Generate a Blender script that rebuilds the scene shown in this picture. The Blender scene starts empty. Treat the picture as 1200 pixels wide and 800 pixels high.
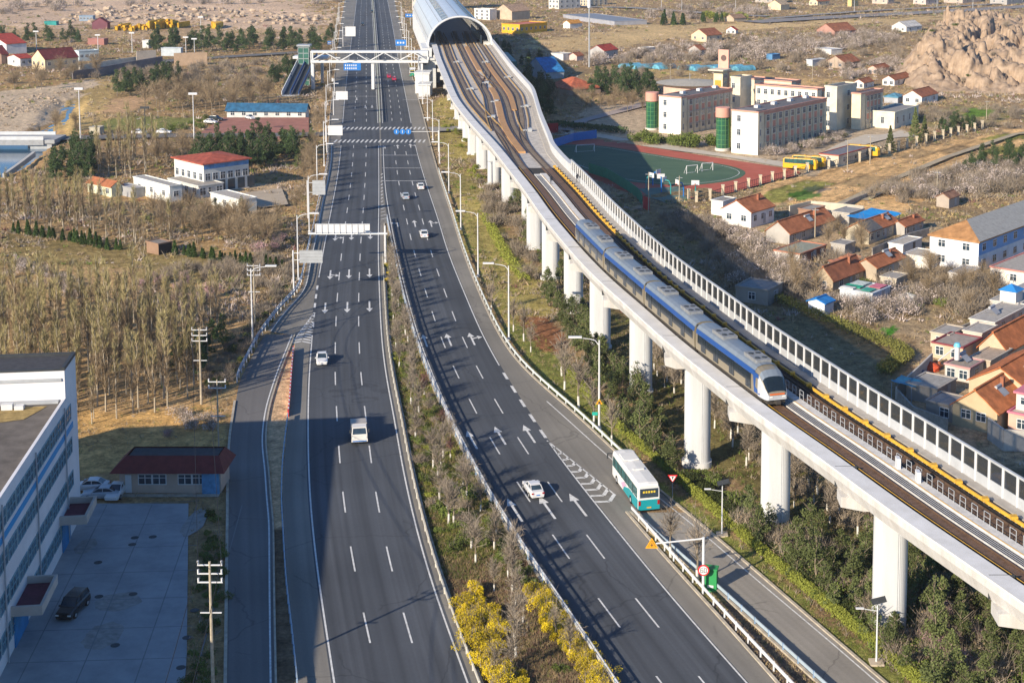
import bpy, math, random
import numpy as np
from mathutils import noise as mnoise, Vector
R = math.radians
random.seed(7); rng = np.random.default_rng(7)

# ------------------------------------------------------------------ camera, sky, sun, exposure
F, PX, PY, CH, YH = 1800.0, 690.0, 92.0, 66.0, -110.0      # focal (px of a 1200 px wide photo), principal point, camera height, horizon row
TH = math.atan((PY - YH) / F); CT, ST = math.cos(TH), math.sin(TH)
sc = bpy.context.scene
cam_d = bpy.data.cameras.new("camera"); cam = bpy.data.objects.new("camera", cam_d); sc.collection.objects.link(cam)
cam.location = (0, 0, CH); cam.rotation_euler = (math.pi / 2 - TH, 0, 0)
cam_d.sensor_fit = 'HORIZONTAL'; cam_d.sensor_width = 36; cam_d.lens = 36 * F / 1200
cam_d.shift_x = (600 - PX) / 1200; cam_d.shift_y = (PY - 400) / 1200
cam_d.clip_start = 1; cam_d.clip_end = 20000
sc.camera = cam
SUN_EL, SUN_AZ = 22.7, 41.0                                  # shadows run away to the right, 41 deg from the view axis
w = bpy.data.worlds.new("World"); sc.world = w; w.use_nodes = True
nt = w.node_tree; bg = nt.nodes['Background']; sky = nt.nodes.new('ShaderNodeTexSky'); sky.sky_type = 'NISHITA'
sky.sun_disc = False; sky.sun_elevation = R(SUN_EL); sky.sun_rotation = R(180 + SUN_AZ); sky.air_density = 1.1; sky.dust_density = 0.3; sky.ozone_density = 8.0
nt.links.new(sky.outputs[0], bg.inputs[0]); bg.inputs[1].default_value = 0.105
sl = bpy.data.lights.new("sun", 'SUN'); sl.energy = 4.85; sl.angle = R(0.55); sl.color = (1.0, 0.86, 0.67)
sun = bpy.data.objects.new("sun", sl); sc.collection.objects.link(sun)
_sv = Vector((math.sin(R(SUN_AZ)) * math.cos(R(SUN_EL)), math.cos(R(SUN_AZ)) * math.cos(R(SUN_EL)), -math.sin(R(SUN_EL))))
sun.rotation_euler = _sv.to_track_quat('-Z', 'Y').to_euler(); sun.location = (-100, -60, 120)
sc.view_settings.view_transform = 'Standard'; sc.view_settings.look = 'None'; sc.view_settings.gamma = 1
sc.view_settings.exposure = 0.66
try:
    sc.cycles.max_bounces = 5; sc.cycles.diffuse_bounces = 2; sc.cycles.glossy_bounces = 2; sc.cycles.transparent_max_bounces = 4
except Exception: pass

# ------------------------------------------------------------------ helpers
def G(x, y, h=0.0):
    v = (y - PY) / F; t = (CH - h) / (ST + v * CT)
    return (t * (x - PX) / F, t * (CT - v * ST))
def PR(X, Y, Z=0.0):
    d = Y * CT + (CH - Z) * ST
    return PX + F * X / d, PY + F * ((CH - Z) * CT - Y * ST) / d
COL = sc.collection
def tag(o, label=None, cat=None, group=None, kind=None):
    if label: o['label'] = label
    if cat: o['category'] = cat
    if group: o['group'] = group
    if kind: o['kind'] = kind
    return o
def empty(name, loc=(0, 0, 0), rz=0.0, label=None, cat=None, group=None, parent=None):
    o = bpy.data.objects.new(name, None); COL.objects.link(o); o.location = loc; o.rotation_euler = (0, 0, rz); o.empty_display_size = .3
    if parent: o.parent = parent
    return tag(o, label, cat, group)
def obj(name, me, parent=None, loc=(0, 0, 0), rz=0.0, scale=None):
    o = bpy.data.objects.new(name, me); COL.objects.link(o); o.location = loc; o.rotation_euler = (0, 0, rz)
    if scale: o.scale = scale
    if parent: o.parent = parent
    return o
def copy_tree(o, parent=None):
    c = o.copy(); COL.objects.link(c); c.parent = parent
    for ch in list(KIDS.get(o.name, [])) if False else [k for k in bpy.data.objects if k.parent == o]: copy_tree(ch, c)
    return c
KIDS = {}
def kids(o): return [k for k in o.children]
def dup(tree, loc, rz=0, scale=None, label=None, group=None):
    """tree = (root, [(child,[grandchildren])...]) ; copies the thing, its parts and sub-parts"""
    root, ch = tree
    r = root.copy(); COL.objects.link(r); r.location = loc; r.rotation_euler = (0, 0, rz)
    if scale is not None: r.scale = (scale, scale, scale) if not hasattr(scale, '__len__') else scale
    if label: r['label'] = label
    if group: r['group'] = group
    for c, gs in ch:
        k = c.copy(); COL.objects.link(k); k.parent = r
        for g in gs: q = g.copy(); COL.objects.link(q); q.parent = k
    return r
def treeof(root):
    al = list(bpy.data.objects); ch = [o for o in al if o.parent == root]
    return (root, [(c, [g for g in al if g.parent == c]) for c in ch])

class MB:
    def __init__(s): s.v = []; s.f = []; s.m = []
    def add(s, vs, fs, m=0):
        b = len(s.v); s.v += [tuple(p) for p in vs]; s.f += [tuple(i + b for i in f) for f in fs]; s.m += [m] * len(fs); return s
    def box(s, x0, y0, z0, x1, y1, z1, m=0, rz=0.0, c=None):
        vs = [(x0, y0, z0), (x1, y0, z0), (x1, y1, z0), (x0, y1, z0), (x0, y0, z1), (x1, y0, z1), (x1, y1, z1), (x0, y1, z1)]
        if rz:
            cx, cy = c or ((x0 + x1) / 2, (y0 + y1) / 2); a, b = math.cos(rz), math.sin(rz)
            vs = [(cx + (x - cx) * a - (y - cy) * b, cy + (x - cx) * b + (y - cy) * a, z) for x, y, z in vs]
        return s.add(vs, [(3, 2, 1, 0), (4, 5, 6, 7), (0, 1, 5, 4), (1, 2, 6, 5), (2, 3, 7, 6), (3, 0, 4, 7)], m)
    def poly(s, pts, m=0): return s.add(pts, [tuple(range(len(pts)))], m)
    def prism(s, pts, z0, z1, m=0, mt=None):
        n = len(pts); vs = [(p[0], p[1], z0) for p in pts] + [(p[0], p[1], z1) for p in pts]
        s.add(vs, [(i, (i + 1) % n, n + (i + 1) % n, n + i) for i in range(n)] + [tuple(range(n))[::-1]], m)
        s.add([(p[0], p[1], z1) for p in pts], [tuple(range(n))], m if mt is None else mt); return s
    def tube(s, p0, p1, r0, r1=None, n=8, m=0, cap=True):
        r1 = r0 if r1 is None else r1; a = Vector(p0); b = Vector(p1); d = (b - a)
        if d.length < 1e-6: return s
        d.normalize(); u = d.orthogonal().normalized(); v = d.cross(u); vs = []
        for c, r in ((a, r0), (b, r1)):
            for i in range(n):
                t = 2 * math.pi * i / n; vs.append(tuple(c + u * (r * math.cos(t)) + v * (r * math.sin(t))))
        fs = [(i, (i + 1) % n, n + (i + 1) % n, n + i) for i in range(n)]
        if cap: fs += [tuple(range(n))[::-1], tuple(range(n, 2 * n))]
        return s.add(vs, fs, m)
    def path(s, pts, r, n=6, m=0):
        for a, b in zip(pts, pts[1:]): s.tube(a, b, r, r, n, m)
        return s
    def mesh(s, name, mats, smooth=False):
        me = bpy.data.meshes.new(name); me.from_pydata(s.v, [], s.f)
        for mt in mats: me.materials.append(mt)
        if len(mats) > 1: me.polygons.foreach_set('material_index', s.m)
        if smooth: me.polygons.foreach_set('use_smooth', [True] * len(me.polygons))
        me.update(); return me
    def build(s, name, mats, parent=None, loc=(0, 0, 0), rz=0.0, smooth=False):
        if not isinstance(mats, (list, tuple)): mats = [mats]
        return obj(name, s.mesh(name, mats, smooth), parent, loc, rz)
def arrmesh(name, V, T, mats, mi=None):
    """V (n,3), T (m,3) triangles"""
    me = bpy.data.meshes.new(name); me.vertices.add(len(V)); me.vertices.foreach_set('co', np.asarray(V, np.float32).ravel())
    m = len(T); me.loops.add(m * 3); me.loops.foreach_set('vertex_index', np.asarray(T, np.int32).ravel())
    me.polygons.add(m); me.polygons.foreach_set('loop_start', np.arange(m, dtype=np.int32) * 3); me.polygons.foreach_set('loop_total', np.full(m, 3, np.int32))
    for q in mats: me.materials.append(q)
    if mi is not None: me.polygons.foreach_set('material_index', np.asarray(mi, np.int32))
    me.update(calc_edges=True); return me

# ---- noise in numpy
def vnoise(X, Y, s, seed=0):
    x = np.asarray(X, float) / s + seed * 17.3; y = np.asarray(Y, float) / s - seed * 9.1
    xi = np.floor(x).astype(np.int64); yi = np.floor(y).astype(np.int64); fx = x - xi; fy = y - yi
    fx = fx * fx * (3 - 2 * fx); fy = fy * fy * (3 - 2 * fy)
    def h(a, b):
        n = (a * 374761393 + b * 668265263 + seed * 1442695) & 0x7fffffff; n = ((n ^ (n >> 13)) * 1274126177) & 0x7fffffff
        return ((n ^ (n >> 16)) & 0xffff) / 65535.0
    return (h(xi, yi) * (1 - fx) + h(xi + 1, yi) * fx) * (1 - fy) + (h(xi, yi + 1) * (1 - fx) + h(xi + 1, yi + 1) * fx) * fy
def fbm(X, Y, s, seed=0, o=4):
    r = 0; a = .5; t = 0
    for k in range(o): r = r + a * vnoise(X, Y, s / 2 ** k, seed + k); t += a; a *= .55
    return r / t
def inpoly(X, Y, poly):
    r = np.zeros(np.shape(X), bool); n = len(poly)
    for i in range(n):
        x1, y1 = poly[i]; x2, y2 = poly[(i + 1) % n]
        if y1 == y2: continue
        r ^= ((y1 > Y) != (y2 > Y)) & (X < (x2 - x1) * (Y - y1) / (y2 - y1) + x1)
    return r

# ------------------------------------------------------------------ materials
MAT = {}
def mat(name, c, rough=.8, var=.25, scale=.6, spec=.3, metal=0.0, c2=None, bump=0.0, stretch=None, fine=True):
    if name in MAT: return MAT[name]
    m = bpy.data.materials.new(name); m.use_nodes = True; n = m.node_tree.nodes; l = m.node_tree.links
    p = n['Principled BSDF']; p.inputs['Roughness'].default_value = rough; p.inputs['Metallic'].default_value = metal
    p.inputs['Specular IOR Level'].default_value = spec
    if var > 0 or c2:
        g = n.new('ShaderNodeNewGeometry'); mp = n.new('ShaderNodeMapping'); l.new(g.outputs['Position'], mp.inputs[0])
        if stretch: mp.inputs['Scale'].default_value = stretch
        t = n.new('ShaderNodeTexNoise'); t.inputs['Scale'].default_value = scale; t.inputs['Detail'].default_value = 5 if fine else 2; t.inputs['Roughness'].default_value = .65
        l.new(mp.outputs[0], t.inputs['Vector'])
        r = n.new('ShaderNodeValToRGB'); l.new(t.outputs[0], r.inputs[0]); r.color_ramp.elements[0].position = .32; r.color_ramp.elements[1].position = .68
        if c2: a, b = c, c2
        else: a = tuple(x * (1 - var) for x in c); b = tuple(min(1, x * (1 + var)) for x in c)
        r.color_ramp.elements[0].color = (*a, 1); r.color_ramp.elements[1].color = (*b, 1); l.new(r.outputs[0], p.inputs['Base Color'])
        if bump:
            bn = n.new('ShaderNodeBump'); bn.inputs['Strength'].default_value = bump; bn.inputs['Distance'].default_value = .05; l.new(t.outputs[0], bn.inputs['Height']); l.new(bn.outputs[0], p.inputs['Normal'])
    else: p.inputs['Base Color'].default_value = (*c, 1)
    MAT[name] = m; return m
def leafmat(name, c, var=.35, scale=1.2, trans=True):
    """colour varies per clump (by position) and per instance"""
    m = bpy.data.materials.new(name); m.use_nodes = True; n = m.node_tree.nodes; l = m.node_tree.links; p = n['Principled BSDF']
    p.inputs['Roughness'].default_value = .8; p.inputs['Specular IOR Level'].default_value = .15
    oi = n.new('ShaderNodeObjectInfo'); g = n.new('ShaderNodeNewGeometry'); t = n.new('ShaderNodeTexNoise'); t.inputs['Scale'].default_value = scale; l.new(g.outputs['Position'], t.inputs['Vector'])
    ad = n.new('ShaderNodeMath'); ad.operation = 'ADD'; l.new(oi.outputs['Random'], ad.inputs[0]); l.new(t.outputs[0], ad.inputs[1])
    r = n.new('ShaderNodeValToRGB'); md = n.new('ShaderNodeMath'); md.operation = 'MULTIPLY'; md.inputs[1].default_value = .55; l.new(ad.outputs[0], md.inputs[0]); l.new(md.outputs[0], r.inputs[0])
    r.color_ramp.elements[0].position = .15; r.color_ramp.elements[1].position = .75
    r.color_ramp.elements[0].color = (*[x * (1 - var) for x in c], 1); r.color_ramp.elements[1].color = (*[min(1, x * (1 + var)) for x in c], 1)
    l.new(r.outputs[0], p.inputs['Base Color']); MAT[name] = m; return m

M = {}
def asphalt(name, c, streak=.16):
    m = bpy.data.materials.new(name); m.use_nodes = True; n = m.node_tree.nodes; l = m.node_tree.links; p = n['Principled BSDF']
    p.inputs['Roughness'].default_value = .82; p.inputs['Specular IOR Level'].default_value = .25
    g = n.new('ShaderNodeNewGeometry'); uv = n.new('ShaderNodeUVMap'); uv.uv_map = 'lane'
    mp = n.new('ShaderNodeMapping'); mp.inputs['Scale'].default_value = (.75, .006, 1); l.new(uv.outputs[0], mp.inputs[0])
    t1 = n.new('ShaderNodeTexNoise'); t1.inputs['Scale'].default_value = 1.6; t1.inputs['Detail'].default_value = 3; l.new(mp.outputs[0], t1.inputs['Vector'])
    t2 = n.new('ShaderNodeTexNoise'); t2.inputs['Scale'].default_value = .05; t2.inputs['Detail'].default_value = 6; l.new(g.outputs[0], t2.inputs['Vector'])
    t3 = n.new('ShaderNodeTexNoise'); t3.inputs['Scale'].default_value = 3.0; t3.inputs['Detail'].default_value = 6; t3.inputs['Roughness'].default_value = .8; l.new(g.outputs[0], t3.inputs['Vector'])
    def mr(src, a, b):
        q = n.new('ShaderNodeMapRange'); q.inputs[1].default_value = .3; q.inputs[2].default_value = .7; q.inputs[3].default_value = a; q.inputs[4].default_value = b; l.new(src, q.inputs[0]); return q.outputs[0]
    def mul(a, b):
        q = n.new('ShaderNodeMath'); q.operation = 'MULTIPLY'; l.new(a, q.inputs[0]); l.new(b, q.inputs[1]); return q.outputs[0]
    f = mul(mul(mr(t1.outputs[0], 1 - streak, 1 + streak), mr(t2.outputs[0], .84, 1.18)), mr(t3.outputs[0], .9, 1.1))
    # tar-dark cracks: edges of big distorted cells, broken up by noise
    dn = n.new('ShaderNodeTexNoise'); dn.inputs['Scale'].default_value = .5; dn.inputs['Detail'].default_value = 5; l.new(g.outputs[0], dn.inputs['Vector'])
    mx = n.new('ShaderNodeVectorMath'); mx.operation = 'SCALE'; mx.inputs['Scale'].default_value = 1.3; l.new(dn.outputs['Color'], mx.inputs[0])
    av = n.new('ShaderNodeVectorMath'); av.operation = 'ADD'; l.new(mx.outputs[0], av.inputs[0]); l.new(g.outputs[0], av.inputs[1])
    vo = n.new('ShaderNodeTexVoronoi'); vo.feature = 'DISTANCE_TO_EDGE'; vo.inputs['Scale'].default_value = .085; l.new(av.outputs[0], vo.inputs['Vector'])
    cr = n.new('ShaderNodeMapRange'); cr.inputs[1].default_value = .003; cr.inputs[2].default_value = .008; cr.inputs[3].default_value = .74; cr.inputs[4].default_value = 1; l.new(vo.outputs['Distance'], cr.inputs[0])
    mk = n.new('ShaderNodeMapRange'); mk.inputs[1].default_value = .5; mk.inputs[2].default_value = .56; mk.inputs[3].default_value = 0; mk.inputs[4].default_value = 1
    t4 = n.new('ShaderNodeTexNoise'); t4.inputs['Scale'].default_value = .06; l.new(g.outputs[0], t4.inputs['Vector']); l.new(t4.outputs[0], mk.inputs[0])
    mxx = n.new('ShaderNodeMath'); mxx.operation = 'MAXIMUM'; l.new(cr.outputs[0], mxx.inputs[0]); l.new(mk.outputs[0], mxx.inputs[1])
    f = mul(f, mxx.outputs[0])
    vm = n.new('ShaderNodeVectorMath'); vm.operation = 'SCALE'; vm.inputs[0].default_value = c; l.new(f, vm.inputs['Scale']); l.new(vm.outputs[0], p.inputs['Base Color'])
    MAT[name] = m; return m
M['asphalt'] = asphalt('asphalt', (.070, .077, .088), .24)
M['shoulder'] = asphalt('shoulder_asphalt', (.205, .192, .168), .1)
M['side_asphalt'] = asphalt('side_asphalt', (.27, .25, .22), .1)
M['ramp'] = asphalt('ramp_asphalt', (.15, .145, .14), .12)
M['paint'] = mat('road_paint', (.62, .62, .6), .7, .25, 2.0)
M['kerb'] = mat('kerb_stone', (.42, .37, .29), .85, .25, 1.0)
M['white'] = mat('white_metal', (.62, .63, .64), .45, .06, .5)
M['grey'] = mat('grey_metal', (.36, .38, .4), .5, .12, .8)
M['dark'] = mat('dark_metal', (.04, .045, .05), .6, .2, 1)
M['concrete'] = mat('pale_concrete', (.48, .49, .50), .8, .1, .8, c2=(.56, .57, .58), bump=.04, stretch=(1.3, 1.3, .16))
M['deckwhite'] = mat('deck_concrete', (.45, .43, .40), .8, .14, .8, c2=(.60, .59, .57), bump=.08, stretch=(1, 1, .2))
M['black'] = mat('black_rubber', (.015, .015, .017), .9, 0)
M['glass'] = mat('dark_glass', (.03, .05, .07), .12, .3, .6, spec=.7)
M['blue'] = mat('blue_sign', (.02, .17, .52), .5, .08, 1)
M['trunk'] = mat('bark', (.22, .18, .13), .9, .3, 3)
M['paletrunk'] = mat('pale_bark', (.38, .33, .25), .9, .25, 3)
M['lime'] = mat('whitewash', (.62, .6, .55), .9, .1, 3)
# ------------------------------------------------------------------ courses of the roads and the viaduct, as X(Y) on the ground
YS = np.concatenate([np.arange(90, 400, 2.0), np.arange(400, 1700, 5.0)])
def course(px, h=0.0, sm=10.0, smfar=40.0):
    w = sorted([(G(x, y, h)[1], G(x, y, h)[0]) for x, y in px]); ys = np.array([a for a, b in w]); xs = np.array([b for a, b in w])
    def ext(Y):
        r = np.interp(Y, ys, xs); k = min(3, len(ys) - 1)
        s0 = (xs[k] - xs[0]) / (ys[k] - ys[0]); s1 = (xs[-1] - xs[-1 - k]) / (ys[-1] - ys[-1 - k])
        r = np.where(Y < ys[0], xs[0] + (Y - ys[0]) * s0, r); return np.where(Y > ys[-1], xs[-1] + (Y - ys[-1]) * s1, r)
    out = np.zeros(len(YS))
    k = np.linspace(-2, 2, 21); kw = np.exp(-k * k)
    for i, Y in enumerate(YS):
        s = min(sm * max(1, (Y / 200)) ** 1.6, smfar); out[i] = (ext(Y + k * s) * kw).sum() / kw.sum()
    return lambda Y, o=out: np.interp(Y, YS, o)
LIN = course([(435,0),(437,25),(439,60),(441.5,112),(443.5,145),(444.5,200),(444.5,250),(443.5,287),(444.5,320),(446,362),(448,400),(452.5,437),(460,475),(466,507),(472,545),(484,600),(497,650),(512.5,700),(531,750),(550,800)])
LOUT = course([(418,0),(415,25),(408,75),(403,125),(399,180),(397,200),(391,232),(386,257),(381,282),(375,317),(370,345),(367.5,370),(365.5,400),(362.5,432),(361,475),(361,525),(362.5,575),(364.5,600),(369,645),(374,685),(382.5,740),(392,800)])
RIN = course([(438,0),(440.5,30),(443,67),(446,110),(447.5,145),(448.5,200),(451,232),(456,257),(461,285),(467,312),(476,350),(489,397),(504,437),(519,472),(534,505),(554,542),(571,575),(586,597),(604,627),(631,670),(664,715),(694,760),(719,799)])
ROUT = course([(454,0),(460,30),(466,67),(475,110),(482,145),(487,175),(494,197),(502,225),(512,250),(521,285),(532,315),(544,342),(557,375),(569,400),(580,420),(602,457),(622,487),(641,516),(670,555),(690,580),(705,599),(732,632),(762,670),(800,715),(835,755),(875,799)])
RK = course([(462,0),(467,20),(471,47),(480,80),(488,110),(497,140),(505,175),(512,200),(520,225),(530,255),(535,275),(546,307),(560,342),(577,380),(587,399),(600,420),(620,440),(650,465),(682,492),(712,522),(735,545),(775,577),(803,600),(900,682),(940,718),(975,748),(1035,799)])
SVW = course([(640,470),(650,477),(682,507),(712,535),(745,562),(775,585),(802,605),(837,635),(897,690),(950,730),(1025,797)])
NL = course([(732,598),(767,642),(807,685),(850,732),(887,775),(908,799)])
NR = course([(742,600),(770,632),(840,687),(897,742),(960,800)])
NG = course([(738,599),(775,640),(820,692),(850,725),(897,775),(920,799)])
LE = course([(404,0),(400,25),(397,50),(394,75),(391,100),(388,125),(386,150),(386,187),(382,210),(375,237),(369,270),(366,282),(360,307),(354,342),(332,362),(315,385),(303,402),(292,425),(280,445),(275,480),(270,512),(268,560),(268,600),(267,700),(266,800)], sm=5)
LGR = course([(346,392),(346,400),(343,437),(340,482),(336,510),(332,550),(331,597),(332,600),(337,687),(345,750),(350,800)], sm=5)
RMP = course([(345,392),(341,402),(327,437),(315,475),(311,500),(310,520),(314,550),(317,597),(319,600),(320,687),(321,750),(322,800)], sm=4)
yv = lambda y, h=0: G(600, y, h)[1]
# viaduct deck: inner edge of the left parapet and foot of the right screen, at their heights
DZ = 14.0       # deck surface
VLI = course([(506,40),(512,52),(516,67),(537,117),(560,145),(584,170),(608,200),(630,227),(643,247),(664,272),(688,300),(718,330),(756,362),(798,400),(900,479),(975,530),(1070,600),(1200,687)], 15.0, sm=7, smfar=16)
VR = course([(571,38),(574,50),(600,85),(624,112),(632,142),(648,182),(680,207)], 14.5, sm=5, smfar=9)
VR2 = course([(680,206),(720,244),(760,285),(800,318),(850,355),(900,407),(975,462),(1050,512),(1125,562),(1175,600)], 14.5, sm=9, smfar=14)
def VRI(Y):
    Y = np.asarray(Y, float); W = 9.7
    a = VLI(Y) + W; b = VR(Y)
    t = np.clip((Y - 300) / 30, 0, 1); t = t * t * (3 - 2 * t)
    return np.where(Y > 300, np.maximum(a, a * (1 - t) + b * t), a)

# ------------------------------------------------------------------ ground
def pxpoly(pts, h=0): return [G(x, y, h) for x, y in pts]
ZONES = [  # (name, outline in the photo, base colour, wobble of the edge in m, bush density, tuft palette)
 ('right_scrub', [(560,-60),(1500,-60),(1500,900),(600,900),(500,300)], (.235,.175,.105), 3, .9),
 ('left_scrub', [(-600,-60),(420,-60),(400,300),(330,500),(330,900),(-600,900)], (.27,.19,.10), 3, .9),
 ('quarry', [(-100,-30),(300,-20),(400,20),(390,35),(280,36),(200,30),(0,32),(-100,30)], (.42,.33,.25), 8, .12),
 ('quarry_low', [(0,30),(130,34),(250,36),(395,34),(380,48),(150,44),(0,40)], (.33,.25,.16), 6, .4),
 ('meadow_left', [(110,70),(260,75),(340,100),(330,116),(250,118),(130,140),(110,120),(95,90)], (.25,.185,.1), 5, .8),
 ('meadow_bank', [(80,85),(150,80),(140,100),(120,150),(60,165),(65,140),(85,115)], (.34,.26,.12), 4, .5),
 ('riverbed', [(-60,110),(60,100),(110,92),(120,96),(95,110),(65,128),(50,150),(-60,160)], (.40,.34,.26), 3, .15),
 ('mound', [(118,130),(130,118),(165,110),(172,116),(160,130),(140,134)], (.36,.25,.15), 2, .05),
 ('lawn', [(113,150),(125,140),(170,136),(232,135),(225,148),(200,155),(118,155)], (.16,.175,.06), 2, .08),
 ('forest_floor', [(-100,215),(100,215),(300,300),(290,400),(250,495),(90,500),(-50,420)], (.33,.235,.125), 3, .9),
 ('grass_terrace', [(0,275),(150,285),(300,315),(320,330),(300,345),(150,320),(0,300)], (.24,.19,.085), 2, .6),
 ('dry_field', [(85,485),(245,470),(262,500),(262,535),(140,556),(85,560)], (.40,.27,.115), 1.2, .35),
 ('bank', [(330,345),(352,350),(300,420),(262,470),(240,470),(270,400)], (.27,.21,.12), 1.5, .7),
 ('yard_dirt', [(225,218),(330,215),(345,240),(310,248),(240,250)], (.36,.29,.20), 2, .25),
 ('verge', [(505,120),(530,110),(548,150),(560,200),(585,260),(650,350),(640,400),(600,400),(545,290),(522,200)], (.27,.24,.09), 1.5, .35),
 ('verge_near', [(590,385),(640,380),(670,440),(720,500),(790,575),(900,665),(1060,790),(1060,900),(1040,900),(800,600),(730,540),(640,460)], (.17,.19,.06), 1.0, .3),
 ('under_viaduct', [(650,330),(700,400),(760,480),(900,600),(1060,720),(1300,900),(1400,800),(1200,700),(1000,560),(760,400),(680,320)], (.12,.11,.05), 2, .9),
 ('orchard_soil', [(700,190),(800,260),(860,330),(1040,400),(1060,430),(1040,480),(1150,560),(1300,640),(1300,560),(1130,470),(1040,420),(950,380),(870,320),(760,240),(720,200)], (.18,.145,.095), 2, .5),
 ('dark_field', [(890,360),(980,375),(1055,405),(1068,420),(1045,450),(1010,480),(900,420)], (.20,.165,.10), 1.5, .35),
 ('village', [(880,230),(1010,245),(1240,290),(1300,520),(1160,540),(1060,480),(1075,400),(1010,370),(940,370),(890,300)], (.33,.26,.175), 2, .4),
 ('plots', [(880,235),(905,212),(950,200),(1080,172),(1200,150),(1240,150),(1240,165),(1110,215),(1050,250),(1000,245),(930,240)], (.47,.325,.165), 2, .04),
 ('plots_far', [(850,92),(880,80),(905,90),(985,92),(960,102),(870,106)], (.36,.26,.13), 4, .1),
 ('tan_far', [(620,48),(680,40),(760,28),(860,28),(1240,14),(1240,22),(900,32),(820,44),(740,52),(640,62)], (.40,.31,.17), 5, .1),
 ('tan_mid', [(770,75),(850,85),(900,90),(880,100),(780,92),(700,92)], (.34,.26,.13), 4, .3),
 ('garden', [(1070,130),(1160,122),(1200,130),(1150,145),(1090,155)], (.22,.20,.10), 3, .4),
 ('school_ground', [(690,125),(760,118),(1040,140),(1070,160),(960,205),(850,188),(760,172),(700,163),(670,150)], (.33,.28,.21), 2, .02),
 ('soil_patch', [(606,372),(640,368),(660,398),(655,418),(630,412)], (.20, .10, .055), 1.0, .1),
 ('green_plot', [(1130,128),(1168,128),(1160,136),(1135,138)], (.10,.19,.03), 1, 0),
 ('green_plot2', [(920,228),(948,222),(962,228),(935,236)], (.10,.17,.04), .5, 0),
 ('green_plot3', [(1040,216),(1060,214),(1058,220),(1042,222)], (.12,.18,.04), .5, 0),
 ('brown_plot', [(940,222),(955,217),(975,221),(960,226)], (.17,.15,.14), .4, 0),
 ('bright_plot', [(1030,384),(1050,380),(1054,386),(1036,391)], (.05,.17,.02), .5, 0),
]
ZONEW = [(n, pxpoly(p), c, wob, d) for n, p, c, wob, d in ZONES]
MEDCOL = (.17, .155, .065)
PLOTP = pxpoly([(890,235),(910,213),(950,201),(1080,174),(1200,152),(1260,150),(1240,162),(1110,205),(1050,222),(1020,232),(960,240)])
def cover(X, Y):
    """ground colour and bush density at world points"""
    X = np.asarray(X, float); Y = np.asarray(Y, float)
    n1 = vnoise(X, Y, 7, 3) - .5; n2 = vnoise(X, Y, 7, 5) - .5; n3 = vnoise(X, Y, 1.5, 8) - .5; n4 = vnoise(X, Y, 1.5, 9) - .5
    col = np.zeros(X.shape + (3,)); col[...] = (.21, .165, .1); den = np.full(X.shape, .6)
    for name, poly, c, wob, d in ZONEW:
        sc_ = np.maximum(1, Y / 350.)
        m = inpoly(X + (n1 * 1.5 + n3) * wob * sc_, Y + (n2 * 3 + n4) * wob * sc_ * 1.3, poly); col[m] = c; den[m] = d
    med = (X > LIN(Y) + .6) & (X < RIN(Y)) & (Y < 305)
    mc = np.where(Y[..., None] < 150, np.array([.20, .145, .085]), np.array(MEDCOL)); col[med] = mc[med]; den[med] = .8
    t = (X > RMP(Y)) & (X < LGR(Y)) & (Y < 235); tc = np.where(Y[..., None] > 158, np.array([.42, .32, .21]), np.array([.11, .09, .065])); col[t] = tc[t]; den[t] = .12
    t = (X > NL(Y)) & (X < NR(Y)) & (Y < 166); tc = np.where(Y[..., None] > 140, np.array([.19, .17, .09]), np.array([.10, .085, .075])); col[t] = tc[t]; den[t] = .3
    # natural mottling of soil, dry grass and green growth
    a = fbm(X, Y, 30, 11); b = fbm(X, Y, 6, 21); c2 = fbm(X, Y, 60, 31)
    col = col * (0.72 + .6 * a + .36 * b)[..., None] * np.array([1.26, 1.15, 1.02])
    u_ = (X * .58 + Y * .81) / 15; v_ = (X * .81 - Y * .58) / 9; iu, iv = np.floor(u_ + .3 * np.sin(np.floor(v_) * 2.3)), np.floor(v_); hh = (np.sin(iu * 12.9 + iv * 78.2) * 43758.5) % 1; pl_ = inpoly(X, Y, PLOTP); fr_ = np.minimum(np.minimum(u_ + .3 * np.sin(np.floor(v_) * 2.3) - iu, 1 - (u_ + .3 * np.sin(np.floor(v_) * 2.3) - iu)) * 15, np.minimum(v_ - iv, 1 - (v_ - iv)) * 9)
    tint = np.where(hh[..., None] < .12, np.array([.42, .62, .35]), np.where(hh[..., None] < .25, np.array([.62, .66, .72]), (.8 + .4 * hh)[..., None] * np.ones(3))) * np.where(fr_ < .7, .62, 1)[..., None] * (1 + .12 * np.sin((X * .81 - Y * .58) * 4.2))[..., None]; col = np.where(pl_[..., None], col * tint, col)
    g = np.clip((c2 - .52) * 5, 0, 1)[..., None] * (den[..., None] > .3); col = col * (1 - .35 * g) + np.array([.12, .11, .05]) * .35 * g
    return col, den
RIVER = pxpoly([(86,112),(90,118),(82,128),(76,140),(66,150),(63,158),(50,172),(36,184),(20,200),(-120,215),(-120,160),(12,157),(34,152),(54,148),(62,136),(66,126),(78,116)])
def riverdist(X, Y):
    # soft mask of the river bed
    m = np.zeros(np.shape(X))
    for dx, dy in ((0, 0), (4, 0), (-4, 0), (0, 9), (0, -9), (2, 5), (-2, -5), (2, -5), (-2, 5)): m += inpoly(X + dx, Y + dy, RIVER)
    return m / 9
nA, nY = 430, 430
aa = np.concatenate([[-3, -1.6, -1.0, -.75], np.linspace(-.58, .46, nA), [.6, .85, 1.4, 3]])
yy = np.concatenate([[-200, 0, 40, 70], np.geomspace(90, 1250, nY), np.geomspace(1300, 9000, 16)])
AA, YY = np.meshgrid(aa, yy); XX = AA * np.maximum(np.abs(YY), 90)
colr, den = cover(XX, YY); rv = riverdist(XX, YY)
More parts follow.
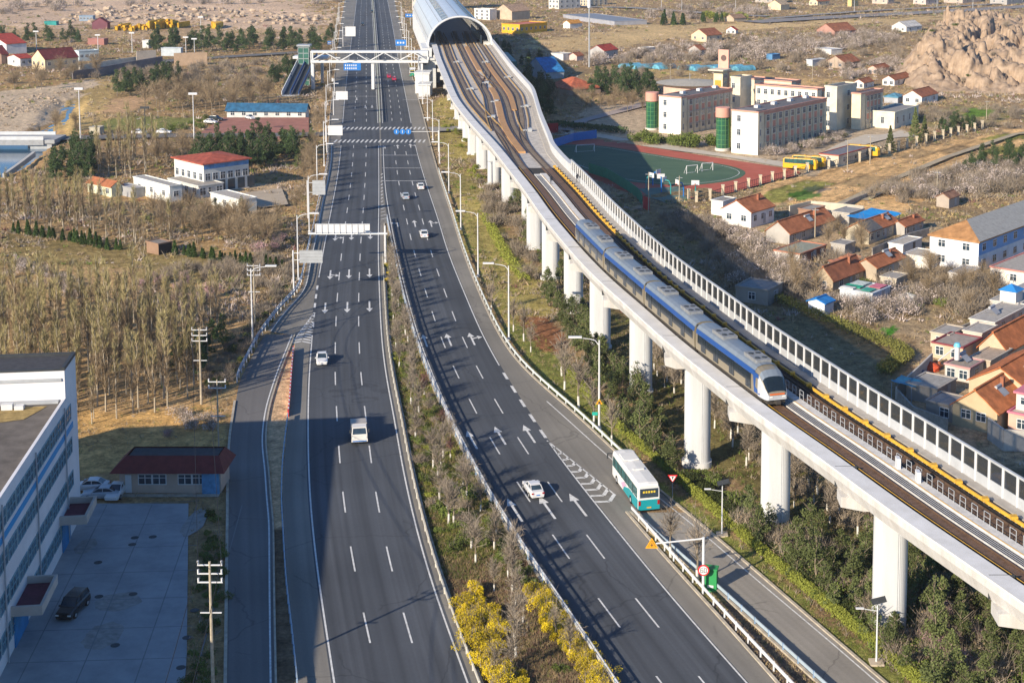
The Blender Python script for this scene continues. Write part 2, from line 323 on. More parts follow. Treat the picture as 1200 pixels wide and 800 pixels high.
def roadmask(X, Y, pad=0.0):
    r = (X > LE(Y) - pad) & (X < LIN(Y) + .9 + pad) & ~((X > RMP(Y)) & (X < LGR(Y)) & (Y < 235))
    r |= (X > RIN(Y) - .2 - pad) & (X < RK(Y) + .1 + pad) & ~((X > NL(Y) + .3) & (X < NR(Y) - .3) & (Y < 166))
    return r
offroad = ~((XX > LE(YY) - 4) & (XX < RK(YY) + 4))
ZZ = (fbm(XX, YY, 25, 41) - .5) * 1.1 * offroad * (YY < 1500) + (fbm(XX, YY, 4, 43) - .5) * .25 * offroad - .12
ZZ = np.where(offroad, ZZ, -.06) - 3.0 * rv
ZZ = np.where((XX < LE(YY)) & (XX > -75) & (YY < 167), -.06, ZZ)
# the medians carry soil a little above the road; roads lie on top of the sheet
V = np.stack([XX, YY, ZZ], -1).reshape(-1, 3); nr, nc = XX.shape
idx = np.arange(nr * nc).reshape(nr, nc); q = np.stack([idx[:-1, :-1], idx[:-1, 1:], idx[1:, 1:], idx[1:, :-1]], -1).reshape(-1, 4)
gm = bpy.data.meshes.new('ground'); gm.vertices.add(len(V)); gm.vertices.foreach_set('co', V.astype(np.float32).ravel())
gm.loops.add(len(q) * 4); gm.loops.foreach_set('vertex_index', q.astype(np.int32).ravel()); gm.polygons.add(len(q))
gm.polygons.foreach_set('loop_start', np.arange(len(q), dtype=np.int32) * 4); gm.polygons.foreach_set('loop_total', np.full(len(q), 4, np.int32)); gm.polygons.foreach_set('use_smooth', np.ones(len(q), bool))
gm.update(calc_edges=True)
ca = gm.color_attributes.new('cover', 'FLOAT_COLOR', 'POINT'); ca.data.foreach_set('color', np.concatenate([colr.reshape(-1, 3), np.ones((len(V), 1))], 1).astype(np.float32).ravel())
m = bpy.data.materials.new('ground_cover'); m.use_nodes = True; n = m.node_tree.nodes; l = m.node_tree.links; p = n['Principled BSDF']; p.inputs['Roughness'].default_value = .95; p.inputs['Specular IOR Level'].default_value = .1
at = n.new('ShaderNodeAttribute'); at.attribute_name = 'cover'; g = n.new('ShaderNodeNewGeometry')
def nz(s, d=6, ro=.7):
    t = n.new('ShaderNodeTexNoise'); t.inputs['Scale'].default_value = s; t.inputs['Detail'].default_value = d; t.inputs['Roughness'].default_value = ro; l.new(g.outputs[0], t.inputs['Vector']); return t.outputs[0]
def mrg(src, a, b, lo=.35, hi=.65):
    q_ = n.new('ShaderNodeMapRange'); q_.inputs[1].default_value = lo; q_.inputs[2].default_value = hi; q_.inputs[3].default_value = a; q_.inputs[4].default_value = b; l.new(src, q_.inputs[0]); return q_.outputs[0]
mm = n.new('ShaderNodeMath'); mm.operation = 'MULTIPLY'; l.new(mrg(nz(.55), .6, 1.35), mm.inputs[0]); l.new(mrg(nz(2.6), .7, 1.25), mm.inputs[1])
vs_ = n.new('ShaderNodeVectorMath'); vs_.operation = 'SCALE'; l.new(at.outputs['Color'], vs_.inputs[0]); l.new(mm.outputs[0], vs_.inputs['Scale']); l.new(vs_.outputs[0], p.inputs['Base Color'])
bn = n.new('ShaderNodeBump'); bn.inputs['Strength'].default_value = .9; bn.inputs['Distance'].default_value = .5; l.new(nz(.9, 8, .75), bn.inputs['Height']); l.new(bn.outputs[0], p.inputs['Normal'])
gm.materials.append(m); ground = obj('ground', gm); tag(ground, kind='structure')
wat = MB(); wat.prism([(-700, 300), (-90, 300), (-90, 700), (-700, 700)], -2.6, -1.55)
mw = mat('river_water', (.03, .10, .18), .12, .15, .1, spec=.6); tag(wat.build('river_water', mw), kind='structure')

# ------------------------------------------------------------------ roads
def ysamp(y0, y1):
    r = [y0]
    while r[-1] < y1: r.append(min(y1, r[-1] + max(1.5, r[-1] * .012)))
    return np.array(r)
def strip(name, fa, fb, y0, y1, z, mt, nx=2, kind='structure'):
    ys = ysamp(y0, y1); a = np.array([float(fa(y)) for y in ys]); b = np.array([float(fb(y)) for y in ys]); b = np.maximum(b, a + .001)
    vs = []; fs = []; uv = []
    for i, y in enumerate(ys):
        for k in range(nx): t = k / (nx - 1); vs.append((a[i] + (b[i] - a[i]) * t, y, z)); uv.append(((b[i] - a[i]) * t, y))
    for i in range(len(ys) - 1):
        for k in range(nx - 1): o = i * nx + k; fs.append((o, o + 1, o + nx + 1, o + nx))
    me = bpy.data.meshes.new(name); me.from_pydata(vs, [], fs); me.materials.append(mt)
    ul = me.uv_layers.new(name='lane')
    for lp in me.loops: ul.data[lp.index].uv = uv[lp.vertex_index]
    o = obj(name, me); tag(o, kind=kind); return o
sh = lambda f, d: (lambda Y: f(Y) + d)
Y0, Y1 = 96.0, 1650.0
yC = yv(392)      # the gore where the ramp leaves
strip('main_road', sh(LOUT, -.25), sh(LIN, .25), Y0, Y1, 0.0, M['asphalt'])
strip('main_road_shoulder', sh(LIN, .25), sh(LIN, .95), Y0, yv(150), -.002, M['shoulder'])
strip('main_road_shoulder', lambda Y: np.where(Y < yC, np.maximum(LGR(Y), LE(Y)), LE(Y)), sh(LOUT, -.25), Y0, Y1, 0.0, M['shoulder'])
strip('main_road', sh(RIN, -.3), sh(ROUT, .2), Y0, Y1, 0.004, M['asphalt'])
yN = yv(600)
strip('main_road_shoulder', sh(ROUT, .2), lambda Y: np.where(Y < yN, NL(Y), RK(Y)), Y0, Y1, 0.004, M['shoulder'])
strip('service_road', NR, RK, Y0, yN, 0.002, M['side_asphalt'])
strip('ramp_road', LE, RMP, Y0, yC, -.004, M['ramp'])
strip('median_paving', sh(LIN, .25), sh(RIN, -.3), yv(262), Y1, -.01, M['shoulder'])

def kerb(name, f, y0, y1, w=.3, h=.14, side=1):
    ys = ysamp(y0, y1); b = MB(); vs = []
    for y in ys:
        x = float(f(y)); a, c = (x, x + w) if side > 0 else (x - w, x)
        vs += [(a, y, -.1), (a, y, h), (c, y, h), (c, y, -.1)]
    fs = []
    for i in range(len(ys) - 1):
        o = i * 4
        for k in range(3): fs.append((o + k, o + 4 + k, o + 5 + k, o + 1 + k))
    b.add(vs, fs); o = b.build(name, M['kerb']); return tag(o, kind='structure')
kerb('kerb', sh(LIN, .95), Y0, yv(262)); kerb('kerb', sh(RIN, -.3), Y0, yv(262), side=-1); kerb('kerb', RK, Y0, 900)
kerb('kerb', NL, Y0, yN); kerb('kerb', NR, Y0, yN, side=-1); kerb('kerb', RMP, Y0, yC, .2); kerb('kerb', LE, Y0, yv(470), side=-1); kerb('kerb', LE, yv(250), 900, side=-1)

# ------------------------------------------------------------------ painted markings
mk = MB()
def line(f, y0, y1, w=.17, z=.012):
    ys = ysamp(y0, y1)
    for a, b in zip(ys, ys[1:]):
        mk.poly([(float(f(a)) - w / 2, a, z), (float(f(a)) + w / 2, a, z), (float(f(b)) + w / 2, b, z), (float(f(b)) - w / 2, b, z)])
def dash(f, y0, y1, ph=0, on=6.0, per=15.0, w=.17):
    y = y0 + ph
    while y < y1: line(f, y, min(y + on, y1), w); y += per
yX0, yX1 = yv(168), yv(146)
for a, b in ((Y0, yX0 - 4), (yX1 + 3, 1600)):
    line(sh(LIN, -.1), a, b)
    if a == Y0: line(ROUT, a, yv(517)); line(ROUT, yv(428), b)
    else: line(ROUT, a, b)
    for k in (1, 2):
        dash(lambda Y, k=k: LOUT(Y) + (LIN(Y) - LOUT(Y)) * k / 3, a, b, ph=6 if a == Y0 else 3)
        dash(lambda Y, k=k: RIN(Y) + .35 + (ROUT(Y) - RIN(Y) - .35) * k / 3, a, b, ph=9 if a == Y0 else 5)
line(LOUT, Y0, yC); dash(LOUT, yC + 4, yv(330), on=3, per=6, w=.35); line(LOUT, yv(325), yX0 - 4); line(LOUT, yX1 + 3, 1600)
line(sh(RIN, .25), Y0, yX0 - 4); line(sh(RIN, .25), yX1 + 3, 1600)
line(sh(RMP, -.35), Y0, yC); line(SVW, Y0, yv(470)); line(sh(LE, .6), yC + 2, yX0 - 4)
dash(ROUT, yv(513), yv(432), on=3, per=6, w=.4)
line(lambda Y: NR(Y) + .5, Y0, yv(640), .12)
def px_line(p0, p1, w=.2, z=.012):
    a = Vector((*G(*p0), z)); b = Vector((*G(*p1), z)); d = (b - a).normalized(); s = Vector((-d.y, d.x, 0)) * w / 2; mk.poly([a - s, b - s, b + s, a + s])
# gores
for t in np.linspace(.12, 1, 11):
    a = np.array([368, 367.]) * (1 - t) + np.array([342, 402.]) * t; b = np.array([368, 367.]) * (1 - t) + np.array([365, 402.]) * t; mid = (a + b) / 2 + np.array([0, -2.2 * t]); px_line(a, mid, .45); px_line(mid, b, .45)
px_line((368, 367), (341, 403), .2)
for t in np.linspace(.12, 1, 10):
    a = np.array([641, 516.]) * (1 - t) + np.array([697, 588.]) * t; b = np.array([641, 516.]) * (1 - t) + np.array([720, 579.]) * t; mid = a * .35 + b * .65 + np.array([2.5, 5.0]) * t; px_line(a, mid, .45); px_line(mid, b, .45)
px_line((641, 516), (720, 579), .2)
for y in range(205, 258, 4): px_line((446.5, y), (448.5 + max(0, y - 235) * .2, y - 1.5), .3)
px_line((446, 182), (490, 182), .35); px_line((448, 197), (494, 197), .35); px_line((390, 113), (441, 113), .35); px_line((472, 117), (492, 117), .3); px_line((449, 212), (500, 212), .4)
# zebra crossings
for yc_ in (150.5, 165.5):
    Yc = yv(yc_); xa, xb = float(LE(Yc)) + 1.5, float(RK(Yc)) - 1
    x = xa
    while x < xb: mk.poly([(x, Yc - 2.6, .013), (x + .5, Yc - 2.6, .013), (x + .5, Yc + 2.6, .013), (x, Yc + 2.6, .013)]); x += 1.25
# arrows
def arrow(px, py, kind, toward):
    x, y = G(px, py); f = (LIN if px < 450 else ROUT); d = (float(f(y + 8)) - float(f(y - 8))) / 16; ang = math.atan2(1, d) - math.pi / 2 + (math.pi if toward else 0); ca_, sa_ = math.cos(ang), math.sin(ang)
    def put(pts): mk.poly([(x + u * ca_ - v * sa_, y + u * sa_ + v * ca_, .014) for u, v in pts])
    put([(-.14, -3.4), (.14, -3.4), (.14, 1.2), (-.14, 1.2)]) if kind != 'left' else put([(-.14, -3.4), (.14, -3.4), (.14, .9), (-.14, .9)])
    if kind in ('straight', 'straight_left', 'straight_right'): put([(-.55, 1.2), (.55, 1.2), (0, 3.4)])
    if kind in ('left', 'straight_left', 'straight_right'):
        s = -1 if kind != 'straight_right' else 1
        put([(s * .14, -.2), (s * 1.0, .5), (s * 1.0, .9), (s * .14, .3)][::s]); put([(s * .95, -.3), (s * 1.7, .8), (s * .95, 1.6)][::s])
for x, y, k in ((393, 278, 'straight_left'), (412, 277, 'straight'), (434, 276, 'straight'), (387, 322, 'straight_left'), (409, 321, 'straight'), (433, 320, 'straight'), (381, 361, 'straight'), (407, 360, 'straight'), (433, 359, 'straight'), (418, 116, 'straight'), (428, 125, 'straight'), (436, 125, 'straight')): arrow(x, y, k, True)
for x, y, k in ((466, 262, 'left'), (486, 262, 'straight'), (505, 262, 'straight_right'), (498, 399, 'straight'), (526, 398, 'straight'), (553, 397, 'straight_right'), (572, 517, 'straight'), (586, 510, 'straight'), (620, 508, 'straight'), (553, 515, 'straight'), (603, 597, 'straight'), (641, 594, 'straight'), (677, 591, 'straight'), (451, 172, 'left'), (466, 172, 'straight'), (481, 171, 'straight_right')):
    if x != 572: arrow(x, y, k, False)
tag(mk.build('road_markings', M['paint']), kind='structure')
# ------------------------------------------------------------------ viaduct
def sweep(b, prof, y0, y1, m=0, step=None, cap=True):
    """prof: list of (function X(Y), z) going round a closed section"""
    ys = ysamp(y0, y1) if step is None else np.arange(y0, y1 + step * .5, step); n = len(prof); vs = []
    for y in ys:
        for f, z in prof: vs.append((float(f(y)), y, z))
    fs = []
    for i in range(len(ys) - 1):
        for k in range(n): a = i * n + k; c = i * n + (k + 1) % n; fs.append((c, a, a + n, c + n))
    if cap: fs += [tuple(range(n)), tuple(range((len(ys) - 1) * n, len(ys) * n))[::-1]]
    return b.add(vs, fs, m)
U = lambda d: (lambda Y: VLI(Y) + d)
V_ = lambda d: (lambda Y: VRI(Y) + d)
def bx(b, fa, fb, z0, z1, y0, y1, m=0, **k): return sweep(b, [(fa, z0), (fb, z0), (fb, z1), (fa, z1)], y0, y1, m, **k)
VY0, VY1 = 92.0, 572.0
M['ballast'] = mat('track_bed', (.045, .04, .036), .95, .4, 2.5)
M['trackslab'] = mat('track_slab', (.46, .43, .39), .9, .3, 1.2)
M['rust'] = mat('rusty_rail', (.15, .09, .055), .7, .3, 2)
M['yellow'] = mat('yellow_cover_or_lit_edge', (.64, .37, .05), .5, .15, 1)
M['ochre'] = mat('ochre_slab', (.42, .24, .11), .85, .2, 1)
M['walk'] = mat('walkway_concrete', (.60, .58, .54), .85, .18, 1.5)
M['cable'] = mat('cable', (.02, .02, .022), .7, 0)
via = empty('railway_viaduct', (0, 0, 0), 0, 'long curving pale concrete railway viaduct on tall piers, carrying two tracks beside the highway', 'viaduct')
b = MB(); sweep(b, [(U(-1.75), 14.95), (U(-1.75), 14.2), (U(-1.25), 13.1), (U(1.0), 12.35), (V_(-1.0), 12.35), (V_(.9), 13.2), (V_(1.15), 14.0), (V_(-.8), 14.2), (U(.1), 14.2), (U(-.2), 14.95)], VY0, VY1)
b.build('girder', M['deckwhite'], via)
b = MB(); bx(b, U(-1.9), U(0.0), 14.93, 15.12, VY0, VY1); b.build('parapet_cap', mat('cap_concrete', (.60, .59, .56), .8, .1, .5, c2=(.72, .71, .69), bump=.1), via)
b = MB(); bx(b, U(.02), V_(-1.13), 13.9, 14.06, VY0, 300); b.build('track_bed', M['ballast'], via)
b = MB(); bx(b, U(.02), V_(-.9), 13.9, 14.06, 300, VY1 + 20); b.build('track_slab', M['trackslab'], via)
b = MB(); bx(b, V_(-1.15), V_(.3), 13.0, 14.78, VY0, VY1); b.build('ledge', mat('ledge_concrete', (.40, .37, .33), .85, .15, 1), via)
b = MB(); bx(b, U(3.8), U(4.95), 13.95, 14.42, VY0, 292); b.build('walkway', M['walk'], via)
b = MB(); bx(b, U(2.62), U(3.8), 13.95, 14.26, VY0, 292); b.build('trough', M['walk'], via)
for d in (2.75, 3.0, 3.25, 3.5): b = MB(); bx(b, U(d), U(d + .05), 14.26, 14.31, VY0, 290); b.build('cable', M['cable'], via)
b = MB(); bx(b, U(3.88), U(3.96), 14.42, 14.44, VY0, 290); b.build('edge_line', M['yellow'], via)
RZ = [0.0]
def rails(name, fa, y0, y1, slab=True):
    RZ[0] += .006; q = RZ[0]
    if slab: b = MB(); bx(b, lambda Y: fa(Y) - (.95 if y0 < 200 else .55), lambda Y: fa(Y) + (.95 if y0 < 200 else .55), 14.05 + q, 14.14 + q, y0, y1, cap=True); b.build('rail_bed', M['rust'] if y0 < 200 else mat('worn_bed', (.22, .17, .12), .9, .3, .8), via)
    for s in (-.72, .72): b = MB(); bx(b, lambda Y: fa(Y) + s - .05, lambda Y: fa(Y) + s + .05, 14.14 + q, 14.3 + q, y0, y1); b.build('rail', mat('rail_dark', (.10, .065, .045), .5, .2, 1), via)
rails('track', U(1.5), VY0, 300); rails('track', U(6.2), VY0, 300)
b = MB(); bx(b, U(.74), U(.80), 14.25, 14.36, VY0, 300); b.build('third_rail_or_lit_edge', M['yellow'], via)  # sunlit edge of the left running rail, painted as a yellow strip
b = MB(); bx(b, U(7.6), U(7.76), 14.3, 14.6, VY0, 300)
b.build('third_rail_or_lit_edge', M['yellow'], via)
y = VY0; tb = None; n_ = 0
br = MB(); br.box(-.28, -.3, 0, .28, .3, .3); brm = br.mesh('rail_bracket', [M['yellow']])
while y < 300 and n_ < 90: obj('rail_bracket', brm, via, (float(VLI(y)) + 7.68, y, 14.47)); y += 4.0 if y < 200 else 2.6; n_ += 1
# sleepers of the dark bed
sb = MB(); y = VY0
while y < 300: x = float(VLI(y)); sb.box(x + 7.95, y - .22, 14.0, x + 8.2, y + .22, 14.22); y += .75
so_ = sb.build('fastenings', M['trackslab'], via); tag(so_, kind='stuff')
# railing of the walkway
rb = MB()
for dy in (0, .85): rb.tube((0, dy, 0), (0, dy, 1.02), .035, n=5)
for z in (1.02, .57): rb.tube((0, 0, z), (0, .85, z), .03, n=5)
rbm = rb.mesh('railing', [M['grey']]); y = VY0; n_ = 0
while y < 190 and n_ < 60: obj('railing', rbm, via, (float(VLI(y)) + 4.8, y, 14.42), -math.atan((float(VLI(y + 1)) - float(VLI(y - 1))) / 2)); y += 1.7; n_ += 1
for yb in (136.0, 132.6): x = float(VLI(yb)) + 4.45; cb = MB(); cb.box(-.25, -.45, 0, .1, .45, 1.0); cb.build('cabinet', M['white'], via, (x, yb, 14.38))
# tracks of the wide part before the station
def frac(t): return lambda Y: VLI(Y) + (VRI(Y) - VLI(Y)) * t
def blend(f, g, ya, yb):
    def h(Y):
        t = np.clip((np.asarray(Y, float) - ya) / (yb - ya), 0, 1); t = t * t * (3 - 2 * t); return f(Y) * (1 - t) + g(Y) * t
    return h
def sbl(name, f, w, z0, z1, y0, y1, mt):
    RZ[0] += .005; z1 = z1 + RZ[0]; b = MB(); bx(b, lambda Y: f(Y) - w / 2, lambda Y: f(Y) + w / 2, z0, z1, y0, y1); b.build(name, mt, via)
xs0 = float(VLI(565)); ws = float(VRI(565)) - xs0
mainL = blend(U(1.5), lambda Y: VLI(Y) + (VRI(Y) - VLI(Y)) * .42, 295, 420); mainR = blend(U(6.2), lambda Y: VLI(Y) + (VRI(Y) - VLI(Y)) * .62, 295, 400)
mid1 = blend(U(1.5), lambda Y: VLI(Y) + 3.4, 300, 345); mid2 = blend(U(6.2), lambda Y: VRI(Y) - 4.2, 300, 372)
for f in (mainL, mainR, mid1, mid2): rails('track', f, 298, VY1 + 60)
for f, d in ((mainL, -1.5), (mainR, -1.6), (mid1, -1.45), (mid2, 1.6), (mid1, 1.5), (mainR, 1.5)): sbl('third_rail_or_lit_edge', (lambda Y, f=f, d=d: f(Y) + d), .2, 14.15, 14.38, 350, VY1 + 50, mat('worn_yellow', (.42, .27, .10), .7, .3, .5))
midb = lambda Y: (mainL(Y) + mainR(Y)) / 2
sbl('ochre_walkway', midb, 1.5, 14.06, 14.42, 318, 432, M['ochre']); sbl('ochre_walkway', midb, 1.4, 14.06, 14.42, 478, 560, M['ochre'])
sbl('ochre_walkway', lambda Y: (mainR(Y) + mid2(Y)) / 2, 1.3, 14.06, 14.40, 385, 500, M['ochre'])
for (fa, fb) in ((mainL, mainR), (mainR, mainL)):
    X_ = blend(fa, fb, 432, 476)
    for s in (-.72, .72): sbl('rail', (lambda Y, s=s: X_(Y) + s), .16, 14.14, 14.3, 432, 476, M['rust'])
for f_, y_ in ((mid1, 372), (mainL, 402), (mainL, 445), (mid1, 430), (mid2, 392), (mid2, 460), (mainR, 505), (mid1, 505), (mid2, 350)):
    cb = MB(); cb.box(-.5, -.9, 0, .5, .9, .7); cb.box(-1.6, -.3, 0, -.7, .3, .35); cb.build('point_machine', [M['grey']], via, (float(f_(y_)) + 1.9, y_, 14.06))
# right side: noise barrier with dark panes near us, plain parapet further on
yS = 292.0
b = MB(); bx(b, V_(0), V_(.16), 14.3, 15.75, VY0, yS); bx(b, V_(-.04), V_(.2), 17.4, 17.6, VY0, yS, m=0)
b.build('screen_wall', mat('screen_metal', (.42, .44, .46), .5, .1, .6), via)
b = MB(); bx(b, V_(0), V_(.35), 14.3, 16.6, yS, VY1); bx(b, V_(-.3), V_(.6), 16.6, 16.75, yS, VY1); b.build('screen_wall', M['concrete'], via)
b = MB(); bx(b, V_(.06), V_(.1), 15.75, 17.4, VY0, yS)
mg = bpy.data.materials.new('tinted_pane'); mg.use_nodes = True; nn = mg.node_tree.nodes; pp = nn['Principled BSDF']; pp.inputs['Base Color'].default_value = (.05, .055, .06, 1); pp.inputs['Roughness'].default_value = .1; pp.inputs['Alpha'].default_value = .62
b.build('pane', mg, via)
pm = MB(); pm.box(-.02, -.11, 0, .22, .11, 3.2); pmm = pm.mesh('screen_post', [M['white']])
y = VY0; n_ = 0
while y < yS and n_ < 99: obj('screen_post', pmm, via, (float(VRI(y)) - .05, y, 14.3)); y += 2.05; n_ += 1
# piers with cap beams
PIERS = [G(1040,738), G(907,618), G(816,541), G(750,459), G(702.5,407), (-2.8+ .2, 246), (-6.9, 269), (-10.6, 293)]
while PIERS[-1][1] < 545:
    yN_ = PIERS[-1][1] + 23; PIERS.append((float(VLI(yN_)) + (5 if yN_ < 330 else 4.0), yN_))
x0_, y0_ = G(1040, 738); PIERS.insert(0, (float(VLI(y0_ - 23)) + 3.6, y0_ - 23))
def pier(x, y, k):
    b = MB(); r = .85; P_ = []
    # one rounded shaft; a darker strip paints the groove's shade, beside it a drain pipe
    ang = -R(8)
    def half(cx, wx, dy):
        pts = []
        for sx, sy in ((1, 1), (-1, 1), (-1, -1), (1, -1)):
            for t in range(9):
                a = (t / 8) * math.pi / 2 + {(1, 1): 0, (-1, 1): math.pi / 2, (-1, -1): math.pi, (1, -1): 3 * math.pi / 2}[(sx, sy)]
                pts.append((cx + sx * (wx - 1.0) + 1.0 * math.cos(a), sy * (dy - 1.0) + 1.0 * math.sin(a)))
        return pts
    b.prism(half(.1, 1.55, 1.2), -1, 12.2); 
    b.prism([(px * 1.05, py * 1.06) for px, py in half(.05, 1.7, 1.25)], -1, .3)
    o = b.build('pier', M['concrete'], via, (x, y, 0), ang, smooth=False)
    p = MB(); p.tube((.86, -1.15, 0), (.86, -1.15, 12), .06, n=6); p.build('drain_pipe', M['white'], o); p = MB(); p.box(.70, -1.208, .3, .80, -1.1, 12.1); p.build('groove_shade', M['grey'], o)
    xl = float(VLI(y)) - 1.75; xr = float(VRI(y)) + .9; c = MB()
    c.add([(xl, y - 1.1, 12.15), (x - 2.6 if x - 2.6 > xl + .6 else xl + .6, y - 1.1, 11.75), (x + 2.6, y - 1.1, 11.75), (xr, y - 1.1, 12.15), (xr, y - 1.1, 13.1), (xl, y - 1.1, 13.1)] + [(xl, y + 1.1, 12.15), (x - 2.6 if x - 2.6 > xl + .6 else xl + .6, y + 1.1, 11.75), (x + 2.6, y + 1.1, 11.75), (xr, y + 1.1, 12.15), (xr, y + 1.1, 13.1), (xl, y + 1.1, 13.1)],
          [(0, 1, 2, 3, 4, 5), (11, 10, 9, 8, 7, 6)] + [((i + 1) % 6, i, i + 6, (i + 1) % 6 + 6) for i in range(6)])
    c.build('pier_cap', M['deckwhite'], via)
for k, (x, y) in enumerate(PIERS): pier(x, y, k)
for k in (8, 9, 10, 11, 12, 13, 14, 15, 16, 17, 18):
    if k < len(PIERS) and PIERS[k][1] > 315: x, y = PIERS[k]; xr = float(VRI(y)) - 4.5; b = MB(); b.box(-1.2, -1.1, -1, 1.2, 1.1, 12.1); b.build('pier', M['concrete'], via, (xr, y, 0))

for o_ in list(bpy.data.objects):
    if o_.parent == via and o_.name.split('.')[0] in ('track_bed', 'track_slab', 'walkway', 'trough', 'cable', 'edge_line', 'rail_bed', 'rail', 'third_rail_or_lit_edge', 'rail_bracket', 'fastenings', 'railing', 'cabinet', 'ochre_walkway', 'point_machine'): o_.location.z += .45
for x_, y_ in PIERS:
    b = MB(); xl_ = float(VLI(y_)); b.box(xl_ - 1.96, y_ + 1.2, 13.2, xl_ + .04, y_ + 1.26, 15.14); b.build('expansion_joint', M['dark'], via)
# ------------------------------------------------------------------ train
M['troof'] = mat('train_roof', (.17, .205, .25), .45, .1, 1); M['tblue'] = mat('train_blue', (.02, .075, .26), .35, .05, 1)
M['tsteel'] = mat('train_steel', (.36, .31, .22), .35, .08, .5, metal=.5); M['tglass'] = mat('train_glass', (.012, .02, .028), .15, .2, .5, spec=.6)
M['twhite'] = mat('train_white', (.44, .46, .49), .3, .03, 1); M['tunder'] = mat('train_under', (.05, .045, .04), .8, .3, 2); M['orange'] = mat('orange_paint', (.75, .14, .02), .5, .05)
train = empty('metro_train', (0, 0, 0), 0, 'four-car metro train with grey roof and blue stripe running along the viaduct', 'train')
def tpos(y): return Vector((float(VLI(y)) + 1.5, y, 14.72))
def arc_point(y, dist):
    p = tpos(y); q = y
    while dist > 0: q2 = q + .1; p2 = tpos(q2); dist -= (p2 - p).length; p = p2; q = q2
    return q
SEC = [(-1.38, .75), (-1.42, 1.6), (-1.40, 2.6), (-1.30, 3.15), (-1.05, 3.5), (-.6, 3.66), (0, 3.7), (.6, 3.66), (1.05, 3.5), (1.30, 3.15), (1.40, 2.6), (1.42, 1.6), (1.38, .75)]
def loft(secs, closed_bottom=True):
    b = MB(); n = len(secs[0]); vs = [p for s in secs for p in s]; fs = []
    for i in range(len(secs) - 1):
        for k in range(n - 1 + (1 if closed_bottom else 0)): a = i * n + k; c = i * n + (k + 1) % n; fs.append((a, c, c + n, a + n))
    fs += [tuple(range(n))[::-1], tuple(range((len(secs) - 1) * n, len(secs) * n))]
    b.add(vs, fs); return b
y = 153.7; 
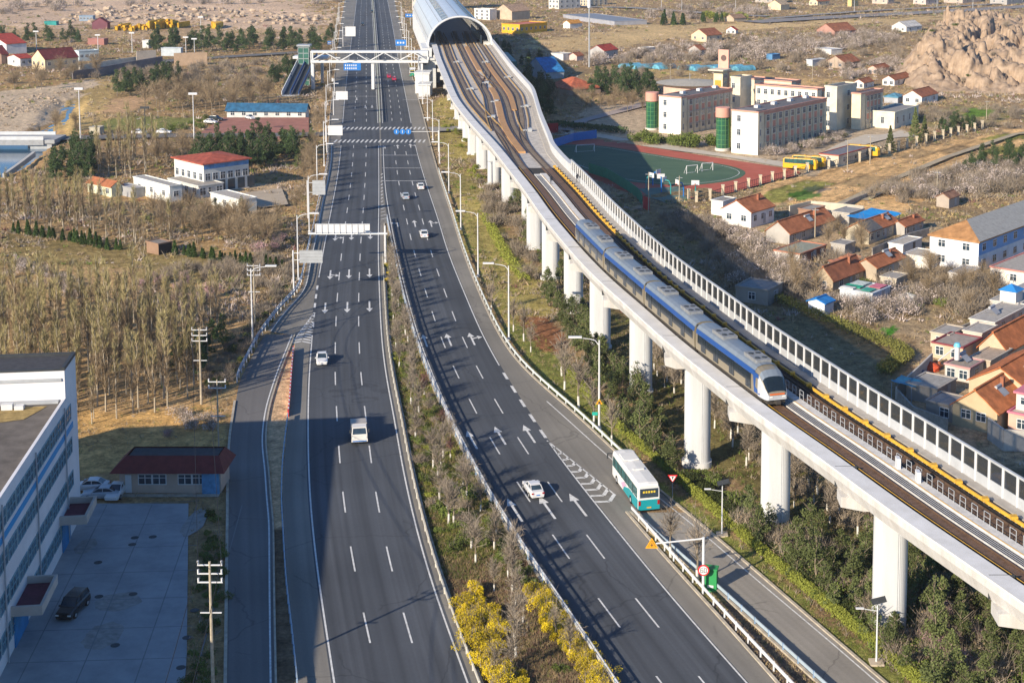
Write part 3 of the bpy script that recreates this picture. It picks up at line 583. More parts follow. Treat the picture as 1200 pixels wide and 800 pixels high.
for k in range(4):
    L = 19.6; y2 = arc_point(y, L); a = tpos(y); c = tpos(y2); rz = math.atan2(c.y - a.y, c.x - a.x) - math.pi / 2; car_y0 = 0
    head = k == 0; secs = []
    st = [(0, 1, 3.7)] if not head else [(-.15, .66, 1.25), (.0, .80, 1.62), (.35, .90, 2.15), (.95, .97, 2.9), (1.7, 1, 3.42), (2.8, 1, 3.7)]
    for yy_, sx, cap_ in st: secs.append([(x * sx, yy_, .75 + (z - .75) * (cap_ - .75) / 2.95) for x, z in SEC])
    secs.append([(x, L, z) for x, z in SEC])
    body = loft(secs).build('carriage', [M['tsteel']], train, a, rz, smooth=False)
    rf = MB()
    ystart = 2.6 if head else 0.05
    sweeprf = [(-1.31, 3.16), (-1.06, 3.52), (-.6, 3.69), (0, 3.73), (.6, 3.69), (1.06, 3.52), (1.31, 3.16)]
    rf.add([(x, ystart, z) for x, z in sweeprf] + [(x, L - .05, z) for x, z in sweeprf], [(i, i + 1, i + 8, i + 7) for i in range(6)]); rfo = rf.build('roof', M['troof'], body)
    for s in (-1, 1):
        st_ = MB(); st_.add([(s * 1.43, ystart, 2.62), (s * 1.43, L - .1, 2.62), (s * 1.33, L - .1, 3.16), (s * 1.33, ystart, 3.16)], [(0, 1, 2, 3)]); st_.build('blue_stripe', M['tblue'], body)
        wb = MB(); wb.add([(s * 1.445, ystart + (1.6 if head else .5), 1.62), (s * 1.445, L - .6, 1.62), (s * 1.43, L - .6, 2.6), (s * 1.43, ystart + (1.6 if head else .5), 2.6)], [(0, 1, 2, 3)]); wb.build('window_band', M['tglass'], body)
        for dyy in (4.2, 8.8, 13.4, 17.2):
            d = MB(); d.box(s * 1.44 - .02, dyy - .68, .95, s * 1.44 + .025, dyy - .03, 2.6); d.box(s * 1.44 - .02, dyy + .03, .95, s * 1.44 + .025, dyy + .68, 2.6); dd = d.build('door', M['tglass'], body)
    for yy_ in (3.4, 12.6):
        u = MB(); u.box(-.85, yy_, 3.6, .85, yy_ + 3.4, 3.98)
        u.build('air_conditioner', mat('unit_grey', (.22, .23, .24), .6, .2, 2), body)
        u = MB()
        for q_ in range(4): u.tube((-.4 + (q_ % 2) * .8, yy_ + .8 + (q_ // 2) * 1.7, 3.98), (-.4 + (q_ % 2) * .8, yy_ + .8 + (q_ // 2) * 1.7, 4.03), .3, n=10)
        u.build('fan_grilles', M['dark'], body)
    un = MB(); un.box(-1.2, 1.2 if head else .3, 0.0, 1.2, L - .3, .8)
    for yy_ in (3.0, 5.2, 14.4, 16.6): un.tube((-1.22, yy_, .42), (1.22, yy_, .42), .42, n=10)
    un.build('undercarriage', M['tunder'], body)
    if head:
        wsh = MB(); q4 = [[(p[0] * .97, p[1] - .03, p[2] + .05) for p in sec[3:10]] for sec in secs[1:5]]; vs = [p for q_ in q4 for p in q_]
        wsh.add(vs, [(i * 7 + j, (i + 1) * 7 + j, (i + 1) * 7 + j + 1, i * 7 + j + 1) for i in range(2) for j in range(6)]); wsh.build('windscreen', M['tglass'], body)
        cr_ = MB(); cr_.add(vs, [(i * 7 + j, (i + 1) * 7 + j, (i + 1) * 7 + j + 1, i * 7 + j + 1) for i in (2,) for j in range(6)]); cr_.build('nose_crown', M['troof'], body)
        sur = MB(); sd = [[(p[0] * 1.015, p[1] - .02, p[2]) for p in sec] for sec in secs[0:6]]
        for idxs in ((0, 1, 2, 3), (9, 10, 11, 12)):
            vv = [sd[i][j] for i in range(5) for j in idxs]; sur.add(vv, [(i * 4 + j, (i + 1) * 4 + j, (i + 1) * 4 + j + 1, i * 4 + j + 1) for i in range(4) for j in range(3)])
        sur.box(-.98, -.20, .78, .98, .12, 1.22); sur.build('nose_trim', M['twhite'], body)
        o_ = MB(); o_.box(-.8, -.18, 1.3, .8, .1, 1.42); o_.build('orange_stripe', M['orange'], body)
        for s in (-1, 1): hl = MB(); hl.box(s * .72 - .16, -.24, 1.05, s * .72 + .16, 0, 1.18); hl.build('headlight', mat('lamp_glass', (.8, .8, .75), .2, 0), body)
        bs = MB()
        for s in (-1, 1): bs.add([(s * 1.40, 1.2, .95), (s * 1.445, 2.6, .95), (s * 1.435, 3.0, 3.1), (s * 1.36, 1.7, 3.0), (s * 1.38, 1.2, 2.0)], [(0, 1, 2, 3, 4)])
        bs.build('blue_flash', M['tblue'], body)
        cp = MB(); cp.box(-.25, -.5, .35, .25, .6, .7); cp.box(-1.0, .1, .25, 1.0, 1.2, .8); cp.build('coupler', M['tunder'], body)
    if k < 3: gw = MB(); gw.box(-1.2, L, .6, 1.2, L + .42, 3.45); gw.build('gangway', M['dark'], train, a, rz)
    y = arc_point(y2, .4)

# ------------------------------------------------------------------ station with a barrel roof
M['roofmetal'] = mat('roof_sheet', (.60, .64, .68), .35, .08, .3, metal=.25); M['palewall'] = mat('pale_cladding', (.60, .62, .63), .6, .08, .4)
a0 = Vector((-47.6, 566, 0)); az = -8.2; st = empty('metro_station', a0, R(-az), 'elevated metro station under a silver barrel roof at the far end of the viaduct', 'station')
rw, rh, zb, SL = 11.6, 10.6, 14.6, 190
arc = [(rw * math.cos(t), zb + rh * math.sin(t)) for t in np.linspace(-.0, math.pi, 29)]
b = MB(); n = len(arc); vs = [(x, y_, z) for y_ in (0, SL) for x, z in arc] + [(x * .985, y_, z - .3) for y_ in (0, SL) for x, z in arc]
b.add(vs, [(i, i + 1, n + i + 1, n + i) for i in range(n - 1) if i not in (9, 10, 17, 18)] + [(2 * n + i + 1, 2 * n + i, 3 * n + i, 3 * n + i + 1) for i in range(n - 1) if i not in (9, 10, 17, 18)] + [(i, 2 * n + i, 2 * n + i + 1, i + 1) for i in range(n - 1)]); b.build('roof', M['roofmetal'], st)
msk = bpy.data.materials.new('added_skylight'); msk.use_nodes = True; q_ = msk.node_tree.nodes['Principled BSDF']; q_.inputs['Base Color'].default_value = (.55, .6, .65, 1); q_.inputs['Alpha'].default_value = .45; q_.inputs['Roughness'].default_value = .2
for i in (9, 17): b = MB(); b.add([(arc[i + k_][0] * .99, y_, arc[i + k_][1] - .12) for y_ in (.5, SL) for k_ in range(3)], [(0, 1, 4, 3), (1, 2, 5, 4)]); b.build('added_skylight', msk, st)  # roof strips added to let daylight into the hall
b = MB()
for y_ in (-.3,):
    vs = []
    for k_, (x, z) in enumerate(arc):
        t = math.pi * k_ / (n - 1)
        for rr, yy_ in ((1.0, 0), (1.05, 0), (1.05, 1.4), (1.0, 1.4)): vs.append((rw * rr * math.cos(t), y_ + yy_ - .6, zb + rh * rr * math.sin(t)))
    b.add(vs, [(4 * i + k_, 4 * i + (k_ + 1) % 4, 4 * i + 4 + (k_ + 1) % 4, 4 * i + 4 + k_) for i in range(n - 1) for k_ in range(4)])
b.build('arch_rim', M['white'], st)
b = MB()
for k_ in range(2, n - 2, 3):
    x, z = arc[k_]; dx, dz = (x / rw) * .12, ((z - zb) / rh) * .12
    x2, z2 = arc[k_ + 1] if k_ < n - 1 else arc[k_]
    b.add([(x + dx, 0, z + dz), (x * .8 + x2 * .2 + dx, 0, z * .8 + z2 * .2 + dz), (x * .8 + x2 * .2 + dx, SL, z * .8 + z2 * .2 + dz), (x + dx, SL, z + dz)], [(0, 1, 2, 3)])
b.build('roof_seams', M['grey'], st)
for s in (-1, 1):
    b = MB(); b.box(s * rw - .25, -1, 6.0, s * rw + .25, SL, 14.7); b.build('side_wall', M['palewall'], st)
    b = MB(); b.box(s * 10.2 - 1.1, 2, 13.8, s * 10.2 + 1.1, 150, 15.4); b.build('platform', M['walk'], st)
b = MB(); b.box(-rw + .4, -1, 12.4, rw - .4, SL, 14.0); b.build('floor_slab', M['concrete'], st)
for k_ in range(9):
    b = MB(); y_ = 6 + k_ * 14; t0 = [(rw * .96 * math.cos(t), y_, zb + rh * .95 * math.sin(t)) for t in np.linspace(0.05, math.pi - .05, 15)]; b.path(t0, .18, 5); b.build('rib', M['grey'], st)
b = MB(); b.box(-9.2, 6, 14.1, -8.8, 60, 18); b.box(8.0, 6, 14.1, 8.4, 60, 18); b.build('platform_screen', M['glass'], st)
gr = MB()
for k_ in range(60): x = rng.uniform(2, 8.6); y_ = rng.uniform(5, 40); z = 14.2 + rng.uniform(0, 3.4); gr.box(x - .5, y_ - .5, z, x + .5, y_ + .5, z + .9, 0)
b = MB(); b.box(-rw - 3.2, -8.5, 0, -rw + 2.2, 24, 10.2); b.box(-rw - 3.6, -9, 10.2, -rw + 2.6, 24, 11.0); b.box(-rw - 2.4, -4, 11, -rw + 1.0, 18, 14.2); b.build('entrance_block', M['palewall'], st)
b = MB()
for k_ in range(3): b.box(-rw - 3.26, -6 + k_ * 8, 6.2, -rw - 3.2, -1 + k_ * 8, 9.0)
b.box(-rw - 2.4, -8.56, 8.6, -rw - 1.2, -8.5, 9.6); b.build('window', M['glass'], st)
b = MB(); b.box(rw + .4, -10, 0, rw + 8.5, 26, 9.5); b.build('side_block', mat('teal_cladding', (.03, .12, .12), .5, .1), st)
for s in (-8, 0, 8):
    for y_ in range(10, 180, 20): b = MB(); b.box(s - 1, y_ - 1, 0, s + 1, y_ + 1, 12.5); b.build('pillar', M['concrete'], st)
for k_, (y_, w_) in enumerate(((-22, 5), (-32, 4))):
    x_, yy_ = a0.x - 8, a0.y + y_; b = MB(); xl = float(VLI(yy_)) - 3
    b.box(xl - w_, yy_ - 4, 0, xl, yy_ + 4, 7 - 3 * k_); b.box(xl - w_ - .3, yy_ - 4.3, 7 - 3 * k_, xl + .3, yy_ + 4.3, 7.5 - 3 * k_)
    o = b.build('stair_house', M['palewall']); tag(o, ['pale flat-roofed stair block beside the station end of the viaduct', 'low grey stair block nearest us below the station'][k_], 'building')

# ------------------------------------------------------------------ truss footbridge and its stair towers
fb = empty('footbridge', (0, 0, 0), 0, 'white steel truss footbridge crossing the highway to the station', 'footbridge')
yb = 552; X0_, X1_ = -100.5, -58.0; wB = 3.2
for y_ in (yb, yb + wB):
    b = MB(); b.box(X0_, y_ - .22, 13.3, X1_, y_ + .22, 13.8); b.box(X0_, y_ - .26, 9.7, X1_, y_ + .26, 10.35); n = 8; dx = (X1_ - X0_) / n
    for k_ in range(n):
        xa = X0_ + k_ * dx; zt = (10.3, 13.4) if k_ % 2 == 0 else (13.4, 10.3)
        b.tube((xa, y_, zt[0]), (xa + dx, y_, zt[1]), .2, n=6)
    b.box(X0_, y_ - .15, 10, X0_ + .4, y_ + .15, 13.6); b.box(X1_ - .4, y_ - .15, 10, X1_, y_ + .15, 13.6); b.build('truss', M['white'], fb)
b = MB(); b.box(X0_, yb + .25, 9.8, X1_, yb + wB - .25, 10.1); b.build('walkway', M['grey'], fb)
b = MB(); b.box(X0_, yb, 13.8, X1_, yb + wB, 13.95); b.build('roof', M['white'], fb)
for x in (X0_ + .5, -78.2, X1_ - 2.5): b = MB(); b.box(x - .5, yb + .4, 0, x + .5, yb + wB - .4, 9.8); b.build('pillar', M['white'], fb)
for x0, x1, z0, z1, bk in ((-87.5, -80, 7.0, 9.6, M['blue']),):
    b = MB(); b.box(x0 - 1, yb - .45, z0, x0 + 5.2, yb - .3, z1); o = b.build('road_sign', bk); tag(o, 'blue direction sign hung below the truss footbridge', 'road sign')
    t = MB()
    for r_ in range(2):
        for k_ in range(6): t.box(x0 - .5 + k_ * .75, yb - .5, z0 + .4 + r_ * 1.1, x0 - .1 + k_ * .75, yb - .46, z0 + 1.0 + r_ * 1.1)
    t.build('lettering', M['white'], o)
sx, sy = G(344, 112); stt = empty('escalator_tower', (sx, sy, 0), 0, 'blue-sided covered escalator at the left foot of the footbridge', 'escalator')
b = MB(); b.add([(-4.2, 0, 0), (1.8, 0, 0), (1.8, 38, 10.3), (-4.2, 38, 10.3), (-4.2, 0, -.5), (1.8, 0, -.5), (1.8, 38, 9.3), (-4.2, 38, 9.3)], [(0, 1, 2, 3), (7, 6, 5, 4), (0, 4, 5, 1), (1, 5, 6, 2), (2, 6, 7, 3), (3, 7, 4, 0)]); b.build('flight', M['grey'], stt)
for x in (-4.3, -1.3, 1.7): b = MB(); b.add([(x, 0, .2), (x, 38, 10.5), (x, 38, 11.7), (x, 0, 1.4), (x + .25, 0, .2), (x + .25, 38, 10.5), (x + .25, 38, 11.7), (x + .25, 0, 1.4)], [(0, 1, 2, 3), (7, 6, 5, 4), (3, 2, 6, 7), (0, 3, 7, 4), (1, 0, 4, 5)]); b.build('balustrade', mat('deep_blue', (.015, .06, .20), .5, .1) if x != -4.3 else M['white'], stt)
for x in (-3.6, -.7): b = MB(); b.add([(x, .5, .15), (x + 2.0, .5, .15), (x + 2.0, 37.5, 10.45), (x, 37.5, 10.45)], [(0, 1, 2, 3)]); b.build('steps', M['dark'], stt)
b = MB(); b.box(-7, 36, 9.3, 6, 42, 10.2); b.box(-5, 38, 0, -4, 39, 9.4); b.box(3, 38, 0, 4, 39, 9.4); b.build('landing', M['white'], stt)
lx, ly = G(341, 116, 0); o = empty('lift_tower', (lx - 2.5, ly + 40, 0), 0, 'green glass lift tower at the left end of the footbridge', 'tower'); b = MB(); b.box(-2, -2, 0, 2, 2, 14.6); b.build('shaft', mat('green_glass', (.05, .14, .11), .2, .2, .4), o); b = MB(); b.box(-2.4, -2.4, 14.6, 2.4, 2.4, 15.2); b.build('cap', M['grey'], o)
b = MB()
for z in range(0, 15, 2): b.box(-2.05, -2.06, z, 2.05, -2.0, z + .2)
for x in (-2.05, -.1, 1.9): b.box(x, -2.06, 0, x + .15, -2.01, 14.6)
b.build('mullions', M['grey'], o)
# ------------------------------------------------------------------ buildings
FOOT = []      # footprints, kept free of plants
def solve(cx, cy, xl, xr, az):
    X, Y = G(cx, cy); a = R(az); ux, uy = math.sin(a), math.cos(a)
    def ext(px, dx, dy):   # (X+L dx - (px-PX)/F * ((Y+L dy) CT + CH ST)) = 0
        k = (px - PX) / F; return -(X - k * (Y * CT + CH * ST)) / (dx - k * dy * CT)
    return X, Y, ext(xr, ux, uy), ext(xl, -uy, ux)
def hgt(cx, cy, yt):
    X, Y = G(cx, cy); v = (yt - PY) / F; return CH - Y * (ST + v * CT) / (CT - v * ST)
_WM = {}
def window_mesh(w, h, style='x2', fr='white'):
    k = (round(w, 1), round(h, 1), style, fr)
    if k not in _WM:
        b = MB(); t = max(.05, w * .06); b.box(0, 0, 0, w, .06, t); b.box(0, 0, h - t, w, .06, h); b.box(0, 0, t, t, .06, h - t); b.box(w - t, 0, t, w, .06, h - t)
        nx = 2 if style == 'x2' else (3 if w > 1.8 else 2)
        for i in range(1, nx): b.box(w * i / nx - t / 2, .0, t, w * i / nx + t / 2, .055, h - t)
        b.box(t, 0, h * .62, w - t, .05, h * .62 + t * .8)
        g = MB(); g.box(t * .5, .01, t * .5, w - t * .5, .03, h - t * .5)
        _WM[k] = (b.mesh('window', [M[fr]]), g.mesh('pane', [M['glass']]))
    return _WM[k]
def window(parent, side, s, z, w, h, L, W, fr='white', off=0.0, name='window'):
    """side 'end' = wall x=0 (s runs along y), 'side' = wall y=0 (s along x)"""
    fm, gm_ = window_mesh(w, h, 'x2', fr)
    if side == 'end': loc = (-.03 - off, s - w / 2, z); rz = math.pi / 2
    elif side == 'side': loc = (s - w / 2, -.07 + .01 - off, z); rz = 0
    o = obj(name, fm, parent, loc, rz)
    if side == 'end': o.location.x = -off + .0
    gobj = obj('pane', gm_, o, (0, 0, 0)); return o
brick = mat('red_brick', (.30, .12, .07), .9, .25, 2)
def wmat(c, nm=None):
    k = 'wall_%d_%d_%d' % tuple(int(q * 100) for q in c); return mat(k, tuple(q * .78 for q in c), .85, .10, .35, c2=tuple(min(.8, q * 1.06) for q in c), bump=.05)
def rmat(c): return mat('roof_%d_%d_%d' % tuple(int(q * 100) for q in c), c, .85, .22, 1.6)
def tilemat(c):
    k = 'tile_%d_%d_%d' % tuple(int(q * 100) for q in c)
    if k in MAT: return MAT[k]
    m = mat(k, tuple(q * .55 for q in c), .85, .25, .7, c2=tuple(min(.8, q * 1.15) for q in c)); n = m.node_tree.nodes; l = m.node_tree.links; tc = n.new('ShaderNodeTexCoord'); w_ = n.new('ShaderNodeTexWave'); w_.inputs['Scale'].default_value = 1.1; w_.bands_direction = 'X'; w_.inputs['Distortion'].default_value = .3
    l.new(tc.outputs['Object'], w_.inputs[0]); b_ = n.new('ShaderNodeBump'); b_.inputs['Strength'].default_value = .8; b_.inputs['Distance'].default_value = .08; l.new(w_.outputs['Fac'], b_.inputs['Height']); l.new(b_.outputs[0], n['Principled BSDF'].inputs['Normal']); return m
WHITE = (.72, .70, .66); TAN = (.50, .41, .30); CREAM = (.66, .55, .38); GREYW = (.42, .40, .37); ORG = (.42, .155, .07); ORG2 = (.35, .13, .065); RED = (.42, .06, .04); MAR = (.17, .035, .035); FLAT = (.27, .25, .22); DKG = (.10, .10, .11)
def house(name, label, cx, cy, xl, xr, yt, az=38, roof='gable', wall=WHITE, rc=ORG, rh=None, wins=((2, 2),), h=None, cat='house', group=None, ridge='x', over=.35, sidewall=None, trim=None, minL=3.0, z0=0.0, stuff=True, L=None, W=None):
    X, Y, L_, W_ = solve(cx, cy, xl, xr, az); L = L or max(L_, minL); W = W or max(W_, minL); h = h or max(2.0, hgt(cx, cy, yt)); th_ = math.pi / 2 - R(az)
    o = empty(name, (X, Y, z0), th_, label, cat, group)
    c_, s_ = math.cos(th_), math.sin(th_); FOOT.append([(X + a * c_ - b_ * s_, Y + a * s_ + b_ * c_) for a, b_ in ((-1.2, -1.2), (L + 1, -1.2), (L + 1, W + 1), (-1.2, W + 1))])
    wm = wmat(wall); rm = tilemat(rc) if roof in ('gable', 'hip') else rmat(rc)
    b = MB(); sw = wmat(sidewall) if sidewall else wm
    hb = h
    if roof == 'gable':
        rh = rh or (W if ridge == 'x' else L) * .28
        if ridge == 'x':
            b.add([(0, 0, -.5), (L, 0, -.5), (L, W, -.5), (0, W, -.5), (0, 0, h), (L, 0, h), (L, W, h), (0, W, h), (0, W / 2, h + rh), (L, W / 2, h + rh)], [(3, 7, 8, 4, 0), (1, 5, 9, 6, 2), (2, 6, 7, 3)]); b.add([(0, 0, -.5), (L, 0, -.5), (L, 0, h), (0, 0, h)], [(0, 1, 2, 3)], 1)
        else:
            b.add([(0, 0, -.5), (L, 0, -.5), (L, W, -.5), (0, W, -.5), (0, 0, h), (L, 0, h), (L, W, h), (0, W, h), (L / 2, 0, h + rh), (L / 2, W, h + rh)], [(0, 1, 5, 8, 4), (3, 7, 9, 6, 2), (1, 2, 6, 5), (3, 0, 4, 7)])
        b.build('wall', [wm, sw], o); r = MB(); t = .16; e = over
        if ridge == 'x':
            k = e * rh / (W / 2)
            for s in (0, 1):
                y0, y1, = (-e, W / 2) if s == 0 else (W + e, W / 2); z0_, z1 = h - k + .03, h + rh + .03
                r.add([(-e * .6, y0, z0_), (L + e * .6, y0, z0_), (L + e * .6, y1, z1), (-e * .6, y1, z1), (-e * .6, y0, z0_ + t), (L + e * .6, y0, z0_ + t), (L + e * .6, y1, z1 + t), (-e * .6, y1, z1 + t)], [(0, 1, 2, 3), (7, 6, 5, 4), (0, 4, 5, 1), (1, 5, 6, 2), (2, 6, 7, 3), (3, 7, 4, 0)])
            r.box(-e * .7, W / 2 - .15, h + rh + .1, L + e * .7, W / 2 + .15, h + rh + .3)
        else:
            k = e * rh / (L / 2)
            for s in (0, 1):
                x0, x1 = (-e, L / 2) if s == 0 else (L + e, L / 2); z0_, z1 = h - k + .03, h + rh + .03
                r.add([(x0, -e * .6, z0_), (x0, W + e * .6, z0_), (x1, W + e * .6, z1), (x1, -e * .6, z1), (x0, -e * .6, z0_ + t), (x0, W + e * .6, z0_ + t), (x1, W + e * .6, z1 + t), (x1, -e * .6, z1 + t)], [(3, 2, 1, 0), (4, 5, 6, 7), (1, 5, 4, 0), (2, 6, 5, 1), (3, 7, 6, 2), (0, 4, 7, 3)])
        ro = r.build('roof', rm, o)
        if cy > 200 and cat == 'house' and ridge == 'x': ch(ro, L * .7, W * .32, h, h + rh + .5, brick)
    elif roof == 'hip':
        rh = rh or W * .22; b.box(0, 0, -.5, L, W, h); b.build('wall', wm, o); r = MB(); e = over; k = min(W, L) / 2
        ra, rb_ = ((k, W / 2), (L - k, W / 2)) if L > W else ((L / 2, k), (L / 2, W - k))
        r.add([(-e, -e, h), (L + e, -e, h), (L + e, W + e, h), (-e, W + e, h), (ra[0], ra[1], h + rh), (rb_[0], rb_[1], h + rh)], [(0, 1, 5, 4), (1, 2, 5), (2, 3, 4, 5), (3, 0, 4)] if L > W else [(0, 1, 4), (1, 2, 5, 4), (2, 3, 5), (3, 0, 4, 5)]); r.box(-e, -e, h - .25, L + e, W + e, h - .001); ro = r.build('roof', rm, o)
    else:
        b.box(0, 0, -.5, L, W, h)
        if sidewall: b.add([(0, -.005, 0), (L, -.005, 0), (L, -.005, h), (0, -.005, h)], [(0, 1, 2, 3)], 1)
        b.build('wall', [wm, sw], o); r = MB()
        r.box(-.12, -.12, h, L + .12, W + .12, h + .12, 1); r.box(.3, .3, h + .12, L - .3, W - .3, h + .15, 0)
        p = .45 if h > 4 else .25
        for q_ in ((-.15, -.15, L + .15, .12), (-.15, W - .12, L + .15, W + .15), (-.15, .12, .12, W - .12), (L - .12, .12, L + .15, W - .12)): r.box(q_[0], q_[1], h + .02, q_[2], q_[3], h + p, 1)
        ro = r.build('roof', [rm, wmat(trim or wall)], o)
    # windows
    for spec in wins:
        if len(spec) == 2: ne, ns = spec; rows = max(1, int(h // 3.0)); ww, wh = 1.3, 1.3
        else: ne, ns, rows, ww, wh = spec
        fh = h / rows
        for r_ in range(rows):
            z = r_ * fh + (fh - wh) * .55
            if z + wh > h - .1: z = h - wh - .2
            for i in range(ne):
                if W > (ne) * (ww + .2): window(o, 'end', W * (i + .5) / ne, z, ww, wh, L, W)
            for i in range(ns):
                if L > (ns) * (ww + .2): window(o, 'side', L * (i + .5) / ns, z, ww, wh, L, W)
    if h < 4.5 and L > 5 and cy > 200:
        d = MB(); dx = L * .5 + .2; d.box(dx, -.06, 0, dx + .95, .02, 2.05); 
        if roof != 'x' : d.build('door', M['grey'] if wall != WHITE else M['trunk'], o)
    o['LW'] = (L, W, h); return o
def ch(o, x, y, z0, z1, m, w=.45, name='chimney'):
    b = MB(); b.box(x - w / 2, y - w / 2, z0, x + w / 2, y + w / 2, z1); b.box(x - w / 2 - .06, y - w / 2 - .06, z1, x + w / 2 + .06, y + w / 2 + .06, z1 + .1); return b.build(name, m, o)
def anyc(o, *p):  return o

# --- village on the right, near
H = {}
H[1] = house('white_house', 'white gabled farmhouse with orange tile roof beside the basketball court', 880, 266, 846, 907, 249, wins=((2, 3),), wall=(.78, .76, .74))
H['1b'] = house('house_annex', 'small white flat-roofed annex on the near left side of the white farmhouse', 847, 252, 836, 862, 237, roof='flat', wall=WHITE, rc=FLAT, wins=())
H[2] = house('farmhouse', 'long grey-walled farmhouse with orange roof behind the flat-roofed brick house', 925, 286, 898, 978, 274, wall=GREYW, wins=((0, 5),), rh=2.0)
H[3] = house('farmhouse', 'beige farmhouse with half grey, half orange roof near the blue roofed yard', 1018, 286, 991, 1053, 272, wall=(.52, .47, .36), wins=((0, 5),))
o = H[3]; L_, W_, h_ = o['LW']; b = MB(); rh_ = W_ * .28; b.add([(-.25, -.36, h_ - .35 * rh_ / (W_ / 2) + .215), (L_ * .42, -.36, h_ - .35 * rh_ / (W_ / 2) + .215), (L_ * .42, W_ / 2, h_ + rh_ + .215), (-.25, W_ / 2, h_ + rh_ + .215)], [(0, 1, 2, 3)]); b.build('grey_roof_patch', rmat((.12, .12, .12)), o)
H[4] = house('farmhouse', 'orange-roofed farmhouse directly behind the half grey, half orange one', 1060, 277, 1044, 1082, 266, wall=GREYW, wins=((0, 3),))
H[5] = house('farmhouse', 'tan farmhouse with bright orange roof beside the white flat-roofed house', 1027, 330, 1002, 1060, 314, wall=(.45, .38, .29), wins=((0, 3),))
H[6] = house('farmhouse', 'low farmhouse with weathered orange roof next to the tarp-covered shed', 976, 342, 953, 1013, 329, wall=(.45, .36, .25), wins=((1, 2),), rc=ORG2, rh=2.0)
H[7] = house('brick_house', 'flat-roofed house with red brick side and orange roof rim', 937, 311, 907, 968, 299, roof='flat', wall=(.62, .60, .57), rc=(.26, .27, .21), sidewall=(.26, .10, .06), trim=(.50, .20, .12), wins=((0, 3),))
H[8] = house('white_house', 'white flat-roofed house left of the big blue and white building', 1089, 316, 1058, 1106, 303, roof='flat', wall=WHITE, rc=(.42, .38, .32), wins=((0, 1),))
H['8b'] = house('white_house', 'long low white flat-roofed house seen behind the bright orange roof', 1058, 300, 1043, 1080, 290, roof='flat', wall=WHITE, rc=(.42, .38, .32), wins=())
H[9] = house('two_storey_building', 'big two-storey white and blue building with orange and grey hip roof', 1146, 319, 1089, 1260, 283, az=40, roof='hip', wall=(.70, .72, .76), rc=(.46, .24, .10), rh=2.6, wins=((2, 10, 2, 1.5, 1.4),), cat='building', sidewall=None)
o = H[9]; L_, W_, h_ = o['LW']; k = min(W_, L_) / 2
b = MB(); b.add([(-.33, -.37, h_ + .03), (L_ + .3, -.37, h_ + .03), (L_ - k, W_ / 2, h_ + 2.63), (k, W_ / 2, h_ + 2.63)], [(0, 1, 2, 3)]); b.build('corrugated_roof', mat('corrugated', (.33, .32, .29), .6, .35, 1.2, stretch=(1, 6, 1)), o)
b = MB(); b.box(.0, -.03, 3.0, L_, -.005, h_ - .3); b.build('blue_cladding', mat('blue_paint', (.20, .36, .62), .7, .1), o)
H[10] = house('white_house', 'white flat-roofed house with pink roof rim at the right of the blue and white building', 1215, 338, 1160, 1262, 322, az=40, roof='flat', wall=(.70, .66, .60), rc=(.36, .33, .29), trim=(.62, .26, .22), wins=((3, 2),))
H[11] = house('hut', 'little white hut with bright blue roof among bushes', 966, 371, 948, 976, 356, roof='gable', wall=(.7, .72, .76), rc=(.02, .22, .60), rh=.5, wins=(), cat='hut')
H[12] = house('shed', 'low shed with patchy green, white and pink tarpaulin roof', 1022, 359, 984, 1043, 347, roof='flat', wall=(.55, .6, .66), rc=(.45, .47, .45), wins=(), cat='shed')
o = H[12]; L_, W_, h_ = o['LW']
for (a, b_, c_, d_, cc) in ((.2, .5, .45, 1.0, (.03, .33, .20)), (.5, .05, .95, .4, (.55, .16, .20)), (.0, .6, .25, 1.0, (.62, .64, .6)), (.45, .55, .9, .95, (.5, .55, .5)), (.05, .1, .4, .4, (.05, .30, .22))):
    t = MB(); z = h_ + .3 + .05 * a
    for i in range(4):
        for j in range(4): pass
    t.box(a * L_, b_ * W_, z, c_ * L_, d_ * W_, z + .08 + .1 * b_); t.build('tarpaulin', mat('tarp_%d' % int(cc[0] * 100 + cc[1] * 10), cc, .6, .3, 2), o)
H[21] = house('stone_shed', 'old grey stone shed in the shade behind the screen of the viaduct', 900, 358, 862, 917, 341, az=30, roof='flat', wall=(.30, .28, .25), rc=(.22, .22, .22), wins=((1, 1),), cat='shed')
# bottom right group
H[13] = house('tiled_house', 'tan house with two white windows in the gable facing the viaduct', 1168, 508, 1116, 1193, 484, wall=(.50, .40, .25), rc=(.55, .19, .07), wins=(), rh=2.3, L=8.5)
L_, W_, h_ = H[13]['LW']
for s in (.22, .56): window(H[13], 'end', W_ * (1 - s) - .5, 1.1, 1.35, 1.2, L_, W_)
gx, gy = H[13].location.x, H[13].location.y; a = R(38); u = (math.sin(a), math.cos(a)); wv = (-math.cos(a), math.sin(a))
def offpx(d, e, o=H[13]):
    X = gx + u[0] * d + wv[0] * e; Y = gy + u[1] * d + wv[1] * e; return X, Y
def house_at(name, label, X, Y, L, W, h, az=38, **k):
    px, py = PR(X, Y, 0); k.setdefault('cat', 'house'); return house(name, label, px, py, 0, 0, 0, az, h=h, L=L, W=W, **k)
X, Y = offpx(8.7, -.9); H[14] = house_at('tiled_house', 'larger orange-tiled house joined to the back of the tan gabled one', X, Y, 15, 8.6, 3.3, rc=(.50, .165, .06), wall=(.50, .42, .28), wins=((0, 4),))
H[15] = house('tiled_house', 'orange-tiled house with bare tan gable at the right edge above the junk yard', 1179, 427, 1147, 1250, 415, wall=(.52, .43, .30), rc=(.54, .18, .065), wins=(), rh=2.3)
H[16] = house('pink_house', 'small pink-walled house with pink roof slab at the right edge', 1213, 512, 1181, 1260, 490, roof='flat', wall=(.60, .38, .30), rc=(.45, .38, .33), trim=(.58, .18, .25), wins=((1, 1),))
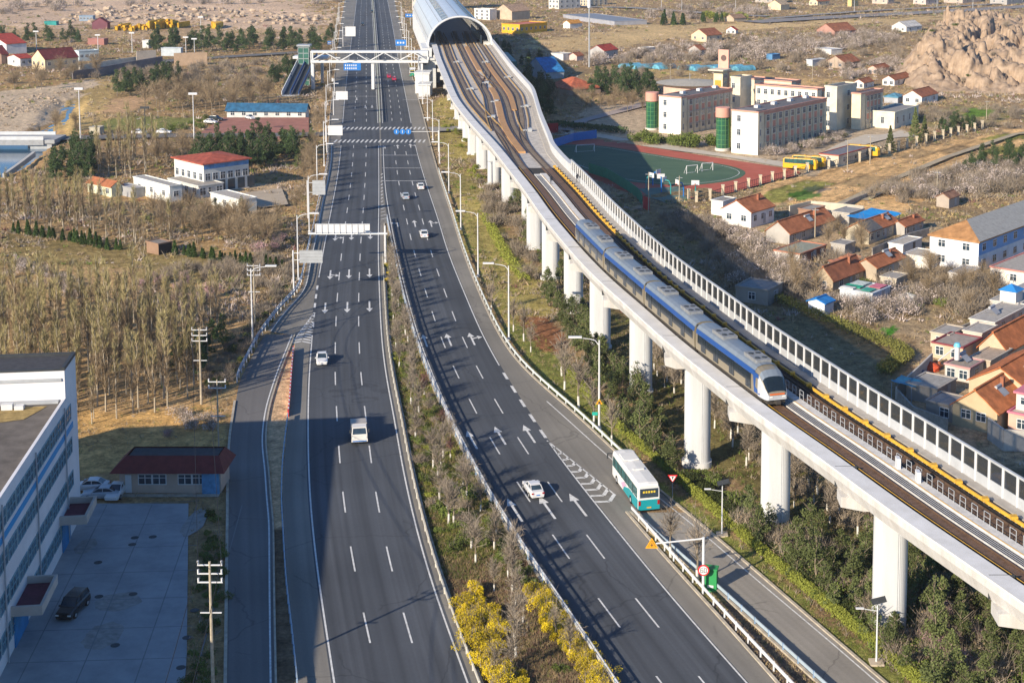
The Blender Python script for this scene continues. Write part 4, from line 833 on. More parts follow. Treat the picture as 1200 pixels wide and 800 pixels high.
L_, W_, h_ = H[16]['LW']; b = MB(); b.box(1.4, 1.2, h_ + .1, 4.4, W_ - .4, h_ + 2.3, 0); b.box(1.1, .9, h_ + 2.3, 4.7, W_ - .1, h_ + 2.55, 1); b.build('roof_room', [wmat((.66, .6, .55)), wmat((.6, .2, .26))], H[16]); window(H[16], 'end', W_ * .55, h_ + .9, 1.3, 1.0, L_, W_, off=-1.4)
H[17] = house('flat_house', 'pink-rimmed flat-roofed room with a blue-topped water tank in the junk yard', 1136, 449, 1107, 1152, 434, roof='flat', wall=(.50, .46, .42), rc=(.30, .26, .22), trim=(.50, .28, .27), wins=((2, 1),))
H[18] = house('flat_house', 'tan flat-roofed house with dark red roof rim above the junk yard', 1128, 424, 1092, 1150, 412, roof='flat', wall=(.55, .44, .32), rc=(.32, .27, .23), trim=(.25, .06, .07), wins=((2, 0),))
H[19] = house('flat_house', 'grey concrete flat-roofed house below the blue-roofed turret', 1165, 394, 1136, 1205, 382, roof='flat', wall=(.62, .58, .52), rc=(.36, .34, .31), wins=((0, 2),))
H[20] = house('flat_house', 'concrete house with a small blue-roofed turret at the right edge', 1192, 372, 1160, 1250, 360, roof='flat', wall=(.60, .57, .52), rc=(.38, .36, .33), wins=((2, 2),))
L_, W_, h_ = H[20]['LW']; b = MB(); b.box(.4, .5, h_, 3.2, 3.2, h_ + 2.0, 0); b.add([(.1, .2, h_ + 2.0), (3.5, .2, h_ + 2.0), (3.5, 3.5, h_ + 2.0), (.1, 3.5, h_ + 2.0), (1.8, 1.85, h_ + 3.0)], [(0, 1, 4), (1, 2, 4), (2, 3, 4), (3, 0, 4)], 1); b.build('turret', [wmat(WHITE), mat('blue_tile', (.03, .22, .55), .6, .1)], H[20])
H[22] = house('flat_house', 'low grey-roofed lean-to in front of the pink-rimmed room', 1098, 474, 1062, 1120, 462, roof='flat', wall=(.38, .35, .31), rc=(.30, .29, .27), wins=())
H['22b'] = house('flat_house', 'rough stone lean-to with grey slab roof against the tan gabled house', 1128, 497, 1085, 1145, 484, roof='flat', wall=(.33, .30, .27), rc=(.26, .25, .24), wins=((1, 0),))
H['22c'] = house('shed', 'low shed with rusty flat roof behind the water tank', 1160, 440, 1142, 1185, 431, roof='flat', wall=(.5, .42, .33), rc=(.38, .30, .23), wins=(), cat='shed')
# compound walls
def wall_run(name, label, pts, h, mt, t=.25, cat='wall', cap=None, group=None):
    P_ = [G(*p) if len(p) == 2 else p[:2] for p in pts]; o = None; b = MB()
    for (xa, ya), (xb, yb_) in zip(P_, P_[1:]):
        d = Vector((xb - xa, yb_ - ya)); n_ = Vector((-d.y, d.x)).normalized() * t / 2
        b.prism([(xa - n_.x, ya - n_.y), (xb - n_.x, yb_ - n_.y), (xb + n_.x, yb_ + n_.y), (xa + n_.x, ya + n_.y)][::1], -.4, h)
    o = b.build(name, mt); tag(o, label, cat, group); return o
cw = mat('rough_wall', (.33, .30, .26), .9, .25, 1.2, bump=.2)
wall_run('yard_wall', 'bare concrete yard wall with an orange mark near the right edge', [(1158, 512), (1176, 526), (1215, 528)], 2.5, mat('wall_concrete', (.42, .40, .37), .9, .15, .8))
wall_run('yard_wall', 'low stone wall closing the near side of the junk yard', [(1052, 470), (1070, 490), (1110, 505)], 1.6, cw)
wall_run('yard_wall', 'pale yard wall running up the left of the junk yard', [(1050, 468), (1078, 442), (1092, 428)], 1.8, wmat((.5, .47, .42)))
wall_run('garden_wall', 'low dark stone wall between the field plots and the village', [(985, 246), (1000, 238), (1024, 229)], 1.1, cw)
wall_run('garden_wall', 'cream garden wall behind the long grey farmhouse', [(925, 252), (950, 246), (985, 249), (1012, 252)], 2.0, wmat((.55, .5, .4)))
wall_run('garden_wall', 'dark garden wall running behind the tan farmhouse toward the big building', [(1022, 302), (1060, 286), (1088, 278)], 1.9, cw)
wall_run('yard_wall', 'tan rubble wall round the yard of the brick-sided house', [(940, 312), (975, 322), (1000, 318)], 1.3, mat('rubble_wall', (.42, .32, .22), .9, .3, 1.5))
for nm, lb, (cx, cy), (sx, sy), hh, cc in (('blue_canopy', 'sagging bright blue tarpaulin roof between two orange-roofed farmhouses', (1024, 268), (11, 7), 2.8, (.02, .26, .62)), ('blue_canopy', 'small faded blue tin canopy at the corner of the junk yard', (1062, 466), (3.2, 3.2), 2.2, (.06, .24, .36)), ('orange_canopy', 'leaning orange awning beside the brick-sided house', (990, 318), (8, 3), 2.2, (.62, .24, .11)), ('parked_van_cover', 'domed light blue vehicle cover seen through the screen panes', (1165, 575), (4.2, 2.0), 1.9, (.07, .30, .50))):
    X, Y = G(cx, cy); o = empty(nm, (X, Y, 0), math.pi / 2 - R(38), lb, 'canopy'); b = MB(); n_ = 6; vs = []
    for i in range(n_ + 1):
        for j in range(n_ + 1): vs.append((sx * (i / n_ - .5), sy * (j / n_ - .5), hh - .25 * math.sin(math.pi * i / n_) + .35 * (j / n_) + .08 * math.sin(i * 2.1 + j) if nm != 'parked_van_cover' else hh * max(0.02, (1 - (2 * i / n_ - 1) ** 4) * (1 - (2 * j / n_ - 1) ** 4)) ** .5))
    b.add(vs, [(i * (n_ + 1) + j, (i + 1) * (n_ + 1) + j, (i + 1) * (n_ + 1) + j + 1, i * (n_ + 1) + j + 1) for i in range(n_) for j in range(n_)]); b.build('cover', mat('canopy_%d' % int(cc[0] * 100 + cc[2] * 10), cc, .6, .15, 1), o)
    if nm != 'parked_van_cover':
        for i in (-1, 1):
            for j in (-1, 1): b = MB(); b.tube((i * sx * .46, j * sy * .46, -.2), (i * sx * .46, j * sy * .46, hh), .06, n=6); b.build('post', M['grey'], o)
# junk heap pieces
for k, (px, py, s, cc, lb) in enumerate(((1090, 432, 1.6, (.60, .10, .04), 'crumpled red and orange tarpaulin on top of the junk heap'), (1096, 428, 1.1, (.62, .20, .08), 'bright orange sack leaning beside the red tarpaulin'), (1082, 440, 1.3, (.10, .13, .20), 'dark blue bundle in the junk yard'), (1077, 448, 1.2, (.35, .36, .38), 'pale grey bundle at the left of the junk heap'), (1086, 447, .9, (.16, .12, .10), 'brown bag lying below the blue bundle'), (1158, 430, .9, (.5, .5, .5), 'white sack beside the rusty shed'), (1040, 356, 1.0, (.45, .08, .08), 'red bundle beside the tarp-covered shed'), (1062, 352, 2.0, (.55, .55, .52), 'white sheet spread over a heap near the garden'))):
    X, Y = G(px, py); b = MB(); vs = []; nn_ = 9
    for i in range(5):
        for j in range(nn_):
            r = s * (1 - (i / 4) ** 2) ** .5 * (1 + .35 * (vnoise(i * 3.1 + k, j * 2.3, 1, k) - .5)) if i < 4 else .02; vs.append((r * math.cos(2 * math.pi * j / nn_), r * math.sin(2 * math.pi * j / nn_), s * .7 * i / 4 * (1 + .4 * (float(vnoise(i, j, 1, k + 3)) - .5))))
    b.add(vs, [(i * nn_ + j, i * nn_ + (j + 1) % nn_, (i + 1) * nn_ + (j + 1) % nn_, (i + 1) * nn_ + j) for i in range(4) for j in range(nn_)]); o = b.build('bundle', mat('junk_%d' % k, cc, .8, .3, 3), None, (X, Y, -.1)); tag(o, lb, 'bundle')
X, Y = G(1128, 446); o = empty('water_tank', (X - .5, Y + 1.5, 2.6), 0, 'white water tank with light blue top on the pink-rimmed flat roof', 'tank'); b = MB(); b.tube((0, 0, 0), (0, 0, 1.9), .38, n=12); b.build('tank', M['white'], o); b = MB(); b.tube((0, 0, 1.9), (0, 0, 2.4), .55, .35, n=12); b.build('lid', mat('light_blue', (.15, .5, .65), .5, .05), o); b = MB(); b.tube((-.3, 0, 1.7), (-2.9, -1.2, .2), .09, n=6); b.build('pipe', M['white'], o)

for nm, lb, cx, cy, xl, xr, yt, rf, wl, rc, wn in (
 ('flat_house', 'small tan flat-roofed room between the garden and the red-rimmed house', 1112, 409, 1094, 1130, 401, 'flat', (.5, .43, .34), (.33, .31, .28), ((1, 0),)),
 ('flat_house', 'pale concrete room standing between the red-rimmed house and the concrete house', 1150, 407, 1130, 1168, 398, 'flat', (.58, .53, .46), (.36, .34, .31), ((1, 1),)),
 ('tiled_house', 'orange-tiled house cut by the right edge, above the pink house', 1212, 468, 1188, 1262, 455, 'gable', (.5, .42, .3), (.45, .16, .07), ()),
 ('shed', 'little grey shed beside the wall of the half grey, half orange farmhouse', 990, 300, 980, 1002, 294, 'flat', (.42, .40, .37), (.28, .27, .26), ()),
 ('shed', 'low cream shed in front of the two joined tan farmhouses', 1050, 341, 1040, 1064, 334, 'flat', (.56, .5, .4), (.32, .3, .27), ((1, 0),)),
 ('shed', 'low brick shed behind the long grey farmhouse', 950, 258, 940, 966, 252, 'flat', (.33, .2, .14), (.3, .28, .25), ()),
 ('flat_house', 'long grey flat roof behind the bright blue tarpaulin roof', 995, 262, 975, 1012, 255, 'flat', (.5, .47, .42), (.30, .29, .27), ()),
 ('flat_house', 'white flat-roofed store in front of the long blue and white building', 1130, 336, 1112, 1150, 327, 'flat', (.62, .6, .56), (.38, .36, .33), ((1, 1),)),
 ('shed', 'small rusty-roofed shed at the edge of the orange plots', 1112, 243, 1102, 1124, 237, 'gable', (.42, .36, .3), (.30, .16, .1), ())):
    H[lb] = house(nm, lb, cx, cy, xl, xr, yt, 38, rf, wl, rc, wins=wn, cat='shed' if nm == 'shed' else 'house')
wall_run('yard_wall', 'thin rubble wall in front of the joined tan farmhouses', [(1000, 343), (1040, 349), (1072, 341), (1090, 327)], 1.2, cw)
wall_run('yard_wall', 'grey yard wall left of the concrete house with the turret', [(1120, 396), (1142, 386), (1158, 378)], 1.5, cw)
for k, (key, fx_, fy_) in enumerate(((13, .5, .25), (14, .3, .25), (2, .5, .25), (3, .7, .25), (5, .5, .25), (17, .4, .5), (19, .3, .5))):
    o_ = H[key]; L_, W_, h_ = o_['LW']; zz = h_ + (.9 if key in (13, 14, 2, 3, 5) else .3); b = MB(); b.add([(L_ * fx_, W_ * fy_ - .6, zz), (L_ * fx_ + 1.7, W_ * fy_ - .6, zz), (L_ * fx_ + 1.7, W_ * fy_ + .5, zz + .9), (L_ * fx_, W_ * fy_ + .5, zz + .9)], [(0, 1, 2, 3)]); b.tube((L_ * fx_ - .1, W_ * fy_ + .55, zz + .95), (L_ * fx_ + 1.8, W_ * fy_ + .55, zz + .95), .22, n=10); b.build('solar_heater', M['grey'], o_)
# --- far right village and town
far = [
 ('farmhouse', 'white-gabled house with orange roof below the rock outcrop', 1080, 123, 1058, 1099, 114, 35, 'gable', WHITE, ORG2),
 ('arched_shed', 'blue barrel-roofed shed behind the low white school annex', 1052, 121, 1036, 1060, 114, 35, 'hip', (.4, .42, .45), (.10, .28, .40)),
 ('farmhouse', 'white and orange house left of the rock outcrop', 1048, 101, 1034, 1068, 94, 35, 'gable', WHITE, ORG2),
 ('farmhouse', 'white house with pink gable and red roof above the school tower', 1028, 88, 1017, 1042, 81, 35, 'gable', (.66, .5, .42), ORG2),
 ('farmhouse', 'orange-roofed house with brick yard beyond the stair tower of the school', 990, 80, 968, 1008, 74, 40, 'gable', (.45, .36, .28), ORG2),
 ('shed', 'white shed with blue side wall in the middle of the scrub', 952, 77, 945, 967, 71, 45, 'flat', (.6, .65, .68), (.5, .48, .46)),
 ('shed', 'long white shed with light blue trim further back in the scrub', 974, 64, 955, 987, 59, 50, 'flat', WHITE, (.55, .55, .55)),
 ('farmhouse', 'white cottage with orange gable end beside the railway fields', 1062, 38, 1045, 1080, 32, 45, 'gable', WHITE, (.6, .58, .55)),
 ('farmhouse', 'clustered red-roofed farmhouse at the edge of the far fields', 978, 43, 957, 1003, 37, 50, 'gable', (.45, .25, .2), ORG2),
 ('warehouse', 'white warehouse with grey-blue roof above the rock outcrop', 1150, 38, 1134, 1189, 31, 50, 'gable', WHITE, (.25, .31, .38)),
 ('farmhouse', 'grey-gabled house with red roof beside the tall mast', 708, 69, 691, 724, 60, 35, 'gable', (.42, .42, .42), RED),
 ('farmhouse', 'cream house with orange roof in the middle of the orchard', 828, 49, 810, 846, 42, 45, 'gable', CREAM, ORG2),
 ('farmhouse', 'small white house with red roof at the orchard edge', 862, 40, 851, 864, 36, 30, 'gable', WHITE, RED),
 ('farmhouse', 'low orange-roofed cottage half hidden in the orchard', 820, 64, 807, 827, 59, 45, 'gable', GREYW, ORG2),
 ('restaurant', 'yellow-fronted restaurant with long pink-red roof', 609, 40, 588, 641, 30, 38, 'flat', (.75, .42, .03), (.50, .16, .11)),
 ('workshop', 'tan workshop with orange-brown roof behind the yellow restaurant', 600, 24, 580, 621, 14, 40, 'gable', TAN, (.45, .30, .2)),
 ('white_villa', 'white villa with many windows behind the station roof', 574, 24, 556, 582, 12, 42, 'flat', WHITE, (.5, .48, .45)),
 ('white_block', 'white three-storey block at the top edge left of the road to the fields', 655, 11, 643, 680, -6, 45, 'flat', (.62, .60, .55), (.4, .4, .4)),
 ('white_block', 'cream low building with yard at the top edge near the white block', 690, 7, 680, 712, -2, 45, 'flat', CREAM, (.45, .4, .35)),
 ('warehouse', 'long low grey warehouse lying in the fields past the white cottage', 720, 30, 660, 758, 26, 62, 'flat', (.35, .36, .4), (.20, .23, .28)),
 ('hut', 'white and orange hut near the tall mast', 668, 34, 660, 682, 28, 45, 'gable', WHITE, (.65, .30, .06)),
 ('tiled_hall', 'orange hip-roofed hall in the shade left of the pine row', 668, 112, 640, 704, 105, 55, 'hip', (.4, .3, .25), (.50, .14, .07)),
 ('market_stalls', 'row of blue-roofed stalls in the shade of the station', 640, 92, 616, 661, 85, 60, 'gable', (.35, .4, .45), (.03, .22, .52)),
 ('hut', 'white hut with small red extension left of the tall mast', 660, 72, 646, 670, 64, 40, 'flat', WHITE, (.5, .48, .45)),
 ('hut', 'tiny orange-roofed hut beside the turquoise kiosk', 676, 72, 667, 684, 66, 40, 'gable', (.6, .5, .45), ORG2),
 ('shed', 'grey shed at the top edge beyond the far road', 915, 12, 900, 925, 6, 40, 'gable', CREAM, (.5, .38, .25)),
 ('farmhouse', 'yellow house at the top edge beside the far road', 998, 8, 994, 1006, 0, 35, 'flat', (.62, .5, .22), (.5, .45, .35)),
 ('farmhouse', 'orange-roofed house at the top edge right of the yellow one', 1040, 5, 1022, 1048, -1, 45, 'gable', (.55, .45, .38), ORG2),
 ('farmhouse', 'pink-roofed house at the top edge near the right corner', 1085, 6, 1070, 1100, 0, 45, 'gable', (.6, .5, .45), (.5, .22, .18)),
 ('farmhouse', 'small orange-roofed house at the top edge left of the far railway pole', 958, 7, 948, 972, 2, 45, 'gable', CREAM, ORG2),
 ('farmhouse', 'dark-roofed long house at the top edge above the far road bend', 905, 4, 885, 922, -1, 50, 'gable', (.45, .4, .35), (.16, .12, .1)),
 ('farmhouse', 'red-roofed long house at the very top right', 1128, 4, 1106, 1150, -2, 45, 'gable', (.5, .42, .36), RED),
 ('farmhouse', 'grey farm block in the top right corner', 1180, 6, 1160, 1205, -1, 45, 'flat', (.42, .4, .38), (.28, .27, .26)),
 ('shed', 'small white shed in the orchard right of the tall mast', 756, 62, 748, 768, 58, 45, 'flat', WHITE, (.5, .48, .45)),
 ('shed', 'small blue tarp shed in the scrub left of the white sheds', 905, 70, 898, 914, 66, 45, 'flat', (.1, .25, .45), (.05, .25, .5)),
 ('shed', 'low tan shed in the tan fields below the far road', 860, 26, 850, 874, 22, 50, 'gable', TAN, (.35, .22, .14)),
 ('farmhouse', 'white-walled house left of the arched blue shed', 1012, 104, 1000, 1024, 98, 35, 'gable', WHITE, ORG2),
 ('office_block', 'tall grey apartment block behind the left flank of the station roof', 497, 14, 483, 503, -40, 60, 'flat', (.55, .50, .45), (.4, .4, .4)),
]
for nm, lb, cx, cy, xl, xr, yt, az, rf, wl, rc in far:
    c = {'restaurant': 'restaurant', 'shed': 'shed', 'arched_shed': 'shed', 'hut': 'hut', 'warehouse': 'warehouse', 'workshop': 'building', 'white_block': 'building', 'office_block': 'building', 'market_stalls': 'building', 'tiled_hall': 'building'}.get(nm, 'house')
    w_ = ((2, 2),) if c == 'house' else ()
    if nm in ('white_block', 'white_villa'): w_ = ((3, 4, 3, 1.6, 1.5),)
    if nm == 'restaurant': w_ = ((4, 6, 1, 1.4, 1.6),)
    if nm == 'office_block': w_ = ((4, 6, 7, 1.6, 1.6),)
    H[lb] = house(nm, lb, cx, cy, xl, xr, yt, az, rf, wl, rc, wins=w_, cat=c, over=.3)
for k, (x0, x1, y) in enumerate(((722, 776, 80), (792, 868, 82))):
    for i in range(4 if k == 0 else 6):
        xa = x0 + (x1 - x0) * i / (4 if k == 0 else 6); X, Y = G(xa + 6, y + (i % 2)); b = MB(); nn_ = 8; wd = 5
        for j in range(nn_):
            t0, t1 = math.pi * j / nn_, math.pi * (j + 1) / nn_; b.add([(-wd / 2 * math.cos(t0), 0, 1.8 * math.sin(t0)), (-wd / 2 * math.cos(t1), 0, 1.8 * math.sin(t1)), (-wd / 2 * math.cos(t1), 9, 1.8 * math.sin(t1)), (-wd / 2 * math.cos(t0), 9, 1.8 * math.sin(t0))], [(0, 1, 2, 3)])
        b.add([(-wd / 2 * math.cos(math.pi * j / nn_), 0, 1.8 * math.sin(math.pi * j / nn_)) for j in range(nn_ + 1)], [tuple(range(nn_ + 1))])
        o = b.build('polytunnel', mat('blue_film', (.12, .34, .45), .4, .5, .6), None, (X, Y, 0), R(-55)); tag(o, ['blue plastic polytunnel in the left row behind the school', 'blue plastic polytunnel in the right row behind the school'][k], 'polytunnel', ['polytunnels in the left row', 'polytunnels in the right row'][k])

# --- the school
SC = dict(az=33, roof='flat', cat='school building'); PINK = (.62, .33, .25)
def school(label, cx, cy, xl, xr, yt, ne, ns, rows=3, wall=(.76, .66, .47), rc=(.13, .125, .13), name='school_building', panels=True, end=True, ww=1.5, h=None):
    o = house(name, label, cx, cy, xl, xr, yt, 37, 'flat', wall, rc, wins=(), cat='school building', trim=PINK if panels else wall, h=h)
    L_, W_, h_ = o['LW']; fh = h_ / rows
    for r_ in range(rows):
        for i in range(ns):
            s = 3.5 + (L_ - 5) * (i + .5) / ns; window(o, 'side', s, r_ * fh + 1.2, ww, 1.7, L_, W_)
        for i in range(ne): window(o, 'end', W_ * .72 if ne == 1 else W_ * (i + .5) / ne, r_ * fh + 1.1, 1.2, 1.7, L_, W_)
    if panels:
        b = MB()
        for r_ in range(1, rows):
            for i in range(ns): s = 3.5 + (L_ - 5) * (i + .5) / ns; b.box(s - ww / 2, -.04, r_ * fh - .75, s + ww / 2, -.003, r_ * fh + 1.0)
        b.box(3, -.08, h_ - .7, L_, -.003, h_ - .1); b.build('wall_colour_panels', mat('pink_panel', (.58, .28, .20), .8, .1), o)
        b = MB()
        for i in range(ns + 1): s = 3.5 + (L_ - 5) * i / ns; b.box(s - .3, -.16, 0, s + .3, -.09, h_ - .7)
        for r_ in range(1, rows): b.box(3.2, -.3, r_ * fh - .9, L_, -.17, r_ * fh - .76)
        b.build('pilasters', wmat((.60, .53, .40)), o)
    return o
SCH = {}
SCH['A'] = school('front classroom block of the school, white end wall beside the nearer green glass turret', 888, 182, 857, 968, 133, 1, 10)
SCH['B'] = school('rear classroom block of the school, white end wall beside the farther green glass turret', 798, 158, 772, 858, 115.5, 1, 7)
for k_, s_ in (('A', .26), ('B', .26)):
    o = SCH[k_]; L_, W_, h_ = o['LW']
    b = MB(); b.add([(-.012, .05, 0), (-.012, W_ - .05, 0), (-.012, W_ - .05, h_), (-.012, .05, h_)], [(3, 2, 1, 0)]); b.build('mural_wall', mat('mural_plaster', (.80, .79, .76), .8, .0, .4, c2=(.74, .78, .74)), o)
    for i in range(3):
        for j in (.5,): window(o, 'side', 1.2, 1.3 + i * h_ / 3, .6, 1.7, L_, W_)
    b = MB(); b.box(.5, 1, h_ + .16, 6, W_ - 1, h_ + .5); b.build('roof_slab', rmat((.2, .19, .19)), o)
    for i in range(4): b = MB(); x_ = 8 + i * 9; b.box(x_, W_ * .6, h_ + .15, x_ + 1.6, W_ * .6 + 1.2, h_ + .9); b.build('vent_box', M['white'], o) if x_ < L_ - 2 else None
school('square stair tower with three windows in the middle of the school', 980, 153, 966, 1003, 103, 1, 1, 3, name='stair_tower', wall=(.74, .67, .52), panels=False)
school('short classroom block to the right of the stair tower', 1008, 153, 1000, 1034, 111, 0, 4)
house('school_annex', 'low white school annex with flat grey roof and a row of narrow windows', 1048, 152, 1020, 1076, 133, 33, 'flat', (.74, .68, .55), (.25, .24, .23), wins=((1, 4, 1, 1.0, 2.0),), cat='school building')
school('tall cream tower block behind the front classrooms', 867, 141, 856, 880, 92, 1, 0, 3, name='tower_block', wall=(.74, .66, .50), panels=False)
school('white corridor block with many small windows behind the front classrooms', 957, 147, 885, 966, 106, 9, 1, 3, name='corridor_block', wall=(.78, .70, .58))
school('rearmost flat-roofed school block', 927, 133, 872, 938, 97, 4, 1, 3, name='rear_block')
for lb, px, py, yt in (('nearer green glass turret with pink cap on the school', 847.5, 177, 127), ('farther green glass turret with pink cap on the school', 764.5, 153, 109)):
    X, Y = G(px, py); hh = hgt(px, py, yt); o = empty('glass_turret', (X, Y + 2, 0), 0, lb, 'turret'); b = MB(); b.tube((0, 0, 0), (0, 0, hh - 2.6), 1.75, n=20); b.build('glazing', mat('turret_glass', (.02, .10, .06), .15, .3, .8, spec=.8), o)
    b = MB(); b.tube((0, 0, hh - 2.6), (0, 0, hh), 2.0, n=24); b.build('cap', mat('pink_plaster', (.66, .33, .25), .8, .05), o); b = MB(); b.tube((0, 0, -.3), (0, 0, .6), 2.1, n=20); b.build('base', wmat((.66, .62, .55)), o)
    b = MB()
    for z in np.arange(1.6, hh - 2.6, 1.3): b.tube((0, 0, z), (0, 0, z + .09), 1.79, n=20)
    for t in range(10): a = 2 * math.pi * t / 10; b.box(1.74 * math.cos(a) - .05, 1.74 * math.sin(a) - .05, .6, 1.74 * math.cos(a) + .05, 1.74 * math.sin(a) + .05, hh - 2.6)
    b.build('mullions', mat('green_frame', (.12, .28, .10), .5, .1), o)
    b = MB(); b.box(1.72, -.25, 0, 2.1, .1, hh - 2.6); b.build('lime_strip', mat('lime_paint', (.5, .62, .05), .6, .05), o)
X, Y = G(811, 134); o = empty('round_hall', (X, Y + 12, 0), 0, 'round pavilion with wide flat disc roof behind the rear classrooms', 'hall'); b = MB(); b.tube((0, 0, 0), (0, 0, 8.2), 8.6, n=32); b.build('wall', mat('pink_wall', (.6, .42, .34), .8, .1), o); b = MB(); b.tube((0, 0, 8.2), (0, 0, 8.8), 9.5, 11.0, n=40); b.tube((0, 0, 8.8), (0, 0, 9.6), 11.0, 2, n=40); b.build('roof', rmat((.40, .37, .31)), o); b = MB(); b.tube((0, 0, 9.5), (0, 0, 12), .07); b.build('mast', M['grey'], o)
X, Y = G(842, 140); o = empty('clock_tower', (X, Y + 3, 0), R(57 - 0), 'slim pink clock tower with a round black clock rising behind the school', 'tower')
b = MB(); b.box(3.4, -1.8, 0, 4.2, 1.8, 21.2); b.build('slab', mat('tower_pink', (.62, .36, .28), .8, .06), o); b = MB(); b.box(0, -1.6, 0, 3.4, 1.6, 15.0); b.build('wall', wmat((.72, .62, .42)), o)
b = MB(); b.box(-2.4, -3.0, 15.0, 3.3, 2.4, 15.4); b.build('canopy', wmat((.66, .60, .48)), o)
b = MB(); b.tube((3.38, -.1, 18.6), (3.3, -.1, 18.6), .95, n=20); b.build('clock_face', mat('clock_dark', (.12, .08, .07), .5, .1), o)
b = MB(); b.box(-.04, -1.1, 9.4, -.002, 1.1, 11.9); b.build('orange_panel', mat('orange_panel', (.70, .30, .04), .7, .1), o)
for z in (7.8, 10.2, 12.6): window(o, 'side', 1.8, z, 2.0, 1.3, 3.4, 3.2, off=1.6); window(o, 'end', 0, z - 8 if z - 8 > 0 else 1, 1.2, 1.2, 3.4, 3.2)
house('gatehouse', 'long low cream gatehouse with grey roof and red rim beside the yellow buses', 982.5, 195, 960, 1022, 183, 36, 'flat', (.66, .58, .44), (.17, .17, .19), trim=(.45, .12, .09), wins=((1, 3),), cat='building')
# school yard fence
ps = [(807,234),(816,237),(832,234),(847,229),(862,225),(877,221),(891,217),(905,213),(919,210),(932,206),(946,202),(971,198),(984,194),(1007,189),(1019,185),(1031,182),(1042,179),(1053,176),(1063,173),(1074,170),(1085,167),(1095,164),(1105,162),(1114,160),(1123,158),(1133,156),(1142,154),(1151,151)]
fe = empty('school_fence', (0, 0, 0), 0, 'school fence of cream brick pillars and dark railings along the field plots', 'fence'); b = MB(); b.box(-.3, -.3, -.3, .3, .3, 2.3); b.box(-.4, -.4, 2.3, .4, .4, 2.5); pmsh = b.mesh('pillar', [wmat((.60, .52, .38))]); PP = [G(*p) for p in ps]
for x, y in PP: obj('pillar', pmsh, fe, (x, y, 0))
b = MB()
for (xa, ya), (xb, yb_) in zip(PP, PP[1:]):
    n_ = max(2, int(math.hypot(xb - xa, yb_ - ya) / .8))
    for z in (.5, 1.7): b.tube((xa, ya, z), (xb, yb_, z), .05, n=4)
    for i in range(1, n_): t = i / n_; b.tube((xa + (xb - xa) * t, ya + (yb_ - ya) * t, .1), (xa + (xb - xa) * t, ya + (yb_ - ya) * t, 1.8), .04, n=4)
b.build('railings', M['dark'], fe)
# sports ground
def sheet(name, pts, z, mt): b = MB(); b.poly([(*G(*p), z) for p in pts]); o = b.build(name, mt); return tag(o, kind='structure')
def smooth(pts, n=6):
    r = []; m_ = len(pts)
    for i in range(m_):
        p0, p1, p2, p3 = [np.array(pts[(i + k) % m_], float) for k in (-1, 0, 1, 2)]
        for t in np.arange(n) / n: r.append(tuple(.5 * ((2 * p1) + (-p0 + p2) * t + (2 * p0 - 5 * p1 + 4 * p2 - p3) * t * t + (-p0 + 3 * p1 - 3 * p2 + p3) * t ** 3)))
    return r
mtr = mat('running_track', (.38, .085, .05), .85, .12, .2, c2=(.48, .13, .085)); mfl = mat('turf_field', (.050, .105, .062), .9, .2, .14, c2=(.085, .145, .085)); mct = mat('court_surface', (.11, .17, .14), .85, .15, .3)
sheet('school_path', smooth([(640,158),(700,161),(745,170),(800,178),(860,186),(935,199),(955,201),(985,180),(1040,163),(1075,160),(1040,152),(985,168),(940,190),(890,186),(850,181),(790,171),(740,164),(700,157),(650,152)], 3), .10, mat('pale_path', (.52, .46, .37), .9, .12, .4))
sheet('running_track', smooth([(620,168),(700,164),(760,173),(850,187),(937,202),(905,213),(862,225),(830,232),(790,233),(735,226),(700,212),(640,190)], 5), .135, mtr)
sheet('sports_field', smooth([(640,172),(697,171),(745,178),(800,187),(850,194),(873,202),(865,210),(840,215),(800,218),(740,214),(700,205),(655,188)], 5), .17, mfl)
sheet('basketball_court', [(748,222),(800,219),(806,236),(784,240),(762,232)], .165, mct)
sheet('dirt_lane', [(683,200),(700,203),(745,228),(758,243),(728,250),(706,228)], .10, mat('lane_dirt', (.42, .29, .18), .95, .2, .6))
sheet('path_by_trees', [(645,150),(760,118),(770,121),(690,142),(665,156)], .10, mat('path_grey', (.36, .30, .27), .9, .1, .4))
lm = MB()
pl = smooth([(650,172.5),(697,172.5),(745,179.5),(800,188.5),(846,195),(866,202),(858,209),(836,213.5),(800,216),(745,212.5),(705,203.5),(660,186)], 5)
for p, q_ in zip(pl, pl[1:] + pl[:1]):
    a = Vector((*G(*p), .18)); b_ = Vector((*G(*q_), .18)); d = (b_ - a).normalized(); s = Vector((-d.y, d.x, 0)) * .08; lm.poly([a - s, b_ - s, b_ + s, a + s])
tag(lm.build('field_lines', M['paint']), kind='structure')
for k, (px, py, rz) in enumerate(((686, 179, .35), (811, 204, .5), (829, 201, .5))):
    X, Y = G(px, py); o = empty('football_goal', (X, Y, .16), rz, ['football goal in the shaded end of the turf', 'left of the two small football goals in the sunlit turf', 'right of the two small football goals in the sunlit turf'][k], 'goal'); b = MB(); w2 = 2.6 if k == 0 else 1.6
    b.path([(-w2, 0, 0), (-w2, 0, 2.0), (w2, 0, 2.0), (w2, 0, 0)], .09); b.path([(-w2, 0, 2), (-w2, 1.2, 0), (w2, 1.2, 0), (w2, 0, 2)], .06); b.build('frame', M['white'], o)
fm = mat('green_mesh', (.04, .20, .13), .8, .15, 1)
wall_run('green_fence', 'green mesh fence along the near side of the sports field', [(690,203),(712,210),(735,224),(748,234),(752,240)], 2.6, fm, .1, 'fence')
wall_run('blue_fence', 'blue boarded fence at the shaded end of the sports field', [(648,174),(672,166),(699,162)], 2.4, M['blue'], .2, 'fence')
wall_run('red_board', 'dark red board beside the blue fence', [(640,157),(654,156)], 3.0, mat('red_board', (.38, .03, .03), .7, .1), .2, 'board')
